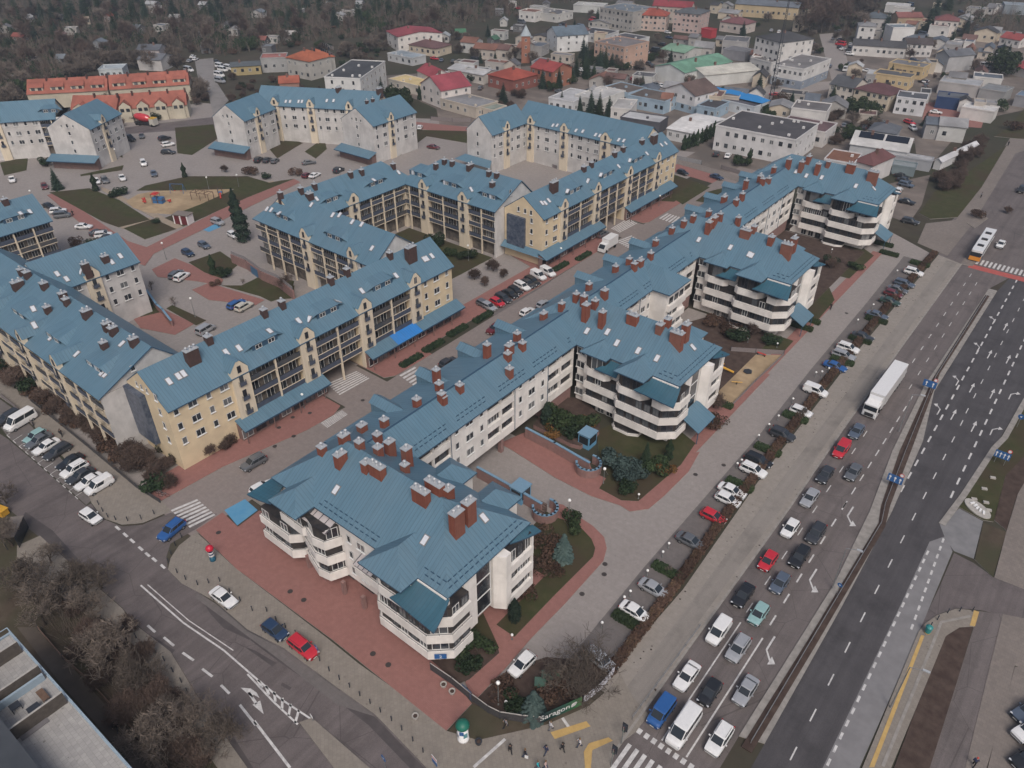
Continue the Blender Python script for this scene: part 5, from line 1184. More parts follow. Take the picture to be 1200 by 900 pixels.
def terrace(pl, pr, n, h, dep, word, dorm):
 a, b = G(*pl, h), G(*pr, h); d = (b-a)/n; ang = math.atan2(d.y, d.x); W = d.length
 proto = None
 for k in range(n):
  c = a + d*k
  if proto is None:
   t = thing('terraced_house', '', 'house', (c.x,c.y,0), ang, 'red-roofed terrace houses')
   m = MB(); m.box(0.02,W-0.02,0,dep,0,h,0); lpart('wall', m, wallmat((0.52,0.47,0.38)), t)
   m = MB(); rr = 4.1; m.add([(0,-0.4,h-0.25),(W,-0.4,h-0.25),(W,dep+0.4,h-0.25),(0,dep+0.4,h-0.25),(0,dep/2,h+rr),(W,dep/2,h+rr)], [(0,1,5,4),(2,3,4,5),(3,0,4),(1,2,5)], 0)
   x0, x1 = W*0.18, W*0.82; c_ = W/2
   if dorm == 'front':
    m.add([(x0-0.3,-1.0,h+0.7),(c_,-1.0,h+2.5),(c_,dep*0.38,h+2.5),(x0-0.3,dep*0.16,h+0.7)], [(0,1,2,3)], 0); m.add([(x1+0.3,-1.0,h+0.7),(c_,-1.0,h+2.5),(c_,dep*0.38,h+2.5),(x1+0.3,dep*0.16,h+0.7)], [(3,2,1,0)], 0)
   else:
    m.add([(x0-0.3,0.6,h+1.9),(x1+0.3,0.6,h+1.9),(x1,dep*0.42,h+3.4),(x0,dep*0.42,h+3.4)], [(0,1,2,3)], 0); m.add([(c_-1,dep*0.36,h+3.2),(c_+1,dep*0.36,h+3.2),(c_,dep*0.5,h+4.4)], [(0,1,2)], 0)
   rf = lpart('roof', m, roofmat((0.36,0.125,0.09)), t)
   m = MB()
   if dorm == 'front':
    m.box(x0,x1,-0.85,dep*0.3,0,h+0.7,0); m.add([(x0,-0.851,h+0.7),(x1,-0.851,h+0.7),(c_,-0.851,h+2.35)], [(0,1,2)], 0)
   else: m.box(x0,x1,0.9,dep*0.3,h,h+1.9,0)
   lpart('bay', m, wallmat((0.55,0.50,0.40)), t)
   m = MB(); m.box(W-0.5,W+0.1,dep*0.4,dep*0.4+0.8,h,h+rr+0.8,0); lpart('chimney', m, roofmat((0.10,0.05,0.045)), rf)
   for x in (W*0.34, W*0.66): put_win(t, x, -0.85 if dorm == 'front' else 0.9, h-1.2 if dorm == 'front' else h+0.5, 0, 1.3, 1.2, 2, DARKF, False)
   proto = t
  else: t = dup(proto, (c.x,c.y,0))
  t['label'] = f'{["","second ","third ","fourth ","fifth ","sixth ","seventh ","eighth "][k]}house from the left end of the {word} red-roofed terrace' if k else f'house at the left end of the {word} red-roofed terrace'
terrace((31,110),(126,105),4,6.5,11,'rear left','shed'); terrace((128,104.5),(222,98),4,6.5,11,'rear right','shed')
terrace((82,129),(136,129),2,5.0,10,'front left','front'); terrace((136,127.5),(219,122),4,5.0,10,'front right','front')
def free(p, r): return all((p.x-x)**2+(p.y-y)**2 > (r+q*0.8)**2 for x, y, q in FOOT)
TOWN = [(590,4),(1180,4),(1190,60),(1180,120),(1085,165),(1010,150),(900,140),(760,135),(640,108),(560,112),(500,75),(520,55),(600,30)]
def in_(x, y, poly):
 ins = False; j = len(poly)-1
 for i in range(len(poly)):
  xi, yi = poly[i]; xj, yj = poly[j]
  if (yi > y) != (yj > y) and x < (xj-xi)*(y-yi)/(yj-yi)+xi: ins = not ins
  j = i
 return ins
c = 0
for _ in range(9000):
 if c >= 120: break
 x, y = hr.uniform(490,1195), hr.uniform(3,165)
 if not in_(x, y, TOWN) or (940 < x < 1000 and y < 105): continue
 p = G(x, y); w, d = hr.uniform(4,13), hr.uniform(4,10)
 if not free(p, math.hypot(w,d)/2): continue
 c += 1; k = w*900/(84/0.18); sc_ = (G(x+5,y)-G(x-5,y)).length/10; hw = w/2/sc_
 wl = hr.choice([WH,(0.5,0.5,0.49),(0.42,0.40,0.38),CRM,(0.35,0.34,0.34),(0.5,0.45,0.40)]); rc = hr.choice([PALE,DG,GR,(0.13,0.13,0.14),(0.17,0.10,0.09),(0.30,0.30,0.31),(0.24,0.12,0.09),(0.12,0.14,0.17)])
 house('small building among the crowded yards and halls of the town', (x-hw,y-hw*0.10), (x+hw,y+hw*0.10), hr.uniform(2.8,5.5), d, hr.choice(['flat','flat','gable','gableF']), hr.uniform(1,2.2), wl, rc, 1, None, 'outbuilding', 'outbuilding', 'small buildings among the town yards', True, False)
CARSPOTS = []
for _ in range(9000):
 if len(CARSPOTS) >= 150: break
 x, y = hr.uniform(490,1195), hr.uniform(3,200)
 if not in_(x, y, TOWN+[]) : continue
 p = G(x, y)
 if not free(p, 1.6): continue
 FOOT.append((p.x,p.y,1.5)); CARSPOTS.append((x,y))
HUTS = [(28,21,WH,PALE),(64,19,GR,DG),(125,19,(0.4,0.3,0.3),RED),(113,50,(0.30,0.32,0.35),(0.20,0.23,0.27)),(33,70,(0.55,0.54,0.50),(0.45,0.45,0.44)),(70,68,GR,(0.22,0.25,0.28)),(14,92,CRM,GR),(157,32,GR,(0.15,0.17,0.19)),(100,22,CRM,(0.35,0.26,0.20)),(185,30,WH,(0.17,0.19,0.22)),(175,4,GR,PALE),(178,8,WH,PALE),(82,34,WH,PALE),(20,42,(0.3,0.18,0.15),(0.30,0.09,0.07)),(64,40,GR,(0.30,0.2,0.2)),(5,32,WH,GR),(204,20,PALE,PALE),(236,5,GR,PALE),(265,28,GR,(0.2,0.2,0.21)),(300,14,WH,(0.24,0.28,0.32)),(304,46,GR,(0.3,0.12,0.1)),(338,40,WH,WH),(240,55,GR,(0.30,0.13,0.12)),(318,44,WH,GR),(348,12,WH,GR),(395,17,WH,PALE),(384,5,WH,PALE),(420,4,PALE,PALE),(406,12,WH,GR),(272,35,WH,PALE),(312,55,GR,(0.22,0.24,0.26)),(226,40,GR,(0.13,0.15,0.17)),(600,3,WH,PALE),(585,12,GR,PALE),(590,24,WH,PALE),(607,30,GR,(0.4,0.4,0.4)),(520,42,WH,(0.42,0.45,0.47)),(540,38,GR,(0.09,0.22,0.13)),(575,45,GR,(0.09,0.2,0.13)),(640,4,GR,(0.2,0.2,0.22))]
for k, (x, y, wl, rc) in enumerate(HUTS):
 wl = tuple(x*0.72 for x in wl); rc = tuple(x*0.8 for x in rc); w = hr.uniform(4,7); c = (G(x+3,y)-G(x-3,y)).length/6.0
 dx = w/c/2 if c else 4
 side = 'left' if x < 150 else 'middle' if x < 420 else 'far'
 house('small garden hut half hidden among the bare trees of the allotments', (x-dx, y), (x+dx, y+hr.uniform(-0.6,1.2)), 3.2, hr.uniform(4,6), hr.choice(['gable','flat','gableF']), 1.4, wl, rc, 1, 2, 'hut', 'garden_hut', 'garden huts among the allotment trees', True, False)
# == vehicles
def paint(name, c, metal=0.0):
 return M_plain('car_paint_'+name, c, 0.28, 0.5, metal, 0.5)
PAINTS = {'white': paint('white',(0.74,0.74,0.74)), 'silver': paint('silver',(0.42,0.43,0.45),0.3), 'grey': paint('grey',(0.15,0.16,0.175),0.3), 'bluegrey': paint('bluegrey',(0.12,0.15,0.20),0.3),
 'black': paint('black',(0.018,0.019,0.022)), 'dark': paint('dark',(0.04,0.043,0.05)), 'red': paint('red',(0.50,0.025,0.04)), 'darkred': paint('darkred',(0.13,0.02,0.025)), 'blue': paint('blue',(0.025,0.10,0.30)),
 'navy': paint('navy',(0.022,0.045,0.095)), 'teal': paint('teal',(0.26,0.42,0.42)), 'green': paint('green',(0.03,0.06,0.045)), 'cream': paint('cream',(0.55,0.53,0.47)), 'yellow': paint('yellow',(0.65,0.40,0.03)), 'orange': paint('orange',(0.70,0.28,0.04))}
TYRE = M_plain('tyre', (0.018,0.018,0.019), 0.85, 0.2); RIM = M_plain('rim', (0.30,0.31,0.32), 0.4, 0.5, 0.6)
CGLASS = M_plain('car_glass', (0.022,0.028,0.035), 0.12, 0.6); LAMP = M_plain('headlight_lens', (0.55,0.57,0.60), 0.15, 0.6); TAIL = M_plain('tail_light_lens', (0.30,0.015,0.015), 0.25, 0.5)
TRIMB = M_plain('black_plastic', (0.03,0.03,0.032), 0.6, 0.3); PLATE = M_plain('number_plate', (0.62,0.62,0.60), 0.5)
KIND = {
 'hatch': (4.05,1.76,1.48,[(0,.80,.82),(.03,.92,.95),(.12,.99,.96),(.5,1,.93),(.70,.99,.93),(.86,.96,.86),(.95,.90,.76),(.99,.80,.60)], (.03,.12,.55,.74), .93),
 'sedan': (4.6,1.80,1.44,[(0,.82,.80),(.03,.92,.95),(.14,.98,.99),(.3,1,.95),(.5,1,.92),(.68,.99,.92),(.86,.96,.83),(.95,.90,.74),(.99,.80,.58)], (.13,.26,.55,.71), .92),
 'suv': (4.45,1.86,1.66,[(0,.84,.95),(.03,.95,1.05),(.12,1,1.08),(.5,1,1.05),(.71,1,1.04),(.87,.97,.99),(.95,.92,.88),(.99,.84,.66)], (.025,.09,.57,.74), 1.05),
 'wagon': (4.7,1.82,1.50,[(0,.84,.85),(.03,.94,.98),(.12,.99,.98),(.5,1,.94),(.70,1,.93),(.87,.96,.85),(.95,.90,.75),(.99,.80,.58)], (.025,.08,.58,.72), .94),
 'minivan': (4.4,1.85,1.85,[(0,.88,1.0),(.02,.96,1.1),(.1,1,1.12),(.5,1,1.1),(.76,1,1.08),(.9,.97,.98),(.96,.92,.85),(.99,.84,.62)], (.015,.04,.68,.84), 1.1),
 'panel_van': (4.5,1.84,1.86,[(0,.90,1.1),(.02,.97,1.15),(.1,1,1.15),(.5,1,1.13),(.72,1,1.1),(.87,.97,1.0),(.95,.92,.85),(.99,.84,.62)], (.012,.03,.62,.79), 1.12),
 'van': (5.5,2.02,2.35,[(0,.92,1.3),(.02,.98,1.35),(.1,1,1.35),(.5,1,1.33),(.80,1,1.3),(.92,.97,1.12),(.97,.93,.95),(.995,.86,.65)], (.01,.025,.72,.87), 1.33)}
def car_meshes(kind, one=None):
 L, W, H, prof, cab, belt = KIND[kind]; hw0 = W/2; blind = kind in ('panel_van',)
 parts = {}
 b = MB(); rings = []
 for fx, fw, zt in prof:
  x = (fx-0.5)*L; hw = hw0*fw; zb = 0.24 if 0.04 < fx < 0.94 else 0.36
  rings.append([(x,hw*0.80,zb),(x,hw*0.97,zb+0.16),(x,hw,zb+0.36),(x,hw*0.985,zt-0.14),(x,hw*0.93,zt-0.03),(x,hw*0.55,zt+0.015),(x,0,zt+0.025)])
 n = len(rings[0])
 for r in rings: r += [(x,-y,z) for x,y,z in reversed(r[:-1])]
 N = len(rings[0]); V = [p for r in rings for p in r]; F = []
 for i in range(len(rings)-1):
  for j in range(N-1): F.append((i*N+j,(i+1)*N+j,(i+1)*N+j+1,i*N+j+1))
  F.append((i*N+N-1,(i+1)*N+N-1,(i+1)*N,i*N))
 F.append(tuple(range(N))); F.append(tuple(reversed(range((len(rings)-1)*N,len(rings)*N))))
 b.add(V, F, 0)
 rb, rr, fr, fb = [(c-0.5)*L for c in cab]; tw = 0.80 if kind not in ('van','panel_van','minivan') else 0.88
 zb = belt-0.02; zr = H-0.06; wb = hw0*0.93; wr_ = hw0*tw; xm = (rr+fr)/2
 lo = [(rb,wb*0.93),(rb+0.25,wb),((rb+fb)/2,wb),(fb-0.45,wb*0.99),(fb,wb*0.80)]
 hi = [(rr,wr_*0.90),(rr+0.18,wr_),(xm,wr_),(fr-0.20,wr_*0.98),(fr,wr_*0.86)]
 lo3 = [(x,y,zb) for x,y in lo]; hi3 = [(x,y,zr) for x,y in hi]
 for s in (1,-1):
  A = [(x,s*y,z) for x,y,z in lo3]; B = [(x,s*y,z) for x,y,z in hi3]
  for i in range(4):
   q = [A[i],A[i+1],B[i+1],B[i]]; b.add(q, [(0,1,2,3)] if s < 0 else [(3,2,1,0)], 0)
 b.add([(lo3[0][0],-lo3[0][1],zb),lo3[0],hi3[0],(hi3[0][0],-hi3[0][1],zr)], [(3,2,1,0)], 0)
 b.add([(lo3[4][0],-lo3[4][1],zb),lo3[4],hi3[4],(hi3[4][0],-hi3[4][1],zr)], [(0,1,2,3)], 0)
 top = [(x,y,zr) for x,y in hi]+[(x,-y,zr) for x,y in reversed(hi)]
 cap = [(xm+(x-xm)*0.90,y*0.86,H) for x,y,_ in top]; k = len(top)
 b.add(top+cap, [(i,k+i,k+(i+1)%k,(i+1)%k) for i in range(k)]+[tuple(reversed(range(k,2*k)))], 0)
 b.box(L*0.475-0.02,L*0.475+0.035,-hw0*0.6,hw0*0.6,0.36,0.52,1); b.box(-L*0.5-0.02,-L*0.47,-hw0*0.7,hw0*0.7,0.38,0.55,1)
 for s in (1,-1): b.obox(fb-0.55, s*(hw0+0.09), belt-0.02, belt+0.14, 0.12, 0.22, 0, 0)
 b.box(L*0.49+0.0,L*0.49+0.03,-0.26,0.26,0.40,0.50,2)
 if kind in ('suv','wagon'):
  for s in (1,-1): b.tube((rr+0.3,s*wr_*0.84,H+0.03),(fr-0.25,s*wr_*0.82,H+0.03),0.022,n=4,mi=1)
 def glass_quad(m, a0, a1, b1, b0, u0, u1, v0, v1, off, mi=0):
  a0,a1,b0,b1 = map(Vector,(a0,a1,b0,b1)); nn = (a1-a0).cross(b0-a0).normalized()*off
  P = [(a0.lerp(a1,u)).lerp(b0.lerp(b1,u),v)+nn for u,v in ((u0,v0),(u1,v0),(u1,v1),(u0,v1))]; m.add(P,[(0,1,2,3)],mi)
 g = MB(); glass_quad(g,(lo3[4][0],lo3[4][1],zb),(lo3[4][0],-lo3[4][1],zb),(hi3[4][0],-hi3[4][1],zr),(hi3[4][0],hi3[4][1],zr),0.03,0.97,0.06,0.97,-0.012)
 g.f = [tuple(reversed(f)) for f in g.f] if False else g.f; parts['windscreen'] = g
 g = MB(); glass_quad(g,(lo3[0][0],-lo3[0][1],zb),(lo3[0][0],lo3[0][1],zb),(hi3[0][0],hi3[0][1],zr),(hi3[0][0],-hi3[0][1],zr),0.08,0.92,0.15,0.94,-0.012)
 if not blind: parts['rear_window'] = g
 sides = []
 for s in (1,-1):
  g = MB()
  for i,(u0,u1) in ((0,(0.25,0.95)),(1,(0.05,0.97)),(2,(0.03,0.97)),(3,(0.03,0.72))):
   if blind and i < 2: continue
   if kind == 'van' and i == 0: continue
   A = [(x,s*y,z) for x,y,z in lo3]; B = [(x,s*y,z) for x,y,z in hi3]
   glass_quad(g,A[i],A[i+1],B[i+1],B[i],u0,u1,0.10,0.90,0.012*(-1 if s>0 else 1)*-1 if False else (-0.012 if s>0 else 0.012)*-1*-1)
  sides.append(g)
 wheels = []
 for x in (-L*0.30, L*0.315):
  for s in (1,-1):
   w = MB(); y = s*(hw0-0.11); w.tube((x,y-0.11*1,0.32),(x,y+0.11,0.32),0.32,0.32,12,0); w.tube((x,y+s*0.112,0.32),(x,y+s*0.118,0.32),0.20,0.20,10,1); wheels.append(w)
 heads = []; tails = []
 for s in (1,-1):
  h = MB(); h.obox(L*0.455, s*hw0*0.73, 0.60, 0.74 if kind!='van' else 0.95, 0.22, 0.30, -s*R(28), 0); heads.append(h)
  t = MB(); t.obox(-L*0.475, s*hw0*0.80, 0.70, 0.92 if kind not in('van','minivan','suv','panel_van') else 1.25, 0.12, 0.20, s*R(20), 0); tails.append(t)
 return b, parts, sides, wheels, heads, tails
_cm = {}
def car_proto(kind, colour, simple):
 key = (kind, colour, simple)
 if key in _cm: return _cm[key]
 b, parts, sides, wheels, heads, tails = car_meshes(kind); P = PAINTS[colour]
 if simple:
  def merge(src, mi):
   base = len(b.v); b.v += src.v; b.f += [tuple(base+i for i in f) for f in src.f]; b.m += [mi]*len(src.f)
  for g in list(parts.values())+sides: merge(g,3)
  for w in wheels: merge(w,4)
  for t in tails: merge(t,5)
  r = b.mesh('car_body', [P,TRIMB,PLATE,CGLASS,TYRE,TAIL])
 else:
  shared = _cm.setdefault(('parts',kind), None)
  if shared is None:
   shared = [(n, g.mesh(n,[CGLASS])) for n, g in parts.items()]+[('side_window', g.mesh('side_window',[CGLASS])) for g in sides]+[('wheel', w.mesh('wheel',[TYRE,RIM])) for w in wheels]+[('headlight', h.mesh('headlight',[LAMP])) for h in heads]+[('tail_light', t.mesh('tail_light',[TAIL])) for t in tails]
   _cm[('parts',kind)] = shared
  r = [('body', b.mesh('car_body',[P,TRIMB,PLATE]))]+shared
 _cm[key] = r; return r
CARWORD = {'hatch':'hatchback','sedan':'saloon car','suv':'off-road style car','wagon':'estate car','minivan':'people carrier','panel_van':'small panel van','van':'large van'}
COLWORD = {'white':'white','silver':'silver','grey':'grey','bluegrey':'blue-grey','black':'black','dark':'dark grey','red':'bright red','darkred':'dark red','blue':'blue','navy':'navy blue','teal':'pale turquoise','green':'dark green','cream':'cream','yellow':'yellow','orange':'orange'}
def put_car(px, py, kind, colour, head, where, group, simple=False, name=None, zc=0.7, label=None):
 p = G(px, py, zc); q = Vector((p.x, p.y, 0.03))
 ang = R(head) if not isinstance(head, tuple) else (lambda v: math.atan2(v.y, v.x))(G(px+head[0], py+head[1], 0)-G(px, py, 0))
 lab = label or f'{COLWORD[colour]} {CARWORD[kind]} {where}'
 nm = name or ('parked_car' if 'van' not in kind or kind == 'minivan' else 'parked_van')
 cat = 'van' if kind in ('van','panel_van') else 'car'
 pr = car_proto(kind, colour, simple)
 if simple:
  o = link(nm, pr, None, q, ang); return tag(o, lab, cat, group)
 t = thing(nm, lab, cat, q, ang, group)
 for n, me in pr: link(n, me, t)
 return t
DN = -90.5
QUEUE = [
 (775,834,'minivan','blue','at the front of the queue beside the kerb'),(801,853,'van','white','in the middle lane by the stop line'),(843,866,'suv','white','nearest the median at the stop line'),
 (805,792,'sedan','white','behind the blue people carrier by the kerb'),(832,811,'hatch','black','right behind the large white van'),(874,809,'sedan','silver','in the lane nearest the median'),
 (842,740,'panel_van','white','in the kerb lane of the queue'),(865,760,'suv','silver','beside the small white panel van in the queue'),(889,719,'hatch','teal','in the middle of the queue'),
 (871,697,'sedan','black','in the kerb lane ahead of the red hatchback'),(914,683,'hatch','bluegrey','behind the turquoise hatchback in the queue'),(900,657,'hatch','red','in the kerb lane of the queue'),
 (937,652,'wagon','black','two cars behind the turquoise hatchback'),(926,619,'hatch','white','in the kerb lane behind the red hatchback'),(956,625,'suv','dark','in the middle lane beside the white hatchback'),
 (949,583,'sedan','silver','in the kerb lane ahead of the dark saloon'),(967,556,'sedan','dark','in the kerb lane ahead of the red van'),(1000,553,'sedan','grey','in the middle lane near the blue lane sign'),
 (986,527,'panel_van','red','in the queue behind a grey saloon'),(1004,505,'sedan','bluegrey','right in front of the white lorry')]
for x, y, k, c, w in QUEUE: put_car(x, y, k, c, DN, w, 'vehicles queueing on the main road', False, 'queueing_van' if k in ('van','panel_van') else 'queueing_car')
PARK = [(767,690,'sedan','silver',0,'parked between two low hedges nearest the corner'),(745,717,'sedan','white',0,'parked beside the hedge nearest the corner'),(704,773,'wagon','silver',-8,'parked by the white end of the banner fence'),
 (612,778,'hatch','white',(-8,8),'standing alone on the paving by the bare tree'),(810,634,'sedan','grey',0,'parked alone in the bays past the second hedge'),(836,605,'hatch','red',0,'parked between low hedges by the court'),
 (858,575,'sedan','white',0,'parked behind its white neighbour, next to the red car'),(853,585,'hatch','white',0,'parked in front of another white car near the red one'),(883,551,'suv','white',0,'parked beside the black estate car'),
 (889,539,'wagon','black',0,'parked beside a white off-road style car'),(917,509,'suv','dark',0,'parked with a hedge and empty bays on both sides'),(939,482,'hatch','white',0,'parked beside the hedge under a bare young tree'),
 (956,458,'panel_van','white',0,'parked in the bays near the sandy playground'),(979,429,'sedan','blue',0,'parked in the bays along the court'),(989,416,'wagon','silver',0,'parked beside a white car and the hedge'),(994,408,'suv','white',0,'parked beyond the silver estate car'),
 (1011,394,'sedan','dark',0,'parked beside a round clipped shrub'),(1028,369,'sedan','bluegrey',0,'parked by the hedge near the farthest block'),(1043,353,'sedan','green',0,'parked beside the dark red hatchback'),
 (1047,344,'hatch','darkred',0,'parked between a green and a grey car'),(1052,339,'sedan','grey',0,'parked between the dark red and the blue-grey cars'),(1060,332,'wagon','bluegrey',0,'parked second from the far end of the bays'),(1071,319,'suv','white',0,'parked at the far end of the bays')]
for x, y, k, c, h, w in PARK: put_car(x, y, k, c, h if isinstance(h, tuple) else h-0.5, w, 'cars parked along the court')
LP = (-12, 7)
for x, y, k, c, w in [(24,494,'van','white','with dark windows at the far end of the left car park'),(9,489,'wagon','dark','half hidden behind the long white van'),(41,511,'hatch','teal','in the left car park'),(45,516,'sedan','grey','between the turquoise and white cars, left car park'),(54,523,'sedan','white','parked between two grey cars, left car park'),
 (67,529,'wagon','dark','at the gap in the left car park row'),(82,541,'sedan','black','just past the gap in the left car park'),(87,550,'suv','white','with three dark side windows, left car park'),(94,557,'sedan','dark','between two white cars, left car park'),(104,564,'sedan','white','beside the panel van, left car park'),(116,569,'panel_van','white','at the near end of the left car park row')]:
 put_car(x, y, k, c, LP, w, 'cars in the left car park')
put_car(106,605,'hatch','white',(14,9),'driving along the lower road','cars on the lower streets',False,'moving_car')
put_car(201,621,'suv','blue',(-12,10),'turning out of the crossing into the lower road','cars on the lower streets',False,'moving_car')
put_car(262,700,'sedan','white',(12,9),'standing in the lay-by below the red plaza','cars on the lower streets')
put_car(322,738,'hatch','navy',(12,9),'in the lay-by next to the red one','cars on the lower streets')
put_car(355,758,'wagon','red',(12,9.5),'in the lay-by beside a round blue sign','cars on the lower streets')
put_car(297,542,'suv','grey',(-14,8),'driving down the street below the cream block','cars on the inner street',False,'moving_car')
put_car(307,571,'hatch','white',(14,-8),'peeping out behind the nearest blue roof','cars on the inner street')
SP = (8, 4.2)
for x, y, k, c, w in [(573,359,'hatch','silver','at the near end of the street row beside a red car'),(567,356,'hatch','grey','tucked behind the silver one in the street row'),(583,354,'hatch','red','between silver and dark cars in the street row'),(590,349,'wagon','dark','next to the red one in the street row'),(598,344,'sedan','black','fourth from the near end of the street row'),(604,340,'hatch','black','beside the white estate in the street row'),
 (612,335,'wagon','white','in the middle of the street row'),(619,332,'sedan','dark','just beyond the white estate in the street row'),(624,329,'wagon','black','beside the white vans in the street row'),(631,323,'panel_van','white','second from the far end of the street row'),(642,319,'panel_van','white','at the far end of the street row')]:
 put_car(x, y, k, c, SP, w, 'cars parked across the inner street')
put_car(580,385,'suv','darkred',(-12,7),'driving between the clipped hedges and the white wing','cars on the inner street',False,'moving_car')
put_car(592,391,'hatch','dark',(-12,7),'half hidden by the chimneys on the white wing','cars on the inner street')
put_car(706,274,'suv','grey',(12,-6),'at the passage behind the white box lorry','cars on the inner street')
for x, y, c in ((676,342,'white'),(637,356,'silver'),(618,365,'white'),(553,414,'white'),(525,424,'dark')): put_car(x,y,'hatch',c,(12,-7),'partly hidden behind the chimneys of the white wing' if c!='white' else 'just showing beyond the wing roof','cars on the inner street',True,label={(676):'white hatchback showing beyond the second block roof',(637):'silver hatchback showing beyond the wing roof',(618):'white hatchback showing behind the second silver one',(553):'white hatchback showing beyond the first wing dormer',(525):'dark hatchback showing beyond the first wing dormer'}[x])
SQ = [(14,210,'sedan','white',(1,5),'driving past the left crescent'),(52,218,'hatch','darkred',(2,5),'by the conifer at the corner of the square'),(113,212,'sedan','white',(3,4),'at the left end of the bays below the crescent canopy'),(123,211,'suv','grey',(3,4),'beside a white one below the crescent canopy'),(143,208,'sedan','white',(3,5),'near the path to the playground'),
 (168,191,'suv','white',(2,5),'driving out of the upper car park'),(180,203,'sedan','bluegrey',(2,5),'on the square road above the playground'),(150,163,'van','black',(8,1),'in the upper car park'),(166,159,'hatch','grey',(1,4),'next to the black van in the upper car park'),(193,162,'suv','black',(8,-2),'at the back of the upper car park'),(197,169,'suv','white',(8,-1.5),'between black cars in the upper car park'),(197,178,'wagon','black',(8,0),'at the front of the upper car park'),
 (303,187,'suv','black',(5,-4),'first of three under the crescent canopy'),(313,187,'sedan','dark',(5,-4),'second of three under the crescent canopy'),(322,188,'hatch','grey',(5,-4),'third of three under the crescent canopy'),(362,190,'sedan','grey',(7,-1),'driving below the blue forecourt tower'),(369,205,'sedan','white',(6,-3),'beside a dark red one at the square'),(360,205,'hatch','darkred',(6,-3),'beside the round shrub at the square'),(397,199,'suv','dark',(6,-3),'behind the courtyard roof ridge'),
 (57,241,'sedan','black',(8,3),'first in the row beside the left-edge block'),(68,247,'suv','white',(9,-1),'in the row beside the left-edge block'),(73,252,'minivan','grey',(9,-1),'in the row beside the left-edge block'),(98,265,'sedan','white',(9,0),'alone in its bays left of the playground'),(115,272,'sedan','dark',(9,-2),'first of three left of the small lawn'),(121,275,'suv','white',(9,-1),'between two dark ones left of the small lawn'),(127,278,'sedan','black',(9,-2),'nearest of three left of the small lawn'),
 (255,260,'suv','silver',(8,3),'beside the blue disabled bay on the square'),(273,275,'hatch','white',(7,4),'half hidden by the tall evergreen'),(239,287,'hatch','bluegrey',(8,4),'nearer the evergreen of two blue-grey ones'),(220,296,'hatch','navy',(8,4),'by the corner of the lawn'),
 (206,321,'wagon','grey',(9,-7),'beside a white one in the courtyard bays'),(213,324,'suv','white',(9,-6),'beside a grey estate in the courtyard bays'),(277,356,'wagon','blue',(9,-5),'in the courtyard behind the cream street block'),(286,359,'suv','cream',(9,-5),'beside a blue one behind the cream street block'),(241,386,'minivan','silver',(12,-7),'squeezed behind the cream street block roof'),
 (508,172,'sedan','darkred',(7,1),'alone on the paving behind the courtyard roof'),(840,180,'suv','dark',(4,-6),'in front of the long white office building'),(853,182,'sedan','white',(4,-6),'beside a dark one at the white office building'),(840,207,'sedan','navy',(9,3),'driving towards the farthest block'),(800,202,'hatch','black',(9,3),'by the far end of the cream street block'),
 (481,148,'hatch','navy',(2,-4),'first of three by the garden wall'),(486,148,'hatch','bluegrey',(2,-4),'second of three by the garden wall'),(492,149,'hatch','white',(2,-4),'third of three by the garden wall')]
for x, y, k, c, h, w in SQ: put_car(x, y, k, c, h, w, 'cars round the square and courtyards', x < 130 and False)
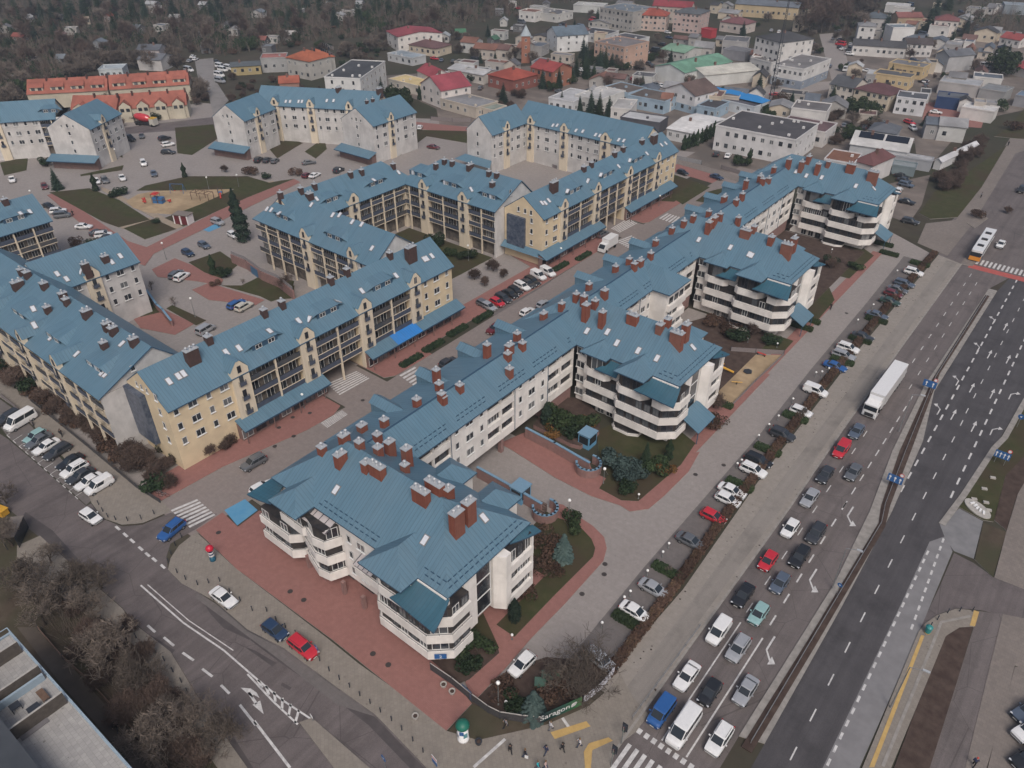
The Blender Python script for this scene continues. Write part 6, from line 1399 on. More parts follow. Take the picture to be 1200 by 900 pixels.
FAR = [(1053,223,'suv','white',(3,-5),'behind the farthest block'),(1057,206,'sedan','black',(8,2),'at the back of the row behind the farthest block'),(1060,211,'sedan','dark',(8,2),'second in the row behind the farthest block'),(1062,216,'wagon','bluegrey',(8,2),'third in the row behind the farthest block'),(1063,236,'sedan','black',(9,2),'nearest in the row behind the farthest block'),(1067,259,'wagon','dark',(9,2),'by the kerb at the corner of the far green'),(1040,200,'sedan','dark',(3,4),'by the container behind the farthest block'),
 (838,93,'sedan','silver',(6,-3),'first of four beside the white warehouse'),(844,90,'sedan','white',(6,-3),'second of four beside the white warehouse'),(850,87,'sedan','grey',(6,-3),'third of four beside the white warehouse'),(856,85,'sedan','white',(6,-3),'fourth of four beside the white warehouse'),(862,81,'suv','blue',(5,2),'by the white warehouse corner'),(881,82,'suv','dark',(5,-3),'first dark one by the tall white office'),(883,88,'sedan','black',(5,-2),'second dark one by the tall white office'),
 (1153,77,'van','white',(8,0),'in the yard beyond the workshops'),(1097,131,'sedan','white',(8,1),'on the red paved workshop yard'),(1070,150,'suv','white',(5,4),'by the dark-roofed workshop'),(985,46,'sedan','dark',(7,-1),'far up the avenue, first in its row'),(986,51,'sedan','navy',(7,-1),'far up the avenue, second in its row'),(988,57,'sedan','white',(7,-1),'far up the avenue, third in its row'),(996,63,'suv','white',(7,1),'beside the avenue end wall'),
 (751,98,'sedan','white',(5,3),'in the warehouse car park, first of the near row'),(757,97,'sedan','silver',(5,3),'in the warehouse car park, second of the near row'),(763,98,'sedan','white',(5,3),'in the warehouse car park, third of the near row'),(769,99,'hatch','grey',(5,3),'in the warehouse car park, fourth of the near row'),(775,100,'sedan','white',(5,3),'in the warehouse car park, fifth of the near row'),(752,79,'sedan','black',(6,2),'in the warehouse car park, by the hedge'),(761,75,'suv','dark',(6,2),'in the warehouse car park, nearer the hedge end'),(742,93,'hatch','red',(5,3),'at the end of the warehouse car park row'),(733,91,'sedan','black',(5,3),'beside a red one in the warehouse car park'),
 (222,71,'sedan','silver',(4,-2),'on the left of the pale lane, nearest'),(226,66,'sedan','white',(4,-2),'on the left of the pale lane, farther'),(229,69,'hatch','white',(4,-2),'on the left of the pale lane, inner'),(221,82,'van','white',(5,1),'parked left of the pale lane end'),(254,72,'sedan','dark',(4,2),'on the right of the pale lane, farthest'),(258,78,'van','white',(5,1),'first of the white vans right of the lane'),(261,82,'van','white',(5,1),'second of the white vans right of the lane'),(257,88,'van','white',(5,1),'third of the white vans right of the lane'),(258,95,'van','silver',(5,1),'nearest of the vans right of the lane'),(268,80,'van','white',(5,1),'outermost of the white vans right of the lane'),
 (1173,286,'sedan','white',(-4,6),'beside the bus at the junction'),(1197,222,'suv','black',(-4,6),'at the far right beyond the junction'),(1206,833,'sedan','bluegrey',(-8,4),'at the right edge, behind the dark lamp mast'),(1207,856,'suv','white',(-8,4),'at the right edge below the blue-grey one'),(1206,888,'sedan','black',(-8,4),'at the lower right corner'),
 (1160,100,'hatch','silver',(6,2),'on the red workshop yard, far side'),(1085,95,'sedan','white',(6,-2),'between the workshops'),(1083,80,'sedan','silver',(6,-2),'in the lane between the yellow halls'),(1066,143,'wagon','red',(6,2),'by the workshop entrance'),(1115,147,'suv','white',(6,1),'at the yard fence'),(1150,138,'suv','cream',(6,1),'at the right of the red workshop yard')]
for x, y, k, c, h, w in FAR: put_car(x, y, k, c, h, w, 'small far cars', y < 240)
for x, y in CARSPOTS: put_car(x, y, rng.choice(['sedan','hatch','suv','wagon','van']), rng.choice(['white','silver','grey','black','dark','bluegrey','white','red','navy']), rng.choice([(6,1),(3,-4),(-6,-1)]), '', 'cars in the yards of the town', True, label='small distant car parked in the crowded yards of the town')
p = G(1022,492,0); p.x = -20.0+0.2; yl = G(1018,490,0).y
t = thing('articulated_lorry', 'long white articulated lorry in the queue on the main road', 'lorry', (-19.35, yl, 0.03), R(-90.5), None)
m = MB(); m.box(-15.9,-2.3,-1.27,1.27,1.15,4.0,0); m.box(-15.92,-15.9,-1.2,1.2,1.2,3.9,1); lpart('trailer', m, [PAINTS['white'], ZINC], t)
m = MB(); m.box(-15.5,-0.2,-0.5,0.5,0.75,1.1,0); lpart('chassis', m, TRIMB, t)
m = MB(); m.prism([(-1.9,-1.24),(0.15,-1.24),(0.3,-1.0),(0.3,1.0),(0.15,1.24),(-1.9,1.24)],0.45,2.9,0); m.add([(-1.9,-1.2,2.9),(0.1,-1.1,2.9),(0.1,1.1,2.9),(-1.9,1.2,2.9),(-1.9,-1.15,3.75),(-0.9,-1.0,3.6),(-0.9,1.0,3.6),(-1.9,1.15,3.75)], [(0,1,5,4),(1,2,6,5),(2,3,7,6),(3,0,4,7),(4,5,6,7)], 0); m.box(0.26,0.34,-0.8,0.8,0.55,1.25,1); m.box(-2.1,-1.92,-0.7,0.7,2.2,3.3,1); lpart('cab', m, [PAINTS['white'], TRIMB], t)
m = MB(); m.box(0.2,0.32,-1.12,1.12,1.75,2.65,0); lpart('windscreen', m, CGLASS, t)
for s in (1,-1):
 m = MB(); m.box(-1.2,0.05,s*1.245-0.01,s*1.245+0.01,1.75,2.5,0); lpart('side_window', m, CGLASS, t)
 m = MB(); m.obox(0.05,s*1.42,1.8,2.5,0.15,0.25,0,0); lpart('wing_mirror', m, TRIMB, t)
 m = MB(); m.box(0.28,0.345,s*0.95-0.2,s*0.95+0.2,0.75,1.0,0); lpart('headlight', m, LAMP, t)
 for x in (-0.6,-4.0,-11.6,-12.9,-14.2):
  m = MB(); m.tube((x,s*0.85,0.5),(x,s*1.2,0.5),0.5,n=12,mi=0); m.tube((x,s*1.2,0.5),(x,s*1.21,0.5),0.28,n=10,mi=1); lpart('wheel', m, [TYRE, RIM], t)
b0, b1 = G(1141,306,0), G(1157,281,0); d = (b0-b1).normalized()
t = thing('city_bus', 'white and orange city bus waiting at the far junction', 'bus', ((b0.x+b1.x)/2,(b0.y+b1.y)/2,0.03), math.atan2(d.y,d.x))
m = MB(); m.prism([(-8.5,-1.25),(8.4,-1.25),(8.6,-1.0),(8.6,1.0),(8.4,1.25),(-8.5,1.25)],0.35,1.25,1); m.prism([(-8.5,-1.25),(8.4,-1.25),(8.6,-1.0),(8.6,1.0),(8.4,1.25),(-8.5,1.25)],2.45,3.0,0); m.prism([(-8.4,-1.2),(8.3,-1.2),(8.3,1.2),(-8.4,1.2)],1.25,2.45,2); m.box(7.7,8.62,-1.26,1.26,0.36,1.4,3); lpart('body', m, [PAINTS['white'], PAINTS['white'], CGLASS, PAINTS['orange']], t)
m = MB(); m.box(8.5,8.63,-1.1,1.1,1.42,2.5,0); lpart('windscreen', m, CGLASS, t)
for x in (-4.5,0.2,4.8):
 m = MB(); m.box(x-0.6,x+0.6,-0.7,0.7,3.0,3.18,0); lpart('roof_hatch', m, TRIMB, t)
for x in (-6.0,5.6):
 for s in (1,-1): m = MB(); m.tube((x,s*0.95,0.48),(x,s*1.27,0.48),0.48,n=12); lpart('wheel', m, TYRE, t)
p = G(712,290,0.5)
t = thing('box_lorry', 'small white box lorry on the inner street by the crossings', 'lorry', (p.x,p.y,0.03), (lambda v: math.atan2(v.y,v.x))(G(700,300)-G(722,286)))
m = MB(); m.box(-3.2,1.2,-1.1,1.1,0.9,3.2,0); lpart('box', m, PAINTS['white'], t)
m = MB(); m.add([(1.3,-1,0.4),(3.2,-1,0.4),(3.2,-1,1.2),(2.4,-0.95,2.2),(1.3,-0.95,2.3),(1.3,1,0.4),(3.2,1,0.4),(3.2,1,1.2),(2.4,0.95,2.2),(1.3,0.95,2.3)], [(0,1,2,3,4),(9,8,7,6,5),(0,5,6,1),(1,6,7,2),(2,7,8,3),(3,8,9,4),(4,9,5,0)], 0); lpart('cab', m, PAINTS['white'], t)
m = MB(); m.add([(3.16,-0.85,1.27),(3.16,0.85,1.27),(2.47,0.82,2.13),(2.47,-0.82,2.13)], [(0,1,2,3)], 0); m.v = [(x+0.03,y,z+0.03) for x,y,z in m.v]; lpart('windscreen', m, CGLASS, t)
for x in (-2.0,2.2):
 for s in (1,-1): m = MB(); m.tube((x,s*0.8,0.42),(x,s*1.08,0.42),0.42,n=12); lpart('wheel', m, TYRE, t)
p = G(172,147,0)
t = thing('mixer_lorry', 'concrete mixer lorry with a red drum and yellow cab', 'lorry', (p.x,p.y,0.03), (lambda v: math.atan2(v.y,v.x))(G(190,150)-G(165,147)))
m = MB(); prof = [(0.5,-4.6),(1.1,-3.6),(1.45,-1.8),(1.45,-0.2),(1.2,1.2),(0.7,2.2)]
n = 14
P = [(z*1.0, r*math.cos(2*math.pi*i/n), 2.75+0.12*(-z)*0.6+r*math.sin(2*math.pi*i/n)) for r, z in prof for i in range(n)]
m.add(P, [(k*n+i,k*n+(i+1)%n,(k+1)*n+(i+1)%n,(k+1)*n+i) for k in range(len(prof)-1) for i in range(n)]+[tuple(range(n)),tuple(range((len(prof)-1)*n,len(prof)*n))], 0); lpart('drum', m, paint('drum',(0.52,0.04,0.05)), t)
m = MB(); m.box(-4.6,4.4,-0.9,0.9,0.8,1.2,0); lpart('chassis', m, TRIMB, t)
m = MB(); m.box(2.6,4.6,-1.2,1.2,0.6,2.9,0); m.box(2.55,4.55,-1.15,1.15,2.9,3.1,1); lpart('cab', m, [PAINTS['cream'], PAINTS['yellow']], t)
for x in (-3.6,-2.3,3.4):
 for s in (1,-1): m = MB(); m.tube((x,s*0.9,0.5),(x,s*1.2,0.5),0.5,n=10); lpart('wheel', m, TYRE, t)
# == vegetation
tr = random.Random(21)
def M_leaf(name, c1, c2, c3, rough=0.75):
 if name in _mats: return _mats[name]
 m, n, l, b = nt_new(name)
 v = coords(n, l, 'O'); oi = n.new('ShaderNodeObjectInfo')
 k = ramp(n, l, noise(n, l, v, 0.9, 3), [(0.3, c1), (0.5, c2), (0.72, c3)])
 hs = n.new('ShaderNodeHueSaturation'); l.new(k, hs.inputs['Color'])
 mr = n.new('ShaderNodeMapRange'); mr.inputs['To Min'].default_value = 0.7; mr.inputs['To Max'].default_value = 1.3; l.new(oi.outputs['Random'], mr.inputs['Value']); l.new(mr.outputs[0], hs.inputs['Value'])
 l.new(hs.outputs['Color'], b.inputs['Base Color']); b.inputs['Roughness'].default_value = rough; b.inputs['Specular IOR Level'].default_value = 0.2
 _mats[name] = m; return m
BARK = M('bark', (0.095,0.075,0.060), (0.060,0.048,0.040), 3.0, 0.95)
TWIG = M_leaf('twig_bark', (0.098,0.080,0.068), (0.135,0.111,0.094), (0.17,0.142,0.12), 0.95)
TWIG_R = M_leaf('reddish_twig', (0.074,0.053,0.045), (0.098,0.070,0.058), (0.125,0.090,0.074), 0.95)
BIRCH = M('pale_bark', (0.34,0.31,0.28), (0.20,0.18,0.165), 3.0, 0.9)
SPRUCE = M_leaf('dark_needles', (0.010,0.021,0.015), (0.018,0.033,0.022), (0.030,0.046,0.030))
BSPRUCE = M_leaf('bluish_needles', (0.030,0.052,0.050), (0.048,0.075,0.070), (0.068,0.098,0.09))
THUJA = M_leaf('thuja_leaves', (0.012,0.024,0.012), (0.020,0.036,0.017), (0.032,0.050,0.022))
EVERG = M_leaf('evergreen_leaves', (0.018,0.032,0.014), (0.030,0.048,0.020), (0.048,0.066,0.028))
BRSHRUB = M_leaf('brown_shrub_leaves', (0.052,0.032,0.024), (0.080,0.048,0.035), (0.105,0.07,0.045))
RUST = M_leaf('rust_leaves', (0.13,0.065,0.02), (0.19,0.10,0.035), (0.09,0.07,0.03))
def rdir(r):
 z = r.uniform(-1,1); t = r.uniform(0,6.283); s = math.sqrt(1-z*z); return Vector((s*math.cos(t), s*math.sin(t), z))
def bare_tree(h, spread, seed, thick=0.018, levels=4, stems=1, kids=(5,6,6,5), trunk_frac=0.3, upr=0.55):
 r = random.Random(seed); T = MB(); K = MB()
 def grow(p, d, L, rad, lev):
  n = 3 if lev < 3 else 2; q = Vector(p); pts = [Vector(p)]; dd = Vector(d)
  for i in range(n):
   dd = (dd + rdir(r)*0.18 + Vector((0,0,0.10 if lev else 0.02))).normalized(); q = q + dd*L/n; pts.append(Vector(q))
  for i in range(n):
   r0 = rad*(1-0.55*i/n); r1 = rad*(1-0.55*(i+1)/n)
   if lev <= 1: T.tube(pts[i], pts[i+1], r0, r1, 6, 0, False)
   else: K.tube(pts[i], pts[i+1], max(r0,thick), max(r1,thick*0.8), 3, 0, False)
  if lev >= levels: return
  nk = kids[min(lev,len(kids)-1)]
  for j in range(nk):
   t = 1.0 if j == 0 else r.uniform(0.35,1.0)
   f = t*n; i = min(int(f), n-1); s = pts[i].lerp(pts[i+1], f-i)
   side = rdir(r); side.z = side.z*0.4 + 0.15; side = (side - dd*side.dot(dd)).normalized()
   nd = (dd*upr + side*(0.95 if lev else 0.8)*spread).normalized()
   grow(s, nd, L*r.uniform(0.5,0.78)*(1.0 if lev else 0.95), rad*0.5, lev+1)
 for s in range(stems):
  d = Vector((0,0,1)) if stems == 1 else Vector((math.cos(6.28*s/stems)*0.35, math.sin(6.28*s/stems)*0.35, 1)).normalized()
  grow((0,0,-0.1), d, h*trunk_frac, h*0.018/(1 if stems==1 else 1.3), 0)
 return T, K
def leaf_cloud(K, r, n, shape, size, mi=0, flat=0.0):
 for _ in range(n):
  p, nn = shape(r); s = size*r.uniform(0.6,1.3)
  a = (nn + rdir(r)*0.9).normalized(); b = a.orthogonal().normalized(); b.rotate(Matrix.Rotation(r.uniform(0,6.28),3,a)); c = a.cross(b)
  K.add([p+b*s, p+c*s*0.8, p-b*s*0.9, p-c*s*0.7], [(0,1,2,3)], mi)
def conifer(h, rad, seed, n=1500, size=0.22, slim=False):
 r = random.Random(seed); T = MB(); K = MB(); T.tube((0,0,-0.1),(0,0,h*0.96),0.02*h,0.01,7,0)
 if slim:
  def shp(r):
   t = r.random()**0.8; z = h*(0.03+0.95*t); w = rad*min(1, (1-t)*2.2+0.03)*(0.85+0.2*math.sin(z*3+seed)); a = r.uniform(0,6.283); q = w*math.sqrt(r.uniform(0.45,1))
   return Vector((q*math.cos(a), q*math.sin(a), z)), Vector((math.cos(a), math.sin(a), 0.6))
  leaf_cloud(K, r, n, shp, size)
 else:
  z = h*0.06
  while z < h*0.98:
   w = rad*(1-z/h)**0.85+0.12; nb = max(5, int(9*w/rad+4)); ph = r.uniform(0,6.28)
   for k in range(nb):
    a = ph+6.283*k/nb+r.uniform(-0.2,0.2); L = w*r.uniform(0.75,1.12); dr = r.uniform(0.15,0.4)
    tip = Vector((L*math.cos(a), L*math.sin(a), z-L*dr)); base = Vector((0,0,z)); per = Vector((-math.sin(a), math.cos(a), 0))
    m_ = max(3, int(L/0.35))
    for j in range(m_):
     f = (j+0.4)/m_; p = base.lerp(tip, f); hw = (0.20+0.26*L*(1-abs(f-0.55)*1.2))*r.uniform(0.6,1.1)
     e = base.lerp(tip, min(1.08, f+1.5/m_)) - Vector((0,0,0.10*L*r.random()))
     K.add([p+per*hw-Vector((0,0,hw*0.35)), e+per*hw*0.35, e-per*hw*0.35, p-per*hw-Vector((0,0,hw*0.35)), p+Vector((0,0,0.06))], [(4,0,1),(4,1,2),(4,2,3)], 0)
   z += h*0.035*r.uniform(0.8,1.2)+0.12
 return T, K
def bush(w, h, seed, n=900, size=0.16, lumps=7):
 r = random.Random(seed); T = MB(); K = MB()
 for k in range(5):
  a = r.uniform(0,6.28); T.tube((0,0,-0.05),(w*0.3*math.cos(a),w*0.3*math.sin(a),h*0.6),0.04,0.02,5)
 C_ = [(Vector((r.uniform(-.5,.5)*w, r.uniform(-.5,.5)*w, h*r.uniform(0.35,0.7))), r.uniform(0.45,0.75)) for _ in range(lumps)]
 def shp(r):
  c, s = r.choice(C_); d = rdir(r); q = r.uniform(0.55,1)**0.5; p = c + Vector((d.x*w*0.5*s*q, d.y*w*0.5*s*q, d.z*h*0.45*s*q)); p.z = max(p.z, 0.05)
  return p, d
 leaf_cloud(K, r, n, shp, size); return T, K
PROTO = {}
def proto(key, tk, bark, leaf, cname='crown'):
 T, K = tk; PROTO[key] = (T.mesh('trunk', [bark]), K.mesh(cname, [leaf]), cname)
proto('bareA', bare_tree(9, 1.0, 1, thick=0.02), BARK, TWIG); proto('bareB', bare_tree(9, 1.15, 2, thick=0.02, kids=(6,6,6,5)), BARK, TWIG); proto('bareC', bare_tree(8.5, 0.9, 3, thick=0.017, stems=3, kids=(4,5,6,5), trunk_frac=0.34), BARK, TWIG)
proto('bareD', bare_tree(9.5, 1.2, 14, stems=2, kids=(5,6,6,6), thick=0.022), BARK, TWIG); proto('redA', bare_tree(4.0, 1.0, 5, thick=0.016, stems=4, kids=(5,6,6,5), trunk_frac=0.36), BARK, TWIG_R)
proto('youngA', bare_tree(4.6, 0.8, 6, thick=0.014, levels=3, kids=(7,6,5)), BARK, TWIG); proto('birch', bare_tree(10, 0.75, 8, kids=(8,6,6,5), trunk_frac=0.45), BIRCH, TWIG_R)
proto('thicket', bare_tree(4.2, 1.3, 9, thick=0.02, stems=6, kids=(5,6,5,4), trunk_frac=0.34), BARK, TWIG_R)
proto('farA', bare_tree(13, 1.0, 31, thick=0.055, levels=3, kids=(10,9,9)), BARK, TWIG); proto('farB', bare_tree(14, 0.85, 32, thick=0.06, levels=3, kids=(11,9,8), trunk_frac=0.38), BARK, TWIG_R); proto('farC', bare_tree(12, 1.2, 33, thick=0.055, levels=3, stems=2, kids=(9,9,8)), BARK, TWIG)
proto('spruceA', conifer(9, 2.5, 41), BARK, SPRUCE); proto('spruceB', conifer(7, 2.3, 42), BARK, BSPRUCE); proto('spruceC', conifer(10, 2.2, 43), BARK, THUJA)
proto('thuja', conifer(4.2, 0.75, 44, 1300, 0.16, True), BARK, THUJA); proto('tallthuja', conifer(11, 2.1, 45, 3600, 0.26, True), BARK, SPRUCE)
proto('bushG', bush(2.4, 1.9, 51), BARK, EVERG); proto('bushB', bush(2.4, 1.8, 52, 900, 0.13), BARK, BRSHRUB); proto('bushD', bush(2.6, 2.2, 53, 1100, 0.17), BARK, THUJA); proto('bushR', bush(1.8, 1.6, 54, 600, 0.14), BARK, RUST)
proto('juniper', bush(4.6, 3.2, 55, 2600, 0.24, 12), BARK, BSPRUCE); proto('bigbush', bush(4.4, 4.2, 56, 2600, 0.22, 12), BARK, EVERG)
def plant(key, px, py, label, cat, group=None, s=1.0, name=None, world=None, sz=None):
 p = G(px, py) if world is None else Vector(world)
 a, b, cn = PROTO[key]
 t = thing(name or ('bare_tree' if cat == 'tree' else cat.replace(' ','_')), label, cat, (p.x, p.y, 0.1), tr.uniform(0,6.28), group)
 t.scale = (s, s, s*(sz or tr.uniform(0.92,1.08)))
 link('trunk', a, t); link(cn, b, t); return t
for x, y, k, s, lab in [(53,733,'bareB',1.25,'large spreading bare tree in the park strip at the kink of the lower road'),(100,694,'bareD',1.0,'bare two-stemmed tree at the top of the park strip'),(126,762,'bareA',0.95,'bare tree half way along the park strip'),(158,805,'bareB',0.9,'bare tree over the brown thicket beside the pale roof'),(200,850,'bareA',0.85,'bare tree near the path in the lower park strip'),(262,868,'bareD',0.95,'bare twin-stemmed tree at the kerb below the white arrow'),(232,842,'bareC',0.8,'bare multi-stemmed tree by the kerb of the lower road'),(15,640,'bareB',1.1,'bare tree at the left edge beside the lower road'),(60,660,'bareA',0.8,'bare tree by the bus bay on the lower road'),(8,590,'bareA',0.9,'bare tree at the left edge below the car park'),
 (675,815,'bareC',1.4,'large bare multi-stemmed tree behind the banner fence'),(938,492,'youngA',1.0,'young bare tree by the hedge beside the white hatchback'),(1020,392,'youngA',0.7,'young bare tree behind the dark saloon in the bays'),(836,478,'redA',1.2,'reddish bare tree at the corner of the sandy playground'),(945,345,'redA',1.2,'reddish bare bush tree behind the third block'),(973,315,'redA',0.9,'small reddish bare tree on the lawn by the farthest block'),(882,392,'redA',1.0,'small bare tree in front of the third block balconies'),
 (205,359,'youngA',0.9,'small pruned tree in the courtyard strip, nearer the cream block'),(178,340,'youngA',0.9,'small pruned tree beside the pale block'),(285,333,'youngA',0.6,'dark little pruned tree at the courtyard drive'),(338,343,'birch',0.6,'pale-stemmed bare tree at the corner of the courtyard fence'),(782,672,'youngA',0.55,'tiny bare tree in the hedge near the grey saloon'),(925,270,'redA',0.7,'reddish shrub tree beside the farthest wing')]:
 plant(k, x, y, lab, 'tree', None, s)
for x, y, s, lab in [(578,318,1.05,'largest of the reddish bare shrubs beside the street cars'),(556,328,0.95,'reddish bare shrub nearest the cream corner by the street cars'),(590,325,0.8,'reddish bare shrub closest to the silver car'),(568,335,0.8,'small reddish bare shrub at the pavement edge')]: plant('redA', x, y, lab, 'shrub', 'reddish shrubs by the street cars', s)
for k, (x, y, s) in enumerate([(110,745,.9),(135,770,1.0),(90,720,.8),(160,830,1.0),(185,820,.9),(120,800,.8),(200,870,1.0),(222,885,.9),(170,770,.8),(145,845,.9),(240,892,.8),(95,770,.7),(180,862,.8),(206,835,.9),(150,740,.7)]):
 plant('thicket', x, y, 'brown leafless bush in the thicket between the lower road and the muddy path', 'bush', 'thicket bushes in the park strip', s*1.25)
for x, y, k, s, sz, lab in [(286,283,'tallthuja',1.0,1.0,'tall dark evergreen at the corner of the square, tallest of a pair'),(279,262,'tallthuja',0.8,1.15,'slender dark evergreen behind the tallest one on the square'),(251,322,'thuja',1.25,1.0,'narrow dark conifer on the courtyard lawn'),(266,325,'bushD',1.1,1.0,'broad dark bush on the courtyard lawn'),
 (68,222,'spruceA',0.75,1.0,'dark spruce beside the dark red hatchback'),(113,224,'thuja',1.3,1.0,'small columnar conifer at the edge of the square lawn'),(217,208,'thuja',1.1,1.0,'dark little conifer above the playground'),(383,258,'spruceC',0.5,1.0,'dark spruce in the inner corner of the courtyard block'),
 (660,655,'spruceB',0.75,1.0,'bluish spruce on the lawn beside the nearest block'),(625,838,'spruceB',0.78,0.9,'bluish spruce behind the banner fence'),(603,728,'tallthuja',0.42,1.0,'dark columnar shrub close to the nearest block'),(783,538,'thuja',1.0,1.0,'narrow conifer at the corner bay of the second block'),(756,545,'spruceC',0.5,1.0,'pointed green conifer on the lawn below the second block'),(640,500,'tallthuja',0.5,1.0,'tall green conifer in the raised bed beside the wing'),
 (655,500,'bigbush',1.0,1.1,'largest dark evergreen in the raised shrub bed'),(683,498,'bushG',1.5,1.0,'rounded evergreen at the front of the raised shrub bed'),(648,512,'bushR',1.3,1.0,'rust-coloured shrub in the raised bed'),(668,512,'bushD',1.3,1.0,'low dark shrub at the wall of the raised bed'),(690,500,'bushR',1.2,1.0,'rust-coloured shrub beside the red path of the raised bed'),
 (722,552,'juniper',1.0,1.0,'large bluish juniper beside the curved stair wall'),(742,563,'juniper',0.9,1.0,'second bluish juniper, nearer the drive'),(765,553,'bigbush',0.8,0.9,'dark green bush between the junipers and the block'),(779,558,'bushR',1.2,1.3,'rust-coloured shrub under the second block'),(736,575,'bushD',1.0,1.0,'dark shrub at the tip of the juniper lawn'),
 (667,618,'bushG',1.3,0.9,'round green shrub at the lamp by the curved path'),(640,640,'bushB',1.6,0.9,'brown shrub on the lawn by the nearest block'),(628,668,'bushB',1.4,0.9,'second brown shrub on the lawn by the nearest block'),(613,700,'bushB',1.2,1.0,'third brown shrub on the lawn by the nearest block'),(650,672,'bushB',0.9,0.8,'small brown shrub in the middle of that lawn'),
 (541,757,'bigbush',0.75,0.8,'large green shrub at the corner of the nearest block'),(560,765,'bushG',1.2,1.0,'green shrub next to the large one at the nearest corner'),(528,762,'bushB',1.2,1.0,'brown shrub against the corner wall'),(545,783,'bushD',1.0,0.8,'low dark shrub at the fence by the nearest corner'),
 (590,812,'bushB',1.2,0.7,'brown shrub behind the lattice fence'),(650,812,'bushB',1.5,0.7,'brown shrub behind the dark end of the banner'),(668,800,'bushB',1.3,0.7,'brown shrub behind the green part of the banner'),(605,832,'bushD',1.0,0.8,'dark shrub at the fence near the lamp'),
 (293,205,'bushB',1.7,0.9,'large round brown shrub on the square road'),(313,210,'bushD',1.0,0.8,'low dark shrub at the square path'),(264,202,'redA',0.8,1.0,'small bare round tree above the playground'),(347,205,'bushB',1.4,0.9,'round brown shrub beside the dark red car'),(139,229,'bushD',1.3,0.8,'dark low shrub at the head of the playground path'),(133,232,'bushD',0.9,0.8,'smaller dark shrub by the playground path'),(257,258,'bushB',0.5,0.8,'little shrub by the disabled bay'),(105,288,'bushD',0.9,0.9,'dark shrub behind the courtyard roof edge'),(90,287,'bushB',1.2,0.9,'brown shrub behind the courtyard roof edge'),(183,262,'bushD',0.8,0.6,'low shrub at the crossing of the sandy paths'),(253,335,'bushB',0.9,0.8,'brown shrub at the courtyard lawn corner'),
 (318,255,'bushG',1.2,1.0,'green shrub in front of the balcony block'),(335,262,'bushD',1.3,1.2,'dark shrub under the balconies'),(352,275,'bushD',1.0,1.3,'dark shrub by the courtyard pilaster'),(506,290,'bushD',1.6,1.0,'wide dark shrub on the courtyard lawn'),(528,300,'bigbush',0.6,0.8,'evergreen at the lawn end of the cream block'),(547,303,'bushG',1.4,1.0,'green shrub by the lamp at the lawn end'),
 (628,178,'bushD',1.0,0.8,'dark shrub in the white courtyard'),(648,184,'bushD',1.1,0.8,'second dark shrub in the white courtyard'),(590,192,'bushG',1.0,0.8,'green shrub at the forecourt canopy'),(56,195,'bushD',1.3,1.0,'dark shrub at the left crescent'),(372,163,'bushG',1.0,1.3,'olive shrub at the crescent forecourt'),
 (827,420,'bushB',1.0,1.0,'brown shrub under the second block end'),(838,500,'bushB',1.3,0.9,'brown shrub at the entrance of the second block'),(835,380,'bushB',1.4,0.7,'brown shrub under the third block'),(868,398,'bushD',1.5,0.7,'dark shrub on the third block lawn'),(900,402,'bushD',1.2,0.7,'dark shrub beside the playground fence'),(855,390,'bushB',1.5,0.7,'dark red shrub on the third block lawn'),(975,312,'bushD',1.2,0.9,'dark shrub by the farthest block'),(1003,315,'bushG',1.1,0.9,'green shrub at the lawn of the farthest block')]:
 nm = 'conifer' if k in ('tallthuja','thuja','spruceA','spruceB','spruceC') else 'shrub'
 plant(k, x, y, lab, nm, None, s, nm, None, sz)
for i in range(34):
 t = i/33; x = -10+205*t + tr.uniform(-5,5); y = 425+150*t + tr.uniform(-9,6)
 plant(tr.choice(['bushD','bushB','thicket','bushB','thicket','redA']), x, y, 'dense shrub in the planted belt between the left car park and the dark-railed block', 'shrub', 'shrubs of the belt by the left car park', tr.uniform(0.9,1.5), 'shrub')
for i in range(20):
 x = tr.uniform(165,290); y = 568-(x-165)*0.36 - tr.uniform(4,30)
 plant(tr.choice(['bushB','thicket','redA','thicket','bushD']), x, y, 'brown shrub in the bed below the cream gable', 'shrub', 'shrubs below the cream gable', tr.uniform(0.6,1.0), 'shrub')
def hedge_mesh(L, W, Hh, leaf, seed, dens=42, size=0.14):
 r = random.Random(seed); m = MB(); m.box(-L/2+0.12,L/2-0.12,-W/2+0.12,W/2-0.12,0,Hh-0.12,0)
 n = int((L*W+2*(L+W)*Hh)*dens)
 for _ in range(n):
  f = r.random()*(L*W+2*(L+W)*Hh)
  if f < L*W: p = Vector((r.uniform(-L/2,L/2), r.uniform(-W/2,W/2), Hh+r.uniform(-0.1,0.07))); nn = Vector((0,0,1))
  elif f < L*W+2*L*Hh: s = r.choice((-1,1)); p = Vector((r.uniform(-L/2,L/2), s*W/2+r.uniform(-.08,.08), r.uniform(0.05,Hh))); nn = Vector((0,s,0.4))
  else: s = r.choice((-1,1)); p = Vector((s*L/2+r.uniform(-.08,.08), r.uniform(-W/2,W/2), r.uniform(0.05,Hh))); nn = Vector((s,0,0.4))
  s_ = size*r.uniform(0.6,1.3); a = (nn+rdir(r)*0.8).normalized(); b = a.orthogonal().normalized(); c = a.cross(b); m.add([p+b*s_, p+c*s_, p-b*s_, p-c*s_], [(0,1,2,3)], 0)
 return m.mesh('hedge', [leaf])
HM = hedge_mesh(4.4, 1.3, 0.8, EVERG, 3); HMB = hedge_mesh(5.5, 1.5, 0.7, THUJA, 4)
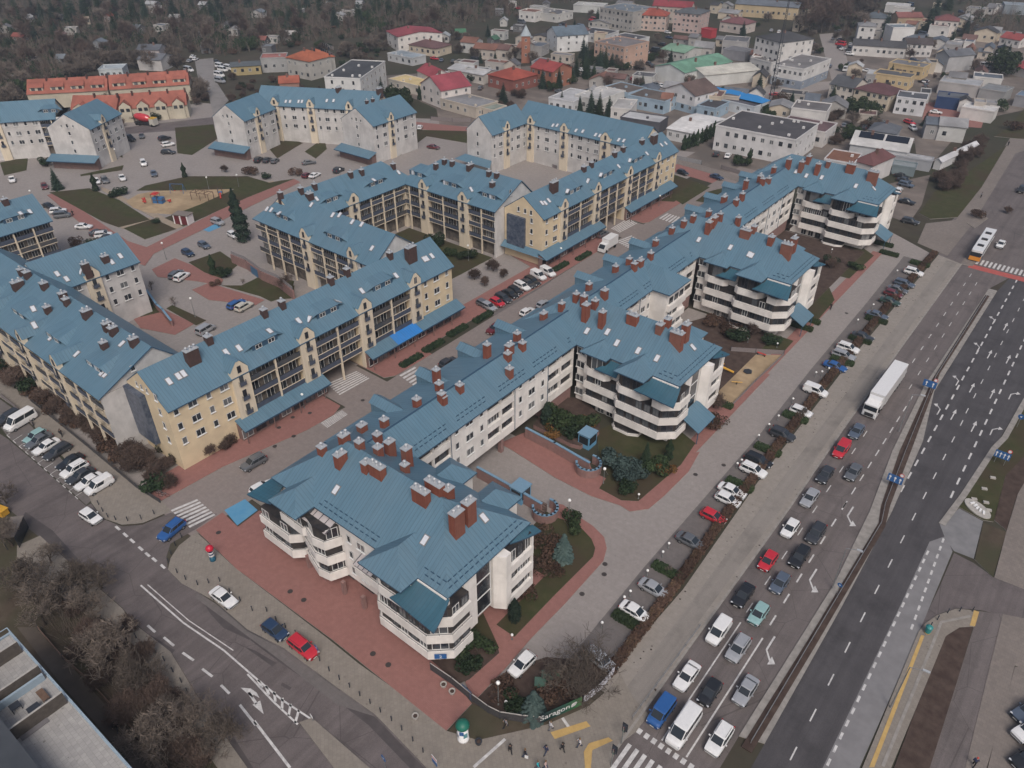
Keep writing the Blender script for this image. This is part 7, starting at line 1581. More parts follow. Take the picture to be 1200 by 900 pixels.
for x, y, w in ((782,669,'beyond the silver saloon'),(736,728,'beside the white saloon nearest the corner'),(900,527,'beside the black estate car'),(867,568,'beside the two white cars'),(932,489,'under the young bare tree'),(1027,375,'beside the blue-grey saloon'),(1008,398,'beside the round shrub'),(987,423,'between the blue and silver cars'),(1078,309,'at the far end of the bays')):
 p = G(x, y, 0.4); tag(link('hedge', HM, None, (p.x,p.y,0.03), R(-1)), 'low clipped hedge between parking bays '+w, 'hedge', 'hedges between the parking bays')
for x, y, w in ((482,422,'nearest the crossing'),(508,405,'second from the crossing'),(536,387,'third from the crossing'),(566,371,'fourth, beside the parked cars'),(657,312,'beyond the white vans'),(684,300,'nearest the box lorry')):
 p = G(x, y, 0.4); tag(link('hedge', HMB, None, (p.x,p.y,0.03), R(90)), 'low dark hedge along the inner street, '+w, 'hedge', 'hedges along the inner street')
for x, y, w, a in ((845,472,'at the entrance path of the second block',0),(940,383,'beside the third block canopy, nearer the court',0),(949,375,'beside the third block canopy, farther',0),(1036,286,'left of the farthest block entrance',0),(1042,297,'right of the farthest block entrance',0),(828,490,'under the second block canopy',0)):
 p = G(x, y, 0.4); tag(link('hedge', HM, None, (p.x,p.y,0.03), R(a)), 'dark clipped hedge '+w, 'hedge', 'hedges at the block entrances')
BH = hedge_mesh(6.0, 1.3, 0.85, BRSHRUB, 6, 36, 0.13)
y = 53.0; k = 0
pts = [(-26.9,52),(-27.3,70),(-28.2,90),(-29.3,130),(-29.6,172),(-29.0,206)]
m = MB(); t = 0
long_ = thing('hedge', 'long low brown hedge between the walkway and the parking bays', 'hedge', (-28,128,0.1))
i = 0
for (x0,y0_),(x1,y1_) in zip(pts, pts[1:]):
 L = math.hypot(x1-x0,y1_-y0_); n = max(1, round(L/6.0))
 for j in range(n):
  f = (j+0.5)/n; q = link('clipped_hedge', BH, long_, (x0+(x1-x0)*f+28, y0_+(y1_-y0_)*f-128, 0), math.atan2(y1_-y0_,x1-x0)); q.scale = (L/n/6.0*1.01,1,1)
MEDH = hedge_mesh(6.0, 0.8, 0.45, BRSHRUB, 8, 30, 0.12)
for x, y, k, s, lab in [(75,705,'bareA',1.3,'tall bare tree behind the large spreading one in the park strip'),(112,728,'bareB',1.15,'spreading bare tree above the rusty fence'),(140,775,'bareD',1.25,'twin-stemmed bare tree in the middle of the thicket'),(172,800,'bareA',1.2,'tall bare tree leaning towards the lower road'),(190,880,'bareD',1.15,'twin-stemmed bare tree at the bottom edge beside the footpath'),(215,868,'bareB',1.0,'bare tree behind the one at the kerb'),(120,690,'bareC',0.9,'slim multi-stemmed bare tree where the thicket begins'),(40,690,'bareD',1.1,'twin-stemmed bare tree left of the large spreading one'),(650,800,'bareA',0.6,'small bare tree beside the green waste containers')]:
 plant(k, x, y, lab, 'tree', None, s)
def scatter(keys, n, poly, label, cat, group, smin, smax, name):
 xs = [p[0] for p in poly]; ys = [p[1] for p in poly]; c = 0; tries = 0
 while c < n and tries < n*40:
  tries += 1; x = tr.uniform(min(xs),max(xs)); y = tr.uniform(min(ys),max(ys)); ins = False; j = len(poly)-1
  for i in range(len(poly)):
   xi, yi = poly[i]; xj, yj = poly[j]
   if (yi > y) != (yj > y) and x < (xj-xi)*(y-yi)/(yj-yi)+xi: ins = not ins
   j = i
  if ins: plant(tr.choice(keys), x, y, label, cat, group, tr.uniform(smin,smax), name); c += 1
WOOD = [(-30,-25),(640,-25),(600,15),(520,32),(440,45),(330,52),(260,62),(230,66),(160,50),(110,75),(30,100),(-30,110)]
scatter(['farA','farB','farC','farA'], 235, WOOD, 'leafless tree in the wood of allotments behind the estate', 'tree', 'leafless trees of the allotment wood', 0.65, 1.15, 'bare_tree')
scatter(['spruceA','spruceC','spruceA'], 110, [(-30,-25),(640,-25),(600,10),(440,32),(260,45),(150,45),(-30,70)], 'dark conifer standing among the leafless trees of the wood', 'conifer', 'conifers of the allotment wood', 0.9, 1.7, 'conifer')
scatter(['bushD','bushB','thicket','bigbush'], 130, [(-30,20),(560,20),(420,60),(240,66),(150,80),(20,120),(-30,130)], 'bush of the undergrowth in the allotment wood', 'bush', 'undergrowth bushes of the allotment wood', 0.8, 1.6, 'bush')
scatter(['farA','farB'], 26, [(925,0),(1035,0),(1010,40),(985,36),(960,42),(935,40)], 'tall leafless tree along the far avenue', 'tree', 'tall trees of the far avenue', 1.2, 1.7, 'bare_tree')
scatter(['farA','farC'], 28, [(440,30),(560,45),(610,70),(600,80),(540,75),(515,60),(440,60)], 'leafless tree behind the red-roofed houses', 'tree', 'leafless trees between the houses', 0.6, 0.9, 'bare_tree')
scatter(['farA','farC','thicket'], 16, [(1120,10),(1215,10),(1215,35),(1160,40),(1125,45)], 'leafless tree on the brown field at the upper right', 'tree', 'trees on the brown field', 0.5, 0.8, 'bare_tree')
scatter(['thicket'], 20, [(1095,222),(1125,182),(1150,165),(1140,195),(1110,228)], 'leafless bush in the thicket on the far green', 'bush', 'thicket on the far green', 1.1, 1.6, 'bush')
scatter(['redA','farC'], 8, [(95,105),(150,125),(130,140),(105,150)], 'leafless tree in front of the red-roofed terrace', 'tree', 'trees before the red terrace', 0.8, 1.1, 'bare_tree')
scatter(['bushD','thicket','bushB'], 22, [(105,138),(200,128),(215,135),(150,150),(115,158)], 'dark bush on the bank below the red-roofed terrace', 'bush', 'bushes below the red terrace', 0.8, 1.3, 'bush')
scatter(['thicket','farC'], 8, [(220,100),(245,110),(240,125),(222,128)], 'leafless bush beside the pale lane', 'bush', 'bushes beside the pale lane', 0.8, 1.1, 'bush')
scatter(['bigbush','thicket','bushD'], 18, [(958,150),(985,125),(1030,140),(1000,165),(965,172)], 'dark overgrown bush between the white office and the workshops', 'bush', 'overgrown bushes by the workshops', 1.0, 1.5, 'bush')
scatter(['spruceA','bigbush','spruceC'], 34, [(610,112),(660,85),(690,60),(735,80),(720,92),(660,105)], 'dark evergreen in the gardens between the halls and the brick houses', 'tree', 'dark evergreens in the gardens', 0.7, 1.05, 'evergreen_tree')
scatter(['bigbush','bushD'], 14, [(740,75),(800,50),(800,58),(745,85)], 'clipped evergreen along the warehouse car park', 'bush', 'evergreens along the warehouse car park', 0.6, 0.9, 'bush')
scatter(['redA','thicket'], 14, [(575,115),(640,100),(600,135),(570,130)], 'leafless shrub along the garden walls', 'bush', 'leafless shrubs along the garden walls', 0.9, 1.3, 'bush')
for x, y, k, s, lab in [(437,112,'spruceA',1.15,'dark spruce against the white slab block'),(466,124,'bigbush',1.9,'broad dark evergreen beside the yellow-roofed house'),(448,116,'spruceA',0.9,'dark spruce left of the broad evergreen'),(590,123,'spruceA',1.0,'lone dark spruce by the pale green garage'),(658,128,'spruceC',0.7,'first of the spruces behind the white block, standing alone'),(679,131,'spruceA',0.7,'second spruce behind the white block'),(692,134,'spruceA',0.95,'tall spruce in the middle of the group behind the white block'),(702,136,'spruceC',0.95,'spruce right of the tallest behind the white block'),(713,138,'spruceA',0.9,'rightmost spruce behind the white block'),
 (475,118,'thuja',1.3,'small thuja at the white house door'),(492,117,'thuja',1.3,'thuja at the corner of the rose-roofed house'),(553,96,'bushD',1.6,'dark bush by the pale hall'),(869,194,'bushG',1.6,'green bush in front of the long white office'),(861,190,'bushG',1.3,'smaller green bush at the long white office'),(877,192,'thuja',1.2,'slim conifer at the long white office'),(900,140,'bigbush',1.0,'bush beside the flat purple roof'),(893,133,'bigbush',0.9,'rusty green bush under the mast'),(915,120,'bushB',2.2,'brown bush by the parked vans under the mast'),(975,118,'spruceC',0.7,'conifer before the cream house'),(1035,44,'spruceA',1.6,'large dark conifer left of the white cube house'),(1085,40,'spruceA',1.7,'large dark conifer left of the tall pale house'),(1095,20,'spruceA',1.6,'dark conifer at the top beside the tall pale house'),(1110,12,'spruceC',1.6,'dark conifer at the very top right of centre'),(1130,42,'spruceA',1.1,'dark conifer right of the tall pale house'),(1172,86,'bigbush',2.6,'big dark evergreen at the upper right lane'),(1132,80,'spruceA',1.0,'dark conifer beside the grey barn'),(1166,130,'bigbush',1.2,'dark bush at the end of the white shed'),(1187,152,'bushB',2.0,'brown bush on the right-hand green'),(1115,50,'spruceC',0.8,'small conifer between barn and pale house'),(870,42,'spruceA',0.9,'conifer beside the grey block'),(700,27,'spruceA',1.0,'dark conifer in front of the big grey block'),(1003,20,'farB',1.6,'tall leafless tree right of the avenue'),(1180,250,'thicket',0.7,'dark red shrub at the junction island'),(1144,255,'bushB',1.3,'dark round shrub on the junction island')]:
 nm = 'bare_tree' if k.startswith('far') else 'conifer' if k[:5] in ('spruc','thuja') else 'shrub'
 plant(k, x, y, lab, nm.replace('bare_tree','tree'), None, s, nm)
for k, (x, y) in enumerate([(801,176),(806,174),(811,172),(816,171),(821,168),(826,166),(831,163),(836,160)]):
 plant('thuja', x, y, ('thuja in the dark row beside the white pavilion, ' + ['at its street end','second from the street end','third from the street end','fourth from the street end','fourth from the far end','third from the far end','second from the far end','at its far end'][k]), 'conifer', 'thuja row by the white pavilion', 1.25, 'conifer')
scatter(['thicket','bushD','redA','bushB'], 30, [(258,92),(330,96),(382,98),(380,112),(330,120),(275,128)], 'bush in the gardens behind the far crescent block', 'bush', 'bushes behind the far crescent', 0.7, 1.2, 'bush')
scatter(['thicket','farC','bushB','bigbush'], 26, [(0,96),(30,112),(28,125),(-20,128)], 'bush at the left edge behind the crescent block', 'bush', 'bushes behind the left crescent', 0.7, 1.1, 'bush')
scatter(['thicket','farA','bushD'], 24, [(395,60),(445,62),(440,85),(425,88),(395,80)], 'bush beside the white slab block and the wood', 'bush', 'bushes beside the white slab block', 0.7, 1.1, 'bush')
scatter(['thicket','farC','farA','bushD'], 40, [(200,62),(222,70),(215,92),(150,82),(100,96),(30,104),(40,92),(110,76)], 'bush between the red-roofed terrace and the wood', 'bush', 'bushes behind the red terrace', 0.7, 1.2, 'bush')
c = 0
for _ in range(9000):
 if c >= 75: break
 x, y = tr.uniform(490,1195), tr.uniform(3,165)
 if not in_(x, y, TOWN): continue
 p = G(x, y)
 if not free(p, 1.5): continue
 c += 1; k = tr.choice(['farA','farB','farC','thicket','bigbush','spruceA','farA']); plant(k, x, y, 'tree or bush growing between the small buildings of the town yards', 'tree', 'trees in the town yards', tr.uniform(0.55,0.85), 'yard_tree')
def inpoly(x, y, poly):
 ins = False; j = len(poly)-1
 for i in range(len(poly)):
  xi, yi = poly[i]; xj, yj = poly[j]
  if (yi > y) != (yj > y) and x < (xj-xi)*(y-yi)/(yj-yi)+xi: ins = not ins
  j = i
 return ins
m = MB()
GROW = [((-40,-30),(900,-30),(860,0),(640,4),(600,20),(520,36),(440,48),(400,44),(330,55),(262,66),(228,60),(190,52),(155,54),(110,78),(60,98),(30,104),(-40,125)), ((1130,-10),(1230,-10),(1230,36),(1170,42),(1128,44)), ((925,-5),(1035,-5),(1005,36),(938,38))]
GROW += (((60,690),(90,700),(130,745),(170,780),(205,815),(240,880),(250,920),(215,920),(160,850),(100,775),(60,735)),)
for poly, n in zip(GROW, (8500, 700, 500, 420)):
 xs = [p[0] for p in poly]; ys = [p[1] for p in poly]; c = 0
 while c < n:
  x = tr.uniform(min(xs),max(xs)); y = tr.uniform(min(ys),max(ys))
  if not inpoly(x, y, poly): continue
  c += 1; p = G(x, y); nr = 0.35 if y > 500 else 1.0; hh = tr.uniform(1.2,4.5)*(0.8 if nr < 1 else tr.choice((1,1,2.0))); w = tr.uniform(1.0,2.6); mi = tr.choice((0,0,0,1,1,2) if nr == 1 else (0,0,1))
  for k in range(12):
   d = rdir(tr); q = p + Vector((d.x*w*0.35, d.y*w*0.35, 0)); e = p + Vector((d.x*w, d.y*w, hh*(0.4+0.6*abs(d.z)))); per = d.orthogonal().normalized()*(0.05 if mi < 2 else 0.22)*nr; per.z *= 0.3
   if mi == 2: s_ = 0.4; m.add([e+per*2, e+Vector((0,0,s_)), e-per*2, e-Vector((0,0,s_))], [(0,1,2,3)], 2)
   else: m.add([q-per, q+per, e+per*0.6, e-per*0.6], [(0,1,2,3)], mi)
o = m.build('undergrowth', [TWIG, TWIG_R, THUJA]); tag(o, 'tangled leafless undergrowth of the allotment wood', 'undergrowth', None, 'stuff')
# == street furniture, walls, play equipment, people
sheet('drive', COURT, 0.013, wr(-88,-40,57,82), False)
slab('red_path', REDP, 0.09, wr(-64.5,-45,79.0,82.6), False)
slab('courtyard_paving', COURT, 0.02, wr(-64,-44,112,142), False)
slab('courtyard_paving', COURT, 0.02, wr(-64,-44,157.5,196.5), False)
for q in (wr(-64,-44,112.5,124),wr(-59,-44,124,142.5),wr(-64,-43,158,196)): slab('lawn', SOIL, 0.125, q, False)
RAILM = M_plain('galvanised_rail', (0.30,0.31,0.32), 0.45, 0.5, 0.5); STONE = M('planter_stone', (0.42,0.40,0.37), (0.33,0.31,0.29), 2.0)
BLUEC = M_plain('blue_coping', (0.17,0.29,0.40), 0.5); SIGNB = M_plain('sign_blue', (0.03,0.12,0.32), 0.4); SIGNW = M_plain('sign_white', (0.75,0.75,0.75), 0.4); SIGNR = M_plain('sign_red', (0.50,0.03,0.03), 0.4)
GLOBE = M_plain('white_globe', (0.85,0.85,0.83), 0.3); POSTM = M_plain('lamp_post_grey', (0.16,0.17,0.17), 0.5)
def text(parent, body, size, loc, rot, mat, name='lettering', ext=0.005):
 cu = bpy.data.curves.new(name, 'FONT'); cu.body = body; cu.size = size; cu.extrude = ext; cu.align_x = 'CENTER'; cu.align_y = 'CENTER'; cu.materials.append(mat)
 f = bpy.data.objects.new('tmp_text', cu); col.objects.link(f); bpy.context.view_layer.update(); me = bpy.data.meshes.new_from_object(f.evaluated_get(bpy.context.evaluated_depsgraph_get())); bpy.data.objects.remove(f); bpy.data.curves.remove(cu)
 if not me.materials: me.materials.append(mat)
 o = link(name, me, parent, loc); o.rotation_euler = rot; return o
def ribwall(m, pts, h, t, mi=0, z0=0.0, close=False):
 for a, b in zip(pts, pts[1:]):
  A, B = Vector((a[0],a[1],0)), Vector((b[0],b[1],0)); d = (B-A).normalized()*t*0.45; n = Vector((-d.y,d.x,0)).normalized()*t/2; A -= d; B += d
  m.prism([(p.x,p.y) for p in (A-n,B-n,B+n,A+n)], z0, h, mi)
def GP(z, *px): return [tuple(G(*p, z)[:2]) for p in px]
def arc(cx, cy, r, a0, a1, n=10): return [(cx+r*math.cos(R(a0+(a1-a0)*i/n)), cy+r*math.sin(R(a0+(a1-a0)*i/n))) for i in range(n+1)]
for lab, inner, cen, rad, booth, mir in (('pink curved stair wall with a blue coping beside the raised shrub bed', GP(2.1,(617,502),(650,519),(690,542)), G(690,540,2.1), 2.0, G(688,521,0), 1),
        ('pink curved stair wall with a blue coping behind the nearest block', GP(2.1,(560,548),(600,570),(634,590)), G(639,592,2.1), 1.9, G(610,584,0), 1)):
 t = thing('stair_wall', lab, 'wall', (inner[-1][0], inner[-1][1], 0), 0, 'curved stair walls')
 m = MB(); ribwall(m, inner, 2.1, 0.35); A = arc(cen.x, cen.y, rad, -150, 100, 12); ribwall(m, A, 1.7, 0.3, 0, 0); m.build('wall', PINK, t)
 m = MB(); ribwall(m, inner, 2.25, 0.42, 0, 2.1); ribwall(m, A, 1.85, 0.36, 0, 1.7); m.build('coping', BLUEC, t)
 for k in range(7):
  m = MB(); y = cen.y+0.9-k*0.33; m.box(cen.x-1.5+0.1*k,cen.x-0.3+0.1*k,y-0.3,y,0,1.5-k*0.19,0); m.build('step', M('dark_step', (0.10,0.07,0.06), (0.14,0.10,0.085), 2.0), t)
 t = thing('entrance_booth', 'small blue glazed booth at the head of the stairs '+('beside the junipers' if 'raised' in lab else 'behind the nearest block'), 'booth', (booth.x,booth.y,0), 0, 'blue stair booths')
 lpart('wall', (lambda q: (q.box(-1.1,1.1,-1.2,1.2,0,2.7,0), q)[1])(MB()), M_plain('booth_blue', (0.13,0.32,0.50), 0.5), t)
 lpart('roof', (lambda q: (q.box(-1.25,1.25,-1.35,1.35,2.7,2.85,0), q)[1])(MB()), BLUEC, t)
 lpart('glazing', (lambda q: (q.box(1.1,1.13,-1.0,1.0,0.9,2.4,0), q.box(-0.9,0.9,-1.23,-1.2,0.9,2.4,0), q)[2])(MB()), CGLASS, t)
slab('planting_bed', SOIL, 0.8, [(625,502),(650,515),(668,524),(680,527),(702,510),(703,492),(684,470),(655,470),(640,480)], True, PINK)
F1 = GP(0,(505,786),(530,803),(553,822),(572,836),(586,843),(612,847),(634,849)); F2 = GP(0,(634,849),(681,828)); F3 = GP(0,(684,826),(703,811),(719,792))
t = thing('lattice_fence', 'low dark lattice fence round the corner bed below the nearest block', 'fence', (F1[3][0],F1[3][1],0))
m = MB(); ribwall(m, F1, 1.5, 0.05, 0, 0.15); m.build('panel', M('dark_lattice', (0.045,0.045,0.05), (0.075,0.07,0.07), 6.0, 0.7), t)
m = MB(); ribwall(m, F1, 1.58, 0.09, 0, 1.5); m.build('top_rail', STONE, t)
for a in F1: m = MB(); m.tube((a[0],a[1],0),(a[0],a[1],1.7),0.06,n=6); m.build('post', DARKF, t)
def banner(pts, h0, h1, mat, name, label):
 a, b = Vector((*pts[0],0)), Vector((*pts[-1],0)); t = thing(name, label, 'banner', (pts[0][0],pts[0][1],0), math.atan2(b.y-a.y,b.x-a.x))
 inv = Matrix.Rotation(-t.rotation_euler[2],4,'Z'); loc = [inv @ (Vector((*p,0))-a) for p in pts]
 m = MB(); ribwall(m, [(p.x,p.y) for p in loc], h1, 0.05, 0, h0); lpart('sheet', m, mat, t)
 for p in loc: m = MB(); m.tube((p.x,p.y+0.08,0),(p.x,p.y+0.08,h1+0.1),0.05,n=6); lpart('post', m, DARKF, t)
 return t, loc
def M_banner():
 m, n, l, b = nt_new('banner_print'); tc = n.new('ShaderNodeTexCoord'); sp = n.new('ShaderNodeSeparateXYZ'); l.new(tc.outputs['Object'], sp.inputs[0])
 f = math_node(n, l, 'DIVIDE', sp.outputs['X'], 9.0)
 l.new(ramp(n, l, f, [(0.0,(0.006,0.018,0.025)),(0.35,(0.015,0.07,0.05)),(0.62,(0.05,0.17,0.05)),(0.72,(0.20,0.38,0.04)),(1.0,(0.22,0.42,0.05))]), b.inputs['Base Color']); b.inputs['Roughness'].default_value = 0.5; return m
bt, bl = banner(F2, 0.3, 2.0, M_banner(), 'fence_banner', 'dark to bright green advertising banner with white lettering on the corner fence')
Lb = bl[-1].x; text(bt, 'Saragon', 1.25, (Lb*0.34, -0.04, 1.2), (R(90),0,0), SIGNW)
for dx, dz, r in ((0.80,1.2,0.34),(0.84,1.35,0.22),(0.77,1.0,0.2)):
 m = MB(); m.tube((Lb*dx,-0.03,dz),(Lb*dx,-0.05,dz),r,r,10); lpart('white_figure', m, SIGNW, bt)
banner(F3, 0.4, 1.8, M('white_banner', (0.62,0.62,0.66), (0.50,0.50,0.56), 1.5, 0.6), 'fence_banner', 'plain white banner on the corner fence beside the silver estate car')
for c in _kids.get(T1.name, []):
 if c.name.startswith('number_sign'): text(c, '2', 0.75, (-43.35+0.045+55, 39.75-0.052-49.15, 2.95), (R(90),0,R(41)), SIGNW)
p, q = G(542,812), G(553,822)
t = thing('gate', 'dark blue gate panel at the end of the red plaza', 'gate', (p.x,p.y,0), math.atan2(q.y-p.y,q.x-p.x)); w_ = (q-p).length
m = MB(); m.box(0,w_,-0.04,0.04,0.1,1.8,0); lpart('panel', m, M_plain('gate_blue', (0.05,0.08,0.14), 0.5), t)
def lamp(px, py, h, label, two=False, group='globe lamps of the estate'):
 p = G(px, py); t = thing('street_lamp', label, 'lamp', (p.x,p.y,0), 0, group)
 m = MB(); m.tube((0,0,0),(0,0,h),0.06 if h > 2 else 0.05,0.04,7); m.lathe([(0.12,0),(0.12,0.25),(0.07,0.3)],8); lpart('post', m, POSTM, t)
 m = MB(); r = 0.27 if h > 2 else 0.2
 m.lathe([(r*0.35,-r*0.95),(r*0.8,-r*0.6),(r,0),(r*0.8,r*0.6),(r*0.35,r*0.95)],10,(0,0,h+r*0.8)); lpart('globe', m, GLOBE, t, True)
for x, y, h, l in ((666,610,4.0,'globe lamp on the curved red path beside the nearest block'),(707,567,3.0,'globe lamp at the curved stair wall'),(584,826,4.2,'globe lamp inside the corner fence'),(593,829,1.0,'low globe lamp inside the corner fence'),(600,750,0.9,'low globe lamp at the tip of the lawn beside the nearest block'),(748,585,0.9,'low globe lamp on the juniper lawn'),(195,304,4.2,'globe lamp at the end of the courtyard island'),(229,372,4.5,'globe lamp on the courtyard strip'),(400,212,3.5,'globe lamp behind the courtyard roof'),(549,306,4.0,'globe lamp at the lawn end of the cream block'),
 (480,382,3.2,'globe lamp on the red pavement beside the bright blue canopy'),(373,436,3.0,'globe lamp at the first zebra crossing'),(357,479,3.0,'globe lamp on the red pavement under the first canopy'),(657,305,3.0,'globe lamp on the pavement by the box lorry'),(722,249,3.0,'globe lamp at the far passage'),(772,242,3.0,'globe lamp on the far red pavement'),(245,222,3.5,'globe lamp above the playground, left'),(280,219,3.5,'globe lamp above the playground, right'),(40,238,3.5,'globe lamp by the row of cars at the left-edge block'),(138,188,3.5,'globe lamp beside the upper car park'),(188,575,1.2,'low globe lamp by the bicycles'),(876,402,1.0,'low globe lamp on the third block lawn'),(910,408,1.0,'low globe lamp at the playground corner'),(974,297,1.0,'low globe lamp on the farthest lawn'),(846,308,3.0,'globe lamp half hidden behind the third block')):
 lamp(x, y, h, l)
for k, (x, y) in enumerate([(705,736),(731,706),(738,699),(758,675),(776,653),(783,643),(863,549),(868,545),(888,516),(900,503),(911,493),(928,473),(941,457),(955,442),(962,441),(970,437),(985,414),(1004,380),(1022,362),(1050,322)]):
 lamp(x, y, 1.0, 'knee-high white globe lamp along the edge of the parking bays', group='knee-high lamps of the parking bays')
def road_lamp(px, py, h, arm, label):
 p = G(px, py); t = thing('road_lamp', label, 'lamp', (p.x,p.y,0), 0, 'road lamps'); m = MB(); m.tube((0,0,0),(0,0,h),0.10,0.06,7); m.tube((0,0,h),(arm[0],arm[1],h+0.5),0.05,0.04,5); lpart('post', m, RAILM, t)
 m = MB(); m.obox(arm[0],arm[1],h+0.42,h+0.56,0.75,0.28,math.atan2(arm[1],arm[0]),0); lpart('lamp_head', m, ZINC, t)
for x, y, w in ((1053,506,'in the median beside the long lorry'),(975,690,'in the median level with the turquoise hatchback'),(1043,830,'on the platform beside the planting bed')): road_lamp(x, y, 8.0, (1.6,0.2), 'tall grey road lamp '+w)
def post_sign(px, py, h, label, face, group=None):
 p = G(px, py); t = thing('road_sign', label, 'road sign', (p.x,p.y,0), R(-10), group); m = MB(); m.tube((0,0,0),(0,0,h),0.04,n=6); lpart('post', m, RAILM, t); face(t, h)
def round_face(mat, r=0.4, z=0.0):
 def f(t, h):
  m = MB(); m.tube((0,-0.06,h+z),(0,-0.03,h+z),r,r,16); lpart('sign_face', m, mat, t); m = MB(); m.tube((0,-0.064,h+z),(0,-0.059,h+z),r*0.45,r*0.45,3); lpart('symbol', m, SIGNW, t)
 return f
post_sign(374,772,2.3,'round blue sign in front of the red estate car', round_face(SIGNB,0.45)); post_sign(452,902,2.4,'round blue sign at the bottom of the lower road', round_face(SIGNB,0.45)); post_sign(367,846,1.2,'small white and yellow marker post on the tip of the traffic island', round_face(SIGNW,0.35))
def two_plates(t, h):
 for z, mt in ((0.0,SIGNW),(-0.75,SIGNB)):
  m = MB(); m.box(-0.45,0.45,-0.06,-0.03,h+z-0.33,h+z+0.33,0); lpart('sign_face', m, mt, t)
 m = MB(); m.box(-0.45,0.45,-0.075,-0.062,h-0.06,h+0.06,0); lpart('red_bar', m, SIGNR, t)
post_sign(511,906,3.0,'sign post with a white plate above a blue plate on the beige pavement', two_plates)
def lane_sign(px, py, label, arrows=3):
 p = G(px, py); t = thing('lane_sign', label, 'road sign', (p.x,p.y,0), 0, 'blue lane signs'); w = 1.15
 for x in (-0.7,0.7): m = MB(); m.tube((x,0,0),(x,0,2.2),0.04,n=6); lpart('post', m, RAILM, t)
 m = MB(); m.box(-w,w,-0.09,-0.04,1.3,2.7,0); lpart('sign_face', m, SIGNB, t)
 for k in range(arrows):
  x = -w+2*w*(k+0.5)/arrows; m = MB(); m.box(x-0.07,x+0.07,-0.11,-0.092,1.5,2.15,0); m.add([(x-0.22,-0.1,2.1),(x+0.22,-0.1,2.1),(x,-0.1,2.5),(x-0.22,-0.092,2.1),(x+0.22,-0.092,2.1),(x,-0.092,2.5)], [(0,1,2),(5,4,3),(0,3,4,1),(1,4,5,2),(2,5,3,0)], 0); lpart('arrow', m, SIGNW, t)
 m = MB(); m.tube((0.75,-0.09,3.1),(0.75,-0.05,3.1),0.36,0.36,16); lpart('speed_sign', m, SIGNR, t); m = MB(); m.tube((0.75,-0.11,3.1),(0.75,-0.092,3.1),0.26,0.26,16); lpart('speed_plate', m, SIGNW, t)
lane_sign(1045,572,'blue lane sign with arrows in the median'); lane_sign(1170,544,'blue lane sign with arrows on the right-hand verge', 4); lane_sign(1086,460,'blue sign seen from behind in the median bend', 2)
post_sign(1191,501,2.4,'round blue sign on the right-hand kerb', round_face(SIGNB,0.5)); post_sign(980,698,2.2,'small sign in the median beside the bus lane start', round_face(SIGNB,0.35))
for x, y, w in ((728,872,'on the kerb at the corner crossing'),(716,898,'on the small island at the bottom of the picture')):
 p = G(x, y); t = thing('traffic_light', 'dark traffic light '+w, 'traffic light', (p.x,p.y,0), 0, 'traffic lights'); m = MB(); m.tube((0,0,0),(0,0,3.4),0.07,n=7); lpart('post', m, POSTM, t)
 m = MB(); m.box(-0.2,0.2,0.05,0.35,2.4,3.5,0); m.box(-0.34,0.34,0.36,0.39,2.2,3.7,0); lpart('signal_head', m, DARKF, t)
 for k, c in enumerate(((0.25,0.02,0.02),(0.2,0.12,0.02),(0.02,0.15,0.06))): m = MB(); m.tube((0,0.0,3.3-k*0.35),(0,0.05,3.3-k*0.35),0.11,0.11,8); lpart('lens', m, M_plain('lens_%d'%k, c, 0.2), t)
p = G(543,866); t = thing('advertising_column', 'white advertising column with a green domed top on the corner green', 'column', (p.x,p.y,0.1))
m = MB(); m.lathe([(0.68,0),(0.68,0.25),(0.62,0.3),(0.62,2.6)],18); lpart('drum', m, [SIGNW], t, True); m = MB(); m.lathe([(0.80,2.6),(0.82,2.72),(0.74,2.98),(0.50,3.22),(0.12,3.36)],18); lpart('dome', m, M_plain('dome_green', (0.015,0.14,0.10), 0.45), t, True)
for a, z, w, h, c in ((-60,1.9,0.5,0.7,SIGNB),(-115,1.2,0.6,0.6,M_plain('poster_grey', (0.35,0.36,0.40), 0.6)),(-20,1.4,0.5,0.8,M_plain('poster_teal', (0.12,0.28,0.32), 0.6))):
 x, y = 0.63*math.cos(R(a)), 0.63*math.sin(R(a)); m = MB(); m.obox(x,y,z-h/2,z+h/2,0.03,w,R(a),0); lpart('poster', m, c, t)
p = G(250,657); t = thing('advertising_figure', 'upright red, white and blue advertising figure with a round red top on the pavement', 'advertising figure', (p.x,p.y,0.12))
NAVY = M_plain('figure_navy', (0.02,0.04,0.12), 0.4)
m = MB(); m.lathe([(0.42,0),(0.45,0.15),(0.38,0.9)],14); lpart('base', m, M_plain('figure_teal', (0.02,0.10,0.16), 0.4), t, True); m = MB(); m.lathe([(0.38,0.9),(0.40,1.2),(0.38,1.25)],14); lpart('white_band', m, SIGNW, t, True)
m = MB(); m.lathe([(0.38,1.25),(0.36,1.5)],14); lpart('navy_band', m, NAVY, t, True); m = MB(); m.lathe([(0.38,1.5),(0.36,1.75)],14); lpart('upper_band', m, SIGNW, t, True); m = MB(); m.lathe([(0.36,1.75),(0.3,2.0)],14); lpart('neck', m, NAVY, t, True)
m = MB(); m.lathe([(0.2,2.0),(0.50,2.12),(0.58,2.4),(0.48,2.7),(0.22,2.9),(0.06,2.95)],14); lpart('ball', m, M_plain('figure_red', (0.55,0.02,0.05), 0.35), t, True)
BM = MB(); BM.lathe([(0.09,0),(0.07,0.1),(0.065,0.75),(0.09,0.8),(0.05,0.92)],8); BMe = BM.mesh('bollard', [DARKF])
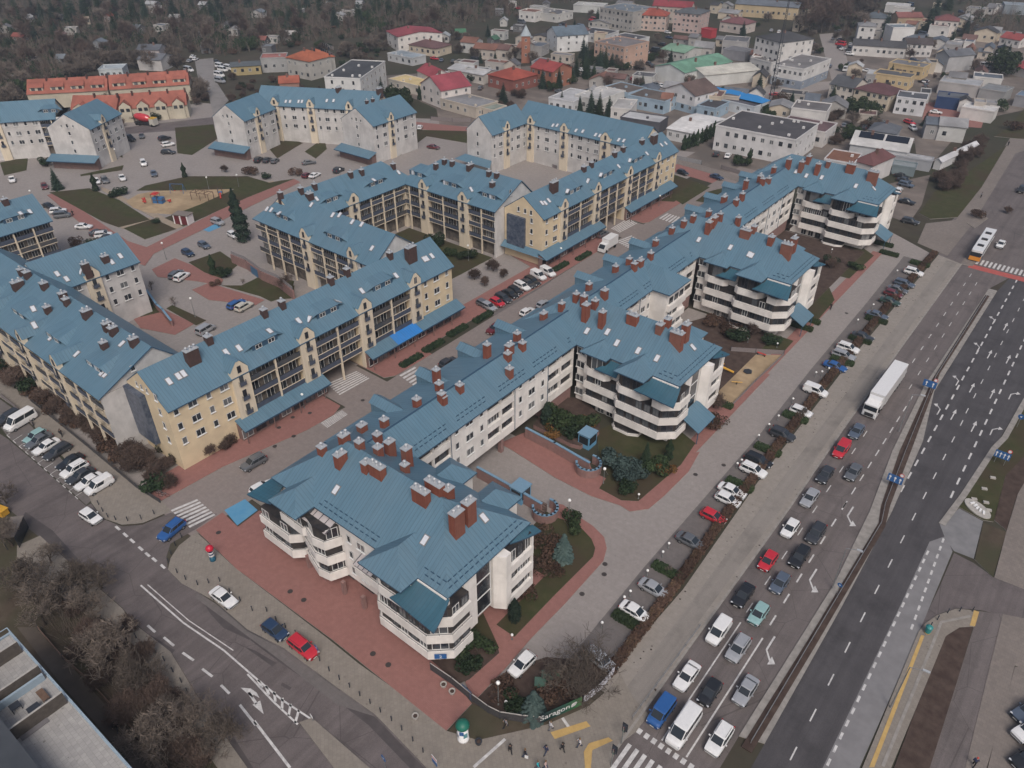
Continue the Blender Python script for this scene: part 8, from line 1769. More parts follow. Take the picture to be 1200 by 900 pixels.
BP = [(201,650),(206,640),(213,630),(198,660),(208,672),(218,680),(232,686),(245,684),(258,682),(270,695),(282,705),(296,716),(313,717),(324,728),(335,736),(347,744),(375,775),(386,787),(398,797),(410,806),(422,816),(434,825),(446,835),(459,845),(471,856),(484,869),(496,882),(116,592),(121,600),(127,607),(136,610),(150,611),(166,609),(181,603),(160,748),(172,757),(183,766),(193,775),(203,788),(213,800),(220,812),(1090,735),(1098,727),(1110,719),(1124,717),(1139,717)]
for k, (x, y) in enumerate(BP):
 p = G(x, y); o = link('bollard', BMe, None, (p.x,p.y,0.12)); w = 'plaza pavement above the lower road' if x < 500 and y > 625 and not (158 <= x <= 222 and y > 740) else 'rounded pavement at the left car park' if x < 200 and y < 620 else 'bus platform right of the main road' if x > 1000 else 'pavement of the park strip'
 tag(o, 'short dark bollard in the line along the '+w, 'bollard', 'bollards of the '+w)
for x, y, l in ((520,805,'round stone planter on the red plaza, nearer the block'),(530,813,'round stone planter on the red plaza, nearer the gate'),(612,657,'round planter on the lawn'),(487,842,'round grey bin at the column green'),(561,872,'dark litter bin beside the corner green')):
 p = G(x, y); t = thing('planter' if 'planter' in l else 'litter_bin', l, 'planter' if 'planter' in l else 'bin', (p.x,p.y,0.1)); m = MB(); m.lathe([(0.3,0),(0.42,0.5),(0.42,0.55),(0.34,0.55),(0.32,0.45)],12); lpart('bowl', m, STONE if 'dark' not in l else DARKF, t); m = MB(); m.lathe([(0.31,0.44),(0.05,0.5)],10); lpart('soil', m, SOIL, t)
GRN = M_plain('bin_green', (0.06,0.17,0.09), 0.5); GRN2 = M_plain('bin_dark_green', (0.07,0.13,0.10), 0.5)
for x, y, w, l, mt in ((633,806,1.3,'dark green waste container nearest the banner fence',GRN2),(641,798,1.3,'dark green waste container with a white bag on top',GRN2),(653,796,1.0,'bright green bell bin beside the containers',GRN)):
 p = G(x, y); t = thing('waste_container', l, 'bin', (p.x,p.y,0.03), R(35), 'green waste containers')
 m = MB(); m.add([(-w*.42,-w*.36,0.1),(w*.42,-w*.36,0.1),(w*.42,w*.36,0.1),(-w*.42,w*.36,0.1),(-w*.5,-w*.45,1.15),(w*.5,-w*.45,1.15),(w*.5,w*.45,1.15),(-w*.5,w*.45,1.15)], [(3,2,1,0),(0,1,5,4),(1,2,6,5),(2,3,7,6),(3,0,4,7)], 0); lpart('body', m, mt, t)
 m = MB(); m.box(-w*.54,w*.54,-w*.48,w*.48,1.15,1.25,0); m.box(-w*.4,w*.4,-w*.38,w*.38,1.25,1.33,0); lpart('lid', m, mt, t)
 for a, b in ((-.35,-.3),(.35,-.3),(.35,.3),(-.35,.3)): m = MB(); m.tube((a*w-.03,b*w,0.08),(a*w+.03,b*w,0.08),0.08,n=8); lpart('wheel', m, TYRE, t)
t = thing('guard_rail', 'thin grey guard rail along the planted median', 'guard rail', (-9.2,55,0)); MR_ = [(-9.35,55),(-9.2,73),(-8.95,100),(-9.8,104.5),(-11.3,121),(-13.4,147),(-13.4,189)]
m = MB()
for a, b in zip(MR_, MR_[1:]): m.tube((a[0],a[1],0.75),(b[0],b[1],0.75),0.045,n=5); m.tube((a[0],a[1],0.48),(b[0],b[1],0.48),0.03,n=4)
m.build('rail', RAILM, t)
for a, b in zip(MR_, MR_[1:]):
 n = max(1, int(math.hypot(b[0]-a[0],b[1]-a[1])/4))
 for k in range(n): q = MB(); x, y = a[0]+(b[0]-a[0])*k/n, a[1]+(b[1]-a[1])*k/n; q.tube((x,y,0.1),(x,y,0.78),0.04,n=4); q.build('post', RAILM, t)
t = thing('pedestrian_rail', 'grey kerb railing between the walkway and the queue near the corner', 'railing', (-21.4,50,0)); m = MB()
for z in (0.5,0.95): m.tube((-21.45,49,z),(-21.4,66,z),0.03,n=4)
m.build('rail', RAILM, t)
for k in range(10): q = MB(); q.tube((-21.43,49+k*1.85,0.1),(-21.43,49+k*1.85,0.97),0.03,n=4); q.build('post', RAILM, t)
W1_ = GP(2.4,(271,298),(288,305),(306,318),(325,326),(343,340)); t = thing('garage_wall', 'pink courtyard retaining wall with a blue garage door and railing on top', 'wall', (W1_[2][0],W1_[2][1],0))
m = MB(); ribwall(m, W1_, 2.4, 0.4); m.build('wall', PINK, t); m = MB(); ribwall(m, W1_, 3.35, 0.05, 0, 2.5); m.build('railing', M('baluster_grey', (0.20,0.19,0.20), (0.30,0.28,0.28), 8.0), t)
a, b = Vector((*W1_[1],0)), Vector((*W1_[2],0)); c_ = a.lerp(b,0.55); m = MB(); d_ = math.atan2(b.y-a.y,b.x-a.x); nn = Vector((math.sin(d_),-math.cos(d_),0))*0.23; m.obox(c_.x+nn.x,c_.y+nn.y,0,2.1,3.6,0.06,d_,0); m.build('garage_door', M_plain('garage_blue', (0.04,0.13,0.24), 0.5), t)
W2_ = GP(1.6,(172,340),(183,356),(190,362),(200,375)); t = thing('ramp_wall', 'low blue-capped wall at the foot of the pale block', 'wall', (W2_[1][0],W2_[1][1],0)); m = MB(); ribwall(m, W2_, 1.5, 0.35); m.build('wall', PINK, t); m = MB(); ribwall(m, W2_, 1.62, 0.45, 0, 1.5); m.build('coping', BLUEC, t)
p = G(358,158); t = thing('stair_tower', 'narrow blue stair tower on the crescent forecourt', 'tower', (p.x,p.y,0), 0.46); m = MB(); m.box(-1.1,1.1,-1.6,1.6,0,5.2,0); lpart('wall', m, M_plain('tower_blue', (0.03,0.15,0.30), 0.5), t); m = MB(); m.add([(-1.3,-1.8,5.6),(1.3,-1.8,5.6),(1.3,1.8,5.0),(-1.3,1.8,5.0),(-1.3,-1.8,5.45),(1.3,-1.8,5.45),(1.3,1.8,4.85),(-1.3,1.8,4.85)], [(0,1,2,3),(7,6,5,4),(0,4,5,1),(1,5,6,2),(2,6,7,3),(3,7,4,0)], 0); lpart('roof', m, BLUEC, t)
p = G(658,194); t = thing('stair_tower', 'small blue stair tower in the white courtyard behind the cream block', 'tower', (p.x,p.y,0), 0); m = MB(); m.box(-1.1,1.1,-1.6,1.6,0,3.6,0); lpart('wall', m, M_plain('tower_blue', (0.03,0.15,0.30), 0.5), t); m = MB(); m.box(-1.3,1.3,-1.8,1.8,3.6,3.75,0); lpart('roof', m, BLUEC, t)
def fence(pts, h, label, mat=None, z=0.05):
 P = GP(0,*pts); t = thing('fence', label, 'fence', (P[0][0],P[0][1],0)); m = MB(); ribwall(m, P, h, 0.05, 0, z); m.build('panel', mat or M('picket_grey', (0.16,0.14,0.14), (0.24,0.21,0.21), 9.0), t)
 for a in P: m = MB(); m.tube((a[0],a[1],0),(a[0],a[1],h+0.1),0.07,n=6); m.build('post', DARKF, t)
fence([(333,163),(352,163)],1.2,'brownish fence left of the blue stair tower'); fence([(362,165),(384,165)],1.2,'brownish fence right of the blue stair tower'); fence([(624,186),(640,193),(652,198)],1.1,'picket fence of the white courtyard'); fence([(505,141),(530,143),(552,143)],1.4,'dark bar fence before the garages'); fence([(792,187),(822,193)],1.4,'grey panel fence before the thujas',M('panel_grey', (0.28,0.28,0.29), (0.22,0.22,0.23), 3.0)); fence([(845,198),(872,206),(893,214)],1.3,'dark garden fence before the long office')
fence([(856,412),(885,414),(918,416)],1.1,'brown lattice fence along the sandy playground'); fence([(918,417),(885,448),(854,480)],0.7,'low dark fence between the sandy playground and the red path')
fence([(46,739),(75,773),(105,800),(140,838),(200,905)],1.0,'rusty thin fence along the muddy footpath',M('rust_wire', (0.19,0.12,0.09), (0.24,0.16,0.12), 5.0)); fence([(40,500),(20,480),(0,464)],0.9,'low dark fence at the end of the left car park'); fence([(36,470),(100,522),(160,572),(188,590)],1.0,'dark fence along the planted belt by the left car park',M('dark_lattice', (0.045,0.045,0.05), (0.075,0.07,0.07), 6.0, 0.7))
def tubes(name, label, cat, px, py, parts, rz=0.0, group=None):
 p = G(px, py); t = thing(name, label, cat, (p.x,p.y,0.13), rz, group)
 for nm, mat, segs in parts:
  m = MB()
  for s in segs:
   if len(s) == 3: m.tube(s[0], s[1], s[2], n=6)
   else: m.box(*s)
  lpart(nm, m, mat, t)
PR = M_plain('play_red', (0.50,0.06,0.05), 0.4); PB = M_plain('play_blue', (0.04,0.14,0.32), 0.4); PY = M_plain('play_yellow', (0.60,0.33,0.04), 0.4); WOODM = M('play_wood', (0.16,0.10,0.07), (0.11,0.07,0.05), 3.0)
tubes('swing','grey-blue swing frame on the playground sand','swing',209,226,[('frame',PB,[((-2,-1,0),(-2,0,2.6),.06),((-2,1,0),(-2,0,2.6),.06),((2,-1,0),(2,0,2.6),.06),((2,1,0),(2,0,2.6),.06),((-2,0,2.6),(2,0,2.6),.06)]),('seat',PR,[(-1.2,-0.7,-0.15,0.15,0.5,0.56)]),('seat',PR,[(0.7,1.2,-0.15,0.15,0.5,0.56)]),('chain',DARKF,[((-1.2,0,0.55),(-1.2,0,2.6),.02),((-0.7,0,0.55),(-0.7,0,2.6),.02),((0.7,0,0.55),(0.7,0,2.6),.02),((1.2,0,0.55),(1.2,0,2.6),.02)])],0.6)
tubes('play_house','blue play house with a red roof on the playground sand','play house',187,238,[('wall',PB,[(-1.5,-0.2,-0.8,0.8,0,1.7),(0.2,1.5,-0.8,0.8,0,1.7)]),('platform',WOODM,[(-1.6,1.6,-0.9,0.9,1.0,1.1)]),('roof',PR,[(-1.7,0.2,-1,1,2.6,2.75),(-1.3,-0.2,-0.7,0.7,2.75,3.0)]),('post',WOODM,[((-1.6,-.9,0),(-1.6,-.9,2.6),.06),((0.1,-.9,0),(0.1,-.9,2.6),.06),((-1.6,.9,0),(-1.6,.9,2.6),.06),((0.1,.9,0),(0.1,.9,2.6),.06)])],0.5)
for x, y, l in ((169,236,'first small red spring rider on the playground sand'),(199,238,'second small red spring rider, beside the play house'),(170,239,'third small red spring rider at the sand edge')): tubes('spring_rider',l,'spring rider',x,y,[('spring',DARKF,[((0,0,0),(0,0,0.4),.12)]),('body',PR,[(-0.6,0.6,-0.15,0.15,0.4,0.8),(0.35,0.6,-0.12,0.12,0.8,1.2)])],0.3)
tubes('climbing_frame','brown pergola frame at the right of the playground sand','climbing frame',238,234,[('post',WOODM,[((x,y,0),(x,y,2.2),.09) for x in (-3,0,3) for y in (-1.2,1.2)]),('beam',WOODM,[((-3,s,2.2),(3,s,2.2),.09) for s in (-1.2,1.2)]+[((x,-1.2,2.25),(x,1.2,2.25),.07) for x in (-3,-1.5,0,1.5,3)])],0.35)
tubes('slide','purple-blue slide tower at the right end of the playground sand','slide',259,230,[('tower',PB,[(-0.6,0.6,-0.6,0.6,1.1,1.2),(-0.6,0.6,-0.62,-0.56,1.2,2.0)]),('post',WOODM,[((s,u,0),(s,u,2.4),.06) for s in (-.6,.6) for u in (-.6,.6)]),('chute',PR,[((0.6,0,1.15),(2.6,0,0.2),.2)])],-0.6)
tubes('market_stall','white and dark red stall hut below the playground','hut',220,262,[('wall',SIGNW,[(-3.2,-2.9,-1.3,1.3,0,2.6),(-1.2,-0.8,-1.4,1.3,0,2.6),(1.0,1.3,-1.4,1.3,0,2.6)]),('panel',M_plain('stall_red', (0.13,0.025,0.03), 0.6),[(-2.9,-1.2,-1.25,1.2,0,2.4),(-0.8,1.0,-1.25,1.2,0,2.4)]),('roof',PAVE,[(-3.3,1.5,-1.5,1.5,2.6,2.75)])],0.42)
tubes('slide','yellow slide beside the second block on the small playground','slide',845,437,[('chute',PY,[((0,0,1.3),(2.2,-0.8,0.25),.22)]),('post',WOODM,[((-.3,.3,0),(-.3,.3,2.3),.07),((-.3,-.4,0),(-.3,-.4,2.3),.07)]),('platform',PY,[(-.7,.1,-.5,.4,1.2,1.3),(-.7,.1,-.5,.4,2.2,2.32)])],0.9)
tubes('spring_rider','small yellow seesaw on the small sandy playground','seesaw',863,451,[('beam',PY,[((-1,0,0.5),(1,0,0.6),.08)]),('stand',DARKF,[((0,0,0),(0,0,0.5),.1)])],0.5)
tubes('merry_go_round','dark round merry-go-round on the small sandy playground','play ring',876,437,[('disc',DARKF,[((0,0,0.2),(0,0,0.3),.9)]),('handle',RAILM,[((-.7,0,0.3),(-.7,0,0.9),.03),((.7,0,0.3),(.7,0,0.9),.03),((-.7,0,.9),(.7,0,.9),.03)])])
tubes('bench','red bench on the small sandy playground','bench',892,417,[('seat',PR,[(-0.9,0.9,-0.2,0.2,0.42,0.48)]),('leg',DARKF,[(-0.8,-0.7,-0.2,0.2,0,0.42)]),('leg',DARKF,[(0.7,0.8,-0.2,0.2,0,0.42)])])
tubes('bus_shelter','grey bus shelter at the left edge of the lower road','bus shelter',22,632,[('roof',PAVE,[(-2.2,2.2,-0.9,0.9,2.4,2.5)]),('back_wall',CGLASS,[(-2.1,2.1,0.8,0.85,0.1,2.4)]),('post',DARKF,[((-2.1,-.8,0),(-2.1,-.8,2.4),.05),((2.1,-.8,0),(2.1,-.8,2.4),.05)])],-0.7)
tubes('grit_box','yellow grit box behind the bus shelter','box',3,603,[('box',PY,[(-0.9,0.9,-0.6,0.6,0,1.0)]),('lid',PY,[(-1.0,1.0,-0.7,0.7,1.0,1.12)])],0.3)
for k, (x, y) in enumerate(((188,580),(193,583))):
 tubes('bicycle',['dark bicycle leaning at the end of the planted belt, upper one','dark bicycle leaning at the end of the planted belt, lower one'][k],'bicycle',x,y,[('wheel',TYRE,[((-.55+.34*math.cos(a),0,.34+.34*math.sin(a)),(-.55+.34*math.cos(a+.52),0,.34+.34*math.sin(a+.52)),.025) for a in [i*.5236 for i in range(12)]]),('wheel',TYRE,[((.55+.34*math.cos(a),0,.34+.34*math.sin(a)),(.55+.34*math.cos(a+.52),0,.34+.34*math.sin(a+.52)),.025) for a in [i*.5236 for i in range(12)]]),('frame',RAILM,[((-.55,0,.34),(-.1,0,.8),.025),((-.1,0,.8),(.4,0,.8),.025),((.4,0,.8),(.55,0,.34),.025),((-.1,0,.3),(.4,0,.8),.025),((-.55,0,.34),(-.1,0,.3),.02),((-.1,0,.3),(-.12,0,.95),.02)]),('handlebar',DARKF,[((.4,-.28,1.0),(.4,.28,1.0),.02),((.4,0,.8),(.4,0,1.0),.02)]),('saddle',DARKF,[(-.25,.0,-.08,.08,.93,1.0)])],0.4+k*0.3)
p = G(1145,597); t = thing('stone_emblem', 'oval stone bed with white letters-like stones on the right-hand green', 'stone bed', (p.x,p.y,0.1), -0.6); m = MB(); P = [(2.3*math.cos(6.283*i/20),1.3*math.sin(6.283*i/20)) for i in range(20)]; m.prism(P,0,0.18,0); lpart('border', m, STONE, t)
for k in range(5): m = MB(); m.obox(-1.1+k*0.55,0.1*math.sin(k*2),0.18,0.36,0.3,0.75,0.2*k,0); lpart('white_stone', m, SIGNW, t)
for x, y in ((1163,561),(1153,574),(1141,586),(1155,590),(1158,599)):
 p = G(x, y); o = (lambda q: (q.obox(0,0,0,0.25,0.8,0.5,0.4,0), q.build('stone_slab', STONE))[1])(MB()); o.location = (p.x,p.y,0.1); tag(o, 'small pale stone slab lying on the right-hand green', 'stone', 'stone slabs of the right-hand green')
p = G(1086,742); t = thing('litter_bin', 'turquoise round bin with a yellow rim on the bus platform', 'bin', (p.x,p.y,0.13)); m = MB(); m.lathe([(0.34,0),(0.38,0.15)],14); lpart('rim', m, PY, t); m = MB(); m.lathe([(0.36,0.15),(0.42,1.05),(0.38,1.15)],14); lpart('drum', m, M_plain('bin_teal', (0.03,0.22,0.22), 0.4), t); m = MB(); m.lathe([(0.45,1.15),(0.2,1.35)],14); lpart('lid', m, M_plain('bin_teal', (0.03,0.22,0.22), 0.4), t)
m_ = MB(); m_.lathe([(0.38,0),(0.38,0.006)],16); me = m_.mesh('manhole_cover', [M_plain('cast_iron', (0.05,0.042,0.04), 0.7)])
for x, y, z in ((437,766,.155),(455,779,.155),(340,693,.155),(356,703,.155),(709,661,.03),(708,673,.03),(682,696,.03),(327,501,.13),(343,489,.13),(425,469,.05),(363,484,.13),(344,511,.13),(322,523,.13),(256,624,.16),(848,545,.03),(815,556,.03),(992,367,.03)):
 p = G(x, y, z); o = link('manhole_cover', me, None, (p.x,p.y,z)); tag(o, 'dark round manhole cover set in the paving', 'manhole cover', 'manhole covers')
zt_ = 9.0; E_ = [G(-30,776,zt_), G(14,742,zt_), G(75,806,zt_), G(165,912,zt_)]
dirx = (E_[3]-E_[1]).normalized(); ang = math.atan2(dirx.y, dirx.x); o = E_[1]
t = thing('terrace_building', 'building with a dark roof and blue-railed terraces at the lower left corner', 'building', (o.x,o.y,0), ang)
LT = (E_[3]-E_[1]).length+6; dep = -4.6
m = MB(); m.box(0,LT,-30,0,0,zt_-0.05,0); lpart('wall', m, wallmat((0.40,0.38,0.36)), t)
m = MB(); m.box(0.1,LT-0.1,-30,-0.2,zt_-0.05,zt_+0.02,0); lpart('terrace_floor', m, M_paver('terrace_paving', (0.40,0.385,0.37), (0.33,0.32,0.31), (0.22,0.21,0.2), 0.5, 0.5, ang, 0.5, (0.27,0.26,0.25)), t)
m = MB(); m.box(4.0,LT,-30,dep-1.2,zt_+0.02,zt_+3.0,0); m.box(2.6,4.0,-30,dep-2.4,zt_+0.02,zt_+3.0,0); lpart('upper_roof', m, M('slate_sheet', (0.050,0.056,0.065), (0.062,0.068,0.078), 0.4, 0.5), t)
RB = M_plain('pale_blue_rail', (0.30,0.38,0.45), 0.4)
m = MB(); m.box(-0.15,LT,-0.25,-0.05,zt_,zt_+0.25,0); m.box(-0.15,0.05,-30,-0.25,zt_,zt_+0.25,0); lpart('parapet', m, RB, t)
m = MB(); m.tube((-0.05,-0.15,zt_+1.1),(LT,-0.15,zt_+1.1),0.06,n=6); m.tube((-0.05,-0.15,zt_+1.1),(-0.05,-20,zt_+1.1),0.06,n=6); m.tube((-0.05,-0.15,zt_+0.7),(LT,-0.15,zt_+0.7),0.03,n=4)
for k in range(int(LT/1.5)): m.tube((k*1.5,-0.15,zt_+0.2),(k*1.5,-0.15,zt_+1.1),0.035,n=5)
lpart('railing', m, RB, t)
for x in (3.6, 8.6, 13.9):
 m = MB(); m.box(x-0.06,x+0.06,-6.2,-0.4,zt_,zt_+1.9,0); m.box(x-0.1,x+0.1,-6.2,-0.4,zt_+1.9,zt_+1.97,1); lpart('partition', m, [M('dark_panel', (0.07,0.06,0.052), (0.10,0.085,0.075), 2.0), STONE], t)
m = MB(); m.box(9.0,9.3,-5.8,-0.5,zt_,zt_+1.0,0); lpart('inner_rail', m, RB, t)
for nm, lab, bx, mt in (('garden_bench','slatted dark garden bench on the lower left terrace',(10.4,12.2,-2.0,-1.3,0.02,0.5),WOODM),('storage_box','dark storage box on the lower left terrace',(11.8,12.7,-3.6,-2.4,0.02,0.7),DARKF),('sun_mat','grey mat with a white stripe on the lower left terrace',(12.6,14.6,-5.4,-2.6,0.02,0.1),M_plain('mat_grey', (0.17,0.16,0.165), 0.8)),('garden_table','dark garden table on the lower left terrace',(10.0,10.9,-4.6,-3.6,0.02,0.7),DARKF)):
 k = thing(nm, lab, nm.replace('_',' '), (o.x,o.y,zt_), ang); x0,x1,y0_,y1_,z0,z1 = bx
 m = MB(); m.box(x0,x1,y0_,y1_,z1-0.07,z1,0); lpart('top', m, mt, k)
 if z1 > 0.2:
  for a in (x0+.06,x1-.06):
   for b in (y0_+.06,y1_-.06): m = MB(); m.box(a-.04,a+.04,b-.04,b+.04,z0,z1-0.07,0); lpart('leg', m, mt, k)
 else: m = MB(); m.box(x0+0.6,x0+0.75,y0_,y1_,z1+0.001,z1+0.01,0); lpart('stripe', m, SIGNW, k)
SKIN = M_plain('skin', (0.42,0.26,0.19), 0.6)
def skinned(name, verts, edges, radii, mat, parent, root=0):
 me = bpy.data.meshes.new(name); me.from_pydata(verts, edges, []); me.materials.append(mat)
 o = link(name, me, parent); md = o.modifiers.new('skin', 'SKIN');
 if not me.skin_vertices:
  bm_layer = me.attributes
 sv = me.skin_vertices[0].data if me.skin_vertices else None
 if sv is None: return o
 for i, r_ in enumerate(radii): sv[i].radius = (r_, r_) if isinstance(r_, (int, float)) else r_; sv[i].use_root = (i == root)
 ss = o.modifiers.new('smooth', 'SUBSURF'); ss.levels = 1; ss.render_levels = 2; return o
import bmesh
def skin_mesh(name, verts, edges, radii, root=0):
 me = bpy.data.meshes.new(name); bm = bmesh.new(); L = bm.verts.layers.skin.verify(); vs = []
 for i, v in enumerate(verts):
  x = bm.verts.new(v); r_ = radii[i]; x[L].radius = (r_, r_) if not isinstance(r_, tuple) else r_; x[L].use_root = (i == root); vs.append(x)
 for a, b in edges: bm.edges.new((vs[a], vs[b]))
 bm.to_mesh(me); bm.free(); return me
def fig(name, me, mat, parent):
 me.materials.append(mat); o = link(name, me, parent); o.modifiers.new('skin','SKIN').use_smooth_shade = True; s = o.modifiers.new('smooth','SUBSURF'); s.levels = 1; s.render_levels = 2; return o
def person(px, py, ang, coat, legs, hair, label, stride=0.28, z=0.12, hat=None, hold=None):
 p = G(px, py); t = thing('person', label, 'person', (p.x,p.y,z), ang, 'people on the pavements'); s = stride
 J = dict(pel=(0,0,.95),wai=(0,0,1.10),che=(.02,0,1.32),nec=(.02,0,1.47),hd=(.04,0,1.60),top=(.03,0,1.70),hl=(0,.09,.90),hr=(0,-.09,.90),kl=(s*.6,.10,.50),kr=(-s*.25,-.10,.49),al=(s,.10,.08),ar=(-s*.95,-.10,.12),tl=(s+.15,.11,.035),tr=(-s*.95+.14,-.11,.04),
    sl=(.01,.19,1.40),sr=(.01,-.19,1.40),el=(-.10,.25,1.14),er=(.12,-.25,1.14),wl=(-.02,.26,.92),wr=(.26,-.24,.96))
 body = ['pel','wai','che','nec','hd','top','hl','kl','al','hr','kr','ar','sl','el','wl','sr','er','wr','tl','tr']; ix = {k:i for i,k in enumerate(body)}
 E = [('pel','wai'),('wai','che'),('che','nec'),('nec','hd'),('hd','top'),('pel','hl'),('hl','kl'),('kl','al'),('al','tl'),('pel','hr'),('hr','kr'),('kr','ar'),('ar','tr'),('che','sl'),('sl','el'),('el','wl'),('che','sr'),('sr','er'),('er','wr')]
 rad = dict(pel=.125,wai=.12,che=.135,nec=.055,hd=.095,top=.075,hl=.085,kl=.06,al=.042,hr=.085,kr=.06,ar=.042,sl=.06,el=.042,wl=.03,sr=.06,er=.042,wr=.03,tl=.035,tr=.035)
 fig('body', skin_mesh('body', [J[k] for k in body], [(ix[a],ix[b]) for a,b in E], [rad[k] for k in body]), SKIN, t)
 up = ['pel','wai','che','nec','sl','el','wl','sr','er','wr']; iu = {k:i for i,k in enumerate(up)}; r2 = dict(pel=.165,wai=.15,che=.165,nec=.075,sl=.085,el=.062,wl=.05,sr=.085,er=.062,wr=.05); JJ = dict(J); JJ['pel'] = (0,0,.86); JJ['nec'] = (.02,0,1.45)
 fig('jacket', skin_mesh('jacket', [JJ[k] for k in up], [(iu[a],iu[b]) for a,b in (('pel','wai'),('wai','che'),('che','nec'),('che','sl'),('sl','el'),('el','wl'),('che','sr'),('sr','er'),('er','wr'))], [r2[k] for k in up]), coat, t)
 lo = ['pel','hl','kl','al','hr','kr','ar']; il = {k:i for i,k in enumerate(lo)}; r3 = dict(pel=.14,hl=.105,kl=.078,al=.062,hr=.105,kr=.078,ar=.062)
 fig('trousers', skin_mesh('trousers', [J[k] for k in lo], [(il[a],il[b]) for a,b in (('pel','hl'),('hl','kl'),('kl','al'),('pel','hr'),('hr','kr'),('kr','ar'))], [r3[k] for k in lo]), legs, t)
 for a in ('al','ar'):
  x, y, z_ = J[a]; m = MB(); m.add([(x-.09,y-.05,z_-.08),(x+.19,y-.045,z_-.08),(x+.19,y+.045,z_-.08),(x-.09,y+.05,z_-.08),(x-.08,y-.045,z_+.04),(x+.05,y-.045,z_+.04),(x+.05,y+.045,z_+.04),(x-.08,y+.045,z_+.04),(x+.17,y-.04,z_-.02),(x+.17,y+.04,z_-.02)], [(3,2,1,0),(4,5,6,7),(0,1,8,5,4),(2,3,7,6,9),(1,2,9,8),(5,8,9,6),(0,4,7,3)], 0); lpart('shoe', m, DARKF, t)
 for w in ('wl','wr'):
  x, y, z_ = J[w]; m = MB(); m.obox(x+.01,y,z_-.11,z_-.01,.08,.032,0,0)
  for k, (dx, ln) in enumerate(((-.028,.062),(-.008,.075),(.013,.08),(.034,.07))): m.tube((x+.01+dx,y,z_-.105),(x+.015+dx,y,z_-.105-ln*.6),.009,.008,5); m.tube((x+.015+dx,y,z_-.105-ln*.6),(x+.03+dx,y+(.012 if y<0 else -.012),z_-.105-ln),.008,.006,5)
  m.tube((x+.05,y,z_-.05),(x+.085,y+(.02 if y<0 else -.02),z_-.10),.011,.008,5); lpart('hand', m, SKIN, t)
 m = MB(); m.lathe([(.10,1.58),(.118,1.65),(.105,1.72),(.06,1.77),(.015,1.785)],12,(.02,0,0)); lpart('hair' if hat is None else 'hat', m, hat or hair, t, True)
 m = MB(); m.add([(.125,-.018,1.60),(.125,.018,1.60),(.155,0,1.588),(.128,0,1.64)], [(0,2,3),(2,1,3),(0,1,2)], 0); lpart('nose', m, SKIN, t)
 for yy in (.035,-.035): m = MB(); m.obox(.128,yy,1.632,1.645,.012,.022,0,0); lpart('eye', m, DARKF, t)
 m = MB(); m.obox(.128,0,1.552,1.56,.01,.045,0,0); lpart('mouth', m, PR, t)
 for yy in (.10,-.10): m = MB(); m.obox(.03,yy,1.58,1.64,.04,.02,0,0); lpart('ear', m, SKIN, t)
 if hold == 'bag':
  x, y, z_ = J['wr']; m = MB(); m.box(x-.2,x+.2,y-.07,y+.05,z_-.62,z_-.2,0); m.tube((x-.1,y,z_-.2),(x,y,z_-.12),.01,n=4); m.tube((x+.1,y,z_-.2),(x,y,z_-.12),.01,n=4); bg_ = lpart('shopping_bag', m, SIGNW, t); bg_.parent = None; bg_.matrix_world = Matrix.Translation(t.location) @ Matrix.Rotation(ang,4,'Z'); tag(bg_, 'white shopping bag carried by a walking person on the corner pavement', 'bag')
 return t
CB = M_plain('coat_black', (0.015,0.015,0.018), 0.8); CW = M_plain('coat_white', (0.62,0.62,0.64), 0.8); CN = M_plain('coat_navy', (0.03,0.04,0.09), 0.8); CT = M_plain('coat_teal', (0.03,0.35,0.40), 0.8); CG = M_plain('coat_grey', (0.22,0.22,0.24), 0.8); CP = M_plain('coat_pink', (0.50,0.36,0.33), 0.8); JN = M_plain('jeans', (0.05,0.065,0.11), 0.8); HB = M_plain('hair_dark', (0.02,0.015,0.012), 0.6); HF = M_plain('hair_fair', (0.16,0.10,0.05), 0.6)
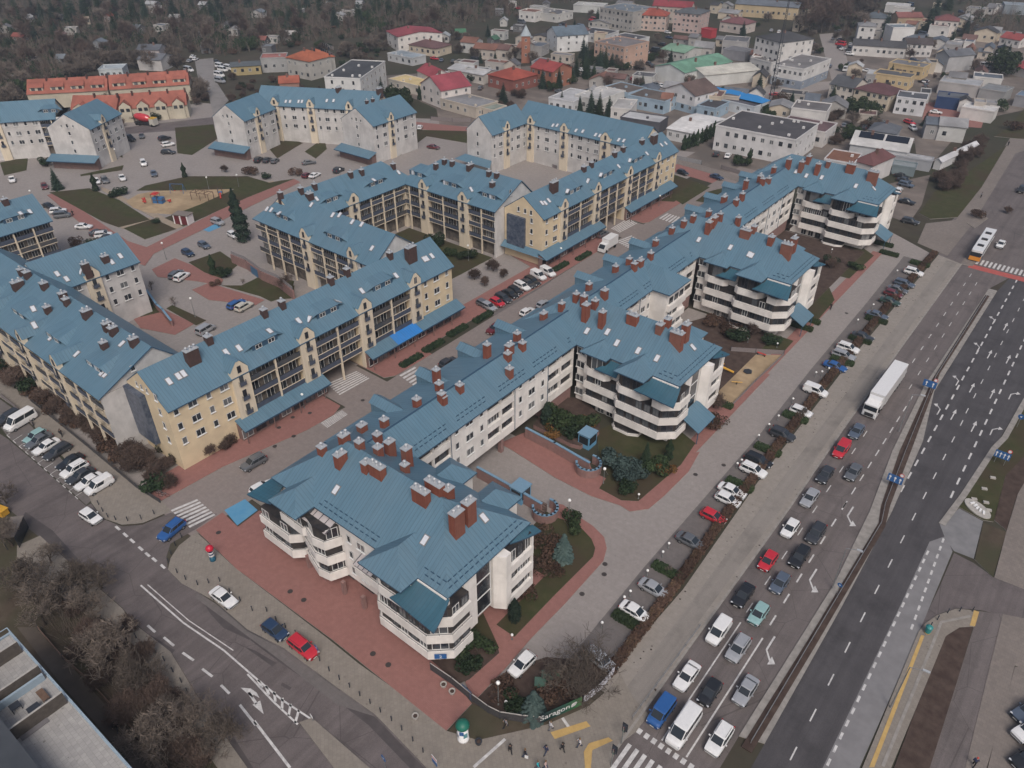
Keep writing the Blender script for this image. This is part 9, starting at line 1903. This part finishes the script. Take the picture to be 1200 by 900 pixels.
for x, y, a, c, l, h, lab, hd in ((598,883,2.6,CB,CB,HB,'person in black striding left beside the white line on the corner pavement',None),(615,888,0.4,CB,JN,HF,'person in a black jacket with a white bag on the corner pavement','bag'),(640,884,-1.9,CN,JN,HB,'person in a navy jacket in the middle of the corner pavement',None),(659,881,2.8,CB,CB,HB,'person in a long black coat below the yellow tactile strip',None),(679,876,-2.5,CW,JN,HF,'person in a white jacket near the small traffic island',None),(645,856,0.9,CW,CG,HF,'person in white beside the green banner',None),(593,853,-2.2,CG,CB,HB,'person in grey beside the corner fence',None),(630,902,0.3,CT,JN,HF,'person in a turquoise jacket at the bottom edge',None),(639,902,0.2,CP,JN,HF,'person in a pink jacket at the bottom edge',None),
 (138,856,-0.7,CB,CB,HB,'person in black walking on the muddy footpath',None),(973,363,1.7,CB,CB,HB,'person in black on the red path by the third block',None),(1181,171,1.5,CB,CB,HB,'person in black at the far path crossing',None),(1149,232,1.5,CG,CB,HB,'person in grey on the far walkway',None),(73,512,2.4,CB,CB,HB,'person in black behind the left car park row',None)):
 person(x, y, a, c, l, h, lab, hold=hd, z=0.16 if y > 800 and x > 500 else 0.03)
person(1140,898,1.4,CN,CB,HB,'person in a red cap on the right-hand cycle path', hat=PR, z=0.05)
p = G(86,255); person(86,253,2.0,CB,CB,HB,'person in black by the cars at the left-edge block', z=0.1)
# == daylight (overcast)
w = bpy.data.worlds.new('World'); scene.world = w; w.use_nodes = True
nt = w.node_tree; bg = nt.nodes['Background']
sky = nt.nodes.new('ShaderNodeTexSky'); sky.sky_type = 'NISHITA'; sky.sun_disc = False
sky.sun_elevation = R(50); sky.sun_rotation = R(132); sky.air_density = 1.0; sky.dust_density = 6.0; sky.ozone_density = 1.0
nt.links.new(sky.outputs['Color'], bg.inputs['Color']); bg.inputs['Strength'].default_value = 0.095
sd = bpy.data.lights.new('sun', 'SUN'); sd.energy = 1.35; sd.angle = R(24); sd.color = (1.0, 0.975, 0.95)
so = bpy.data.objects.new('sun', sd); col.objects.link(so)
_az = R(132); _el = R(50)
_dir = Vector((math.sin(_az)*math.cos(_el), math.cos(_az)*math.cos(_el), math.sin(_el)))
so.rotation_euler = _dir.to_track_quat('Z', 'Y').to_euler(); so.location = (0, 0, 200)
vs = scene.view_settings; vs.view_transform = 'Standard'; vs.look = 'None'; vs.gamma = 1.0; vs.exposure = 0.19; vs.use_curve_mapping = False
m, n, l, b = nt_new('haze_air'); n.remove(b)
pv = n.new('ShaderNodeVolumePrincipled'); pv.inputs['Color'].default_value = (0.72,0.82,0.95,1); pv.inputs['Density'].default_value = 0.0003; pv.inputs['Anisotropy'].default_value = 0.2
l.new(pv.outputs[0], n['Material Output'].inputs['Volume'])
hz = MB(); hz.box(-2600,1600,-500,3100,-1.0,86.0,0); tag(hz.build('haze', [m]), kind='stuff')
scene.cycles.volume_bounces = 0
scene.cycles.max_bounces = 5; scene.cycles.diffuse_bounces = 3; scene.cycles.glossy_bounces = 2
scene.cycles.use_denoising = True
bpy.context.view_layer.update()
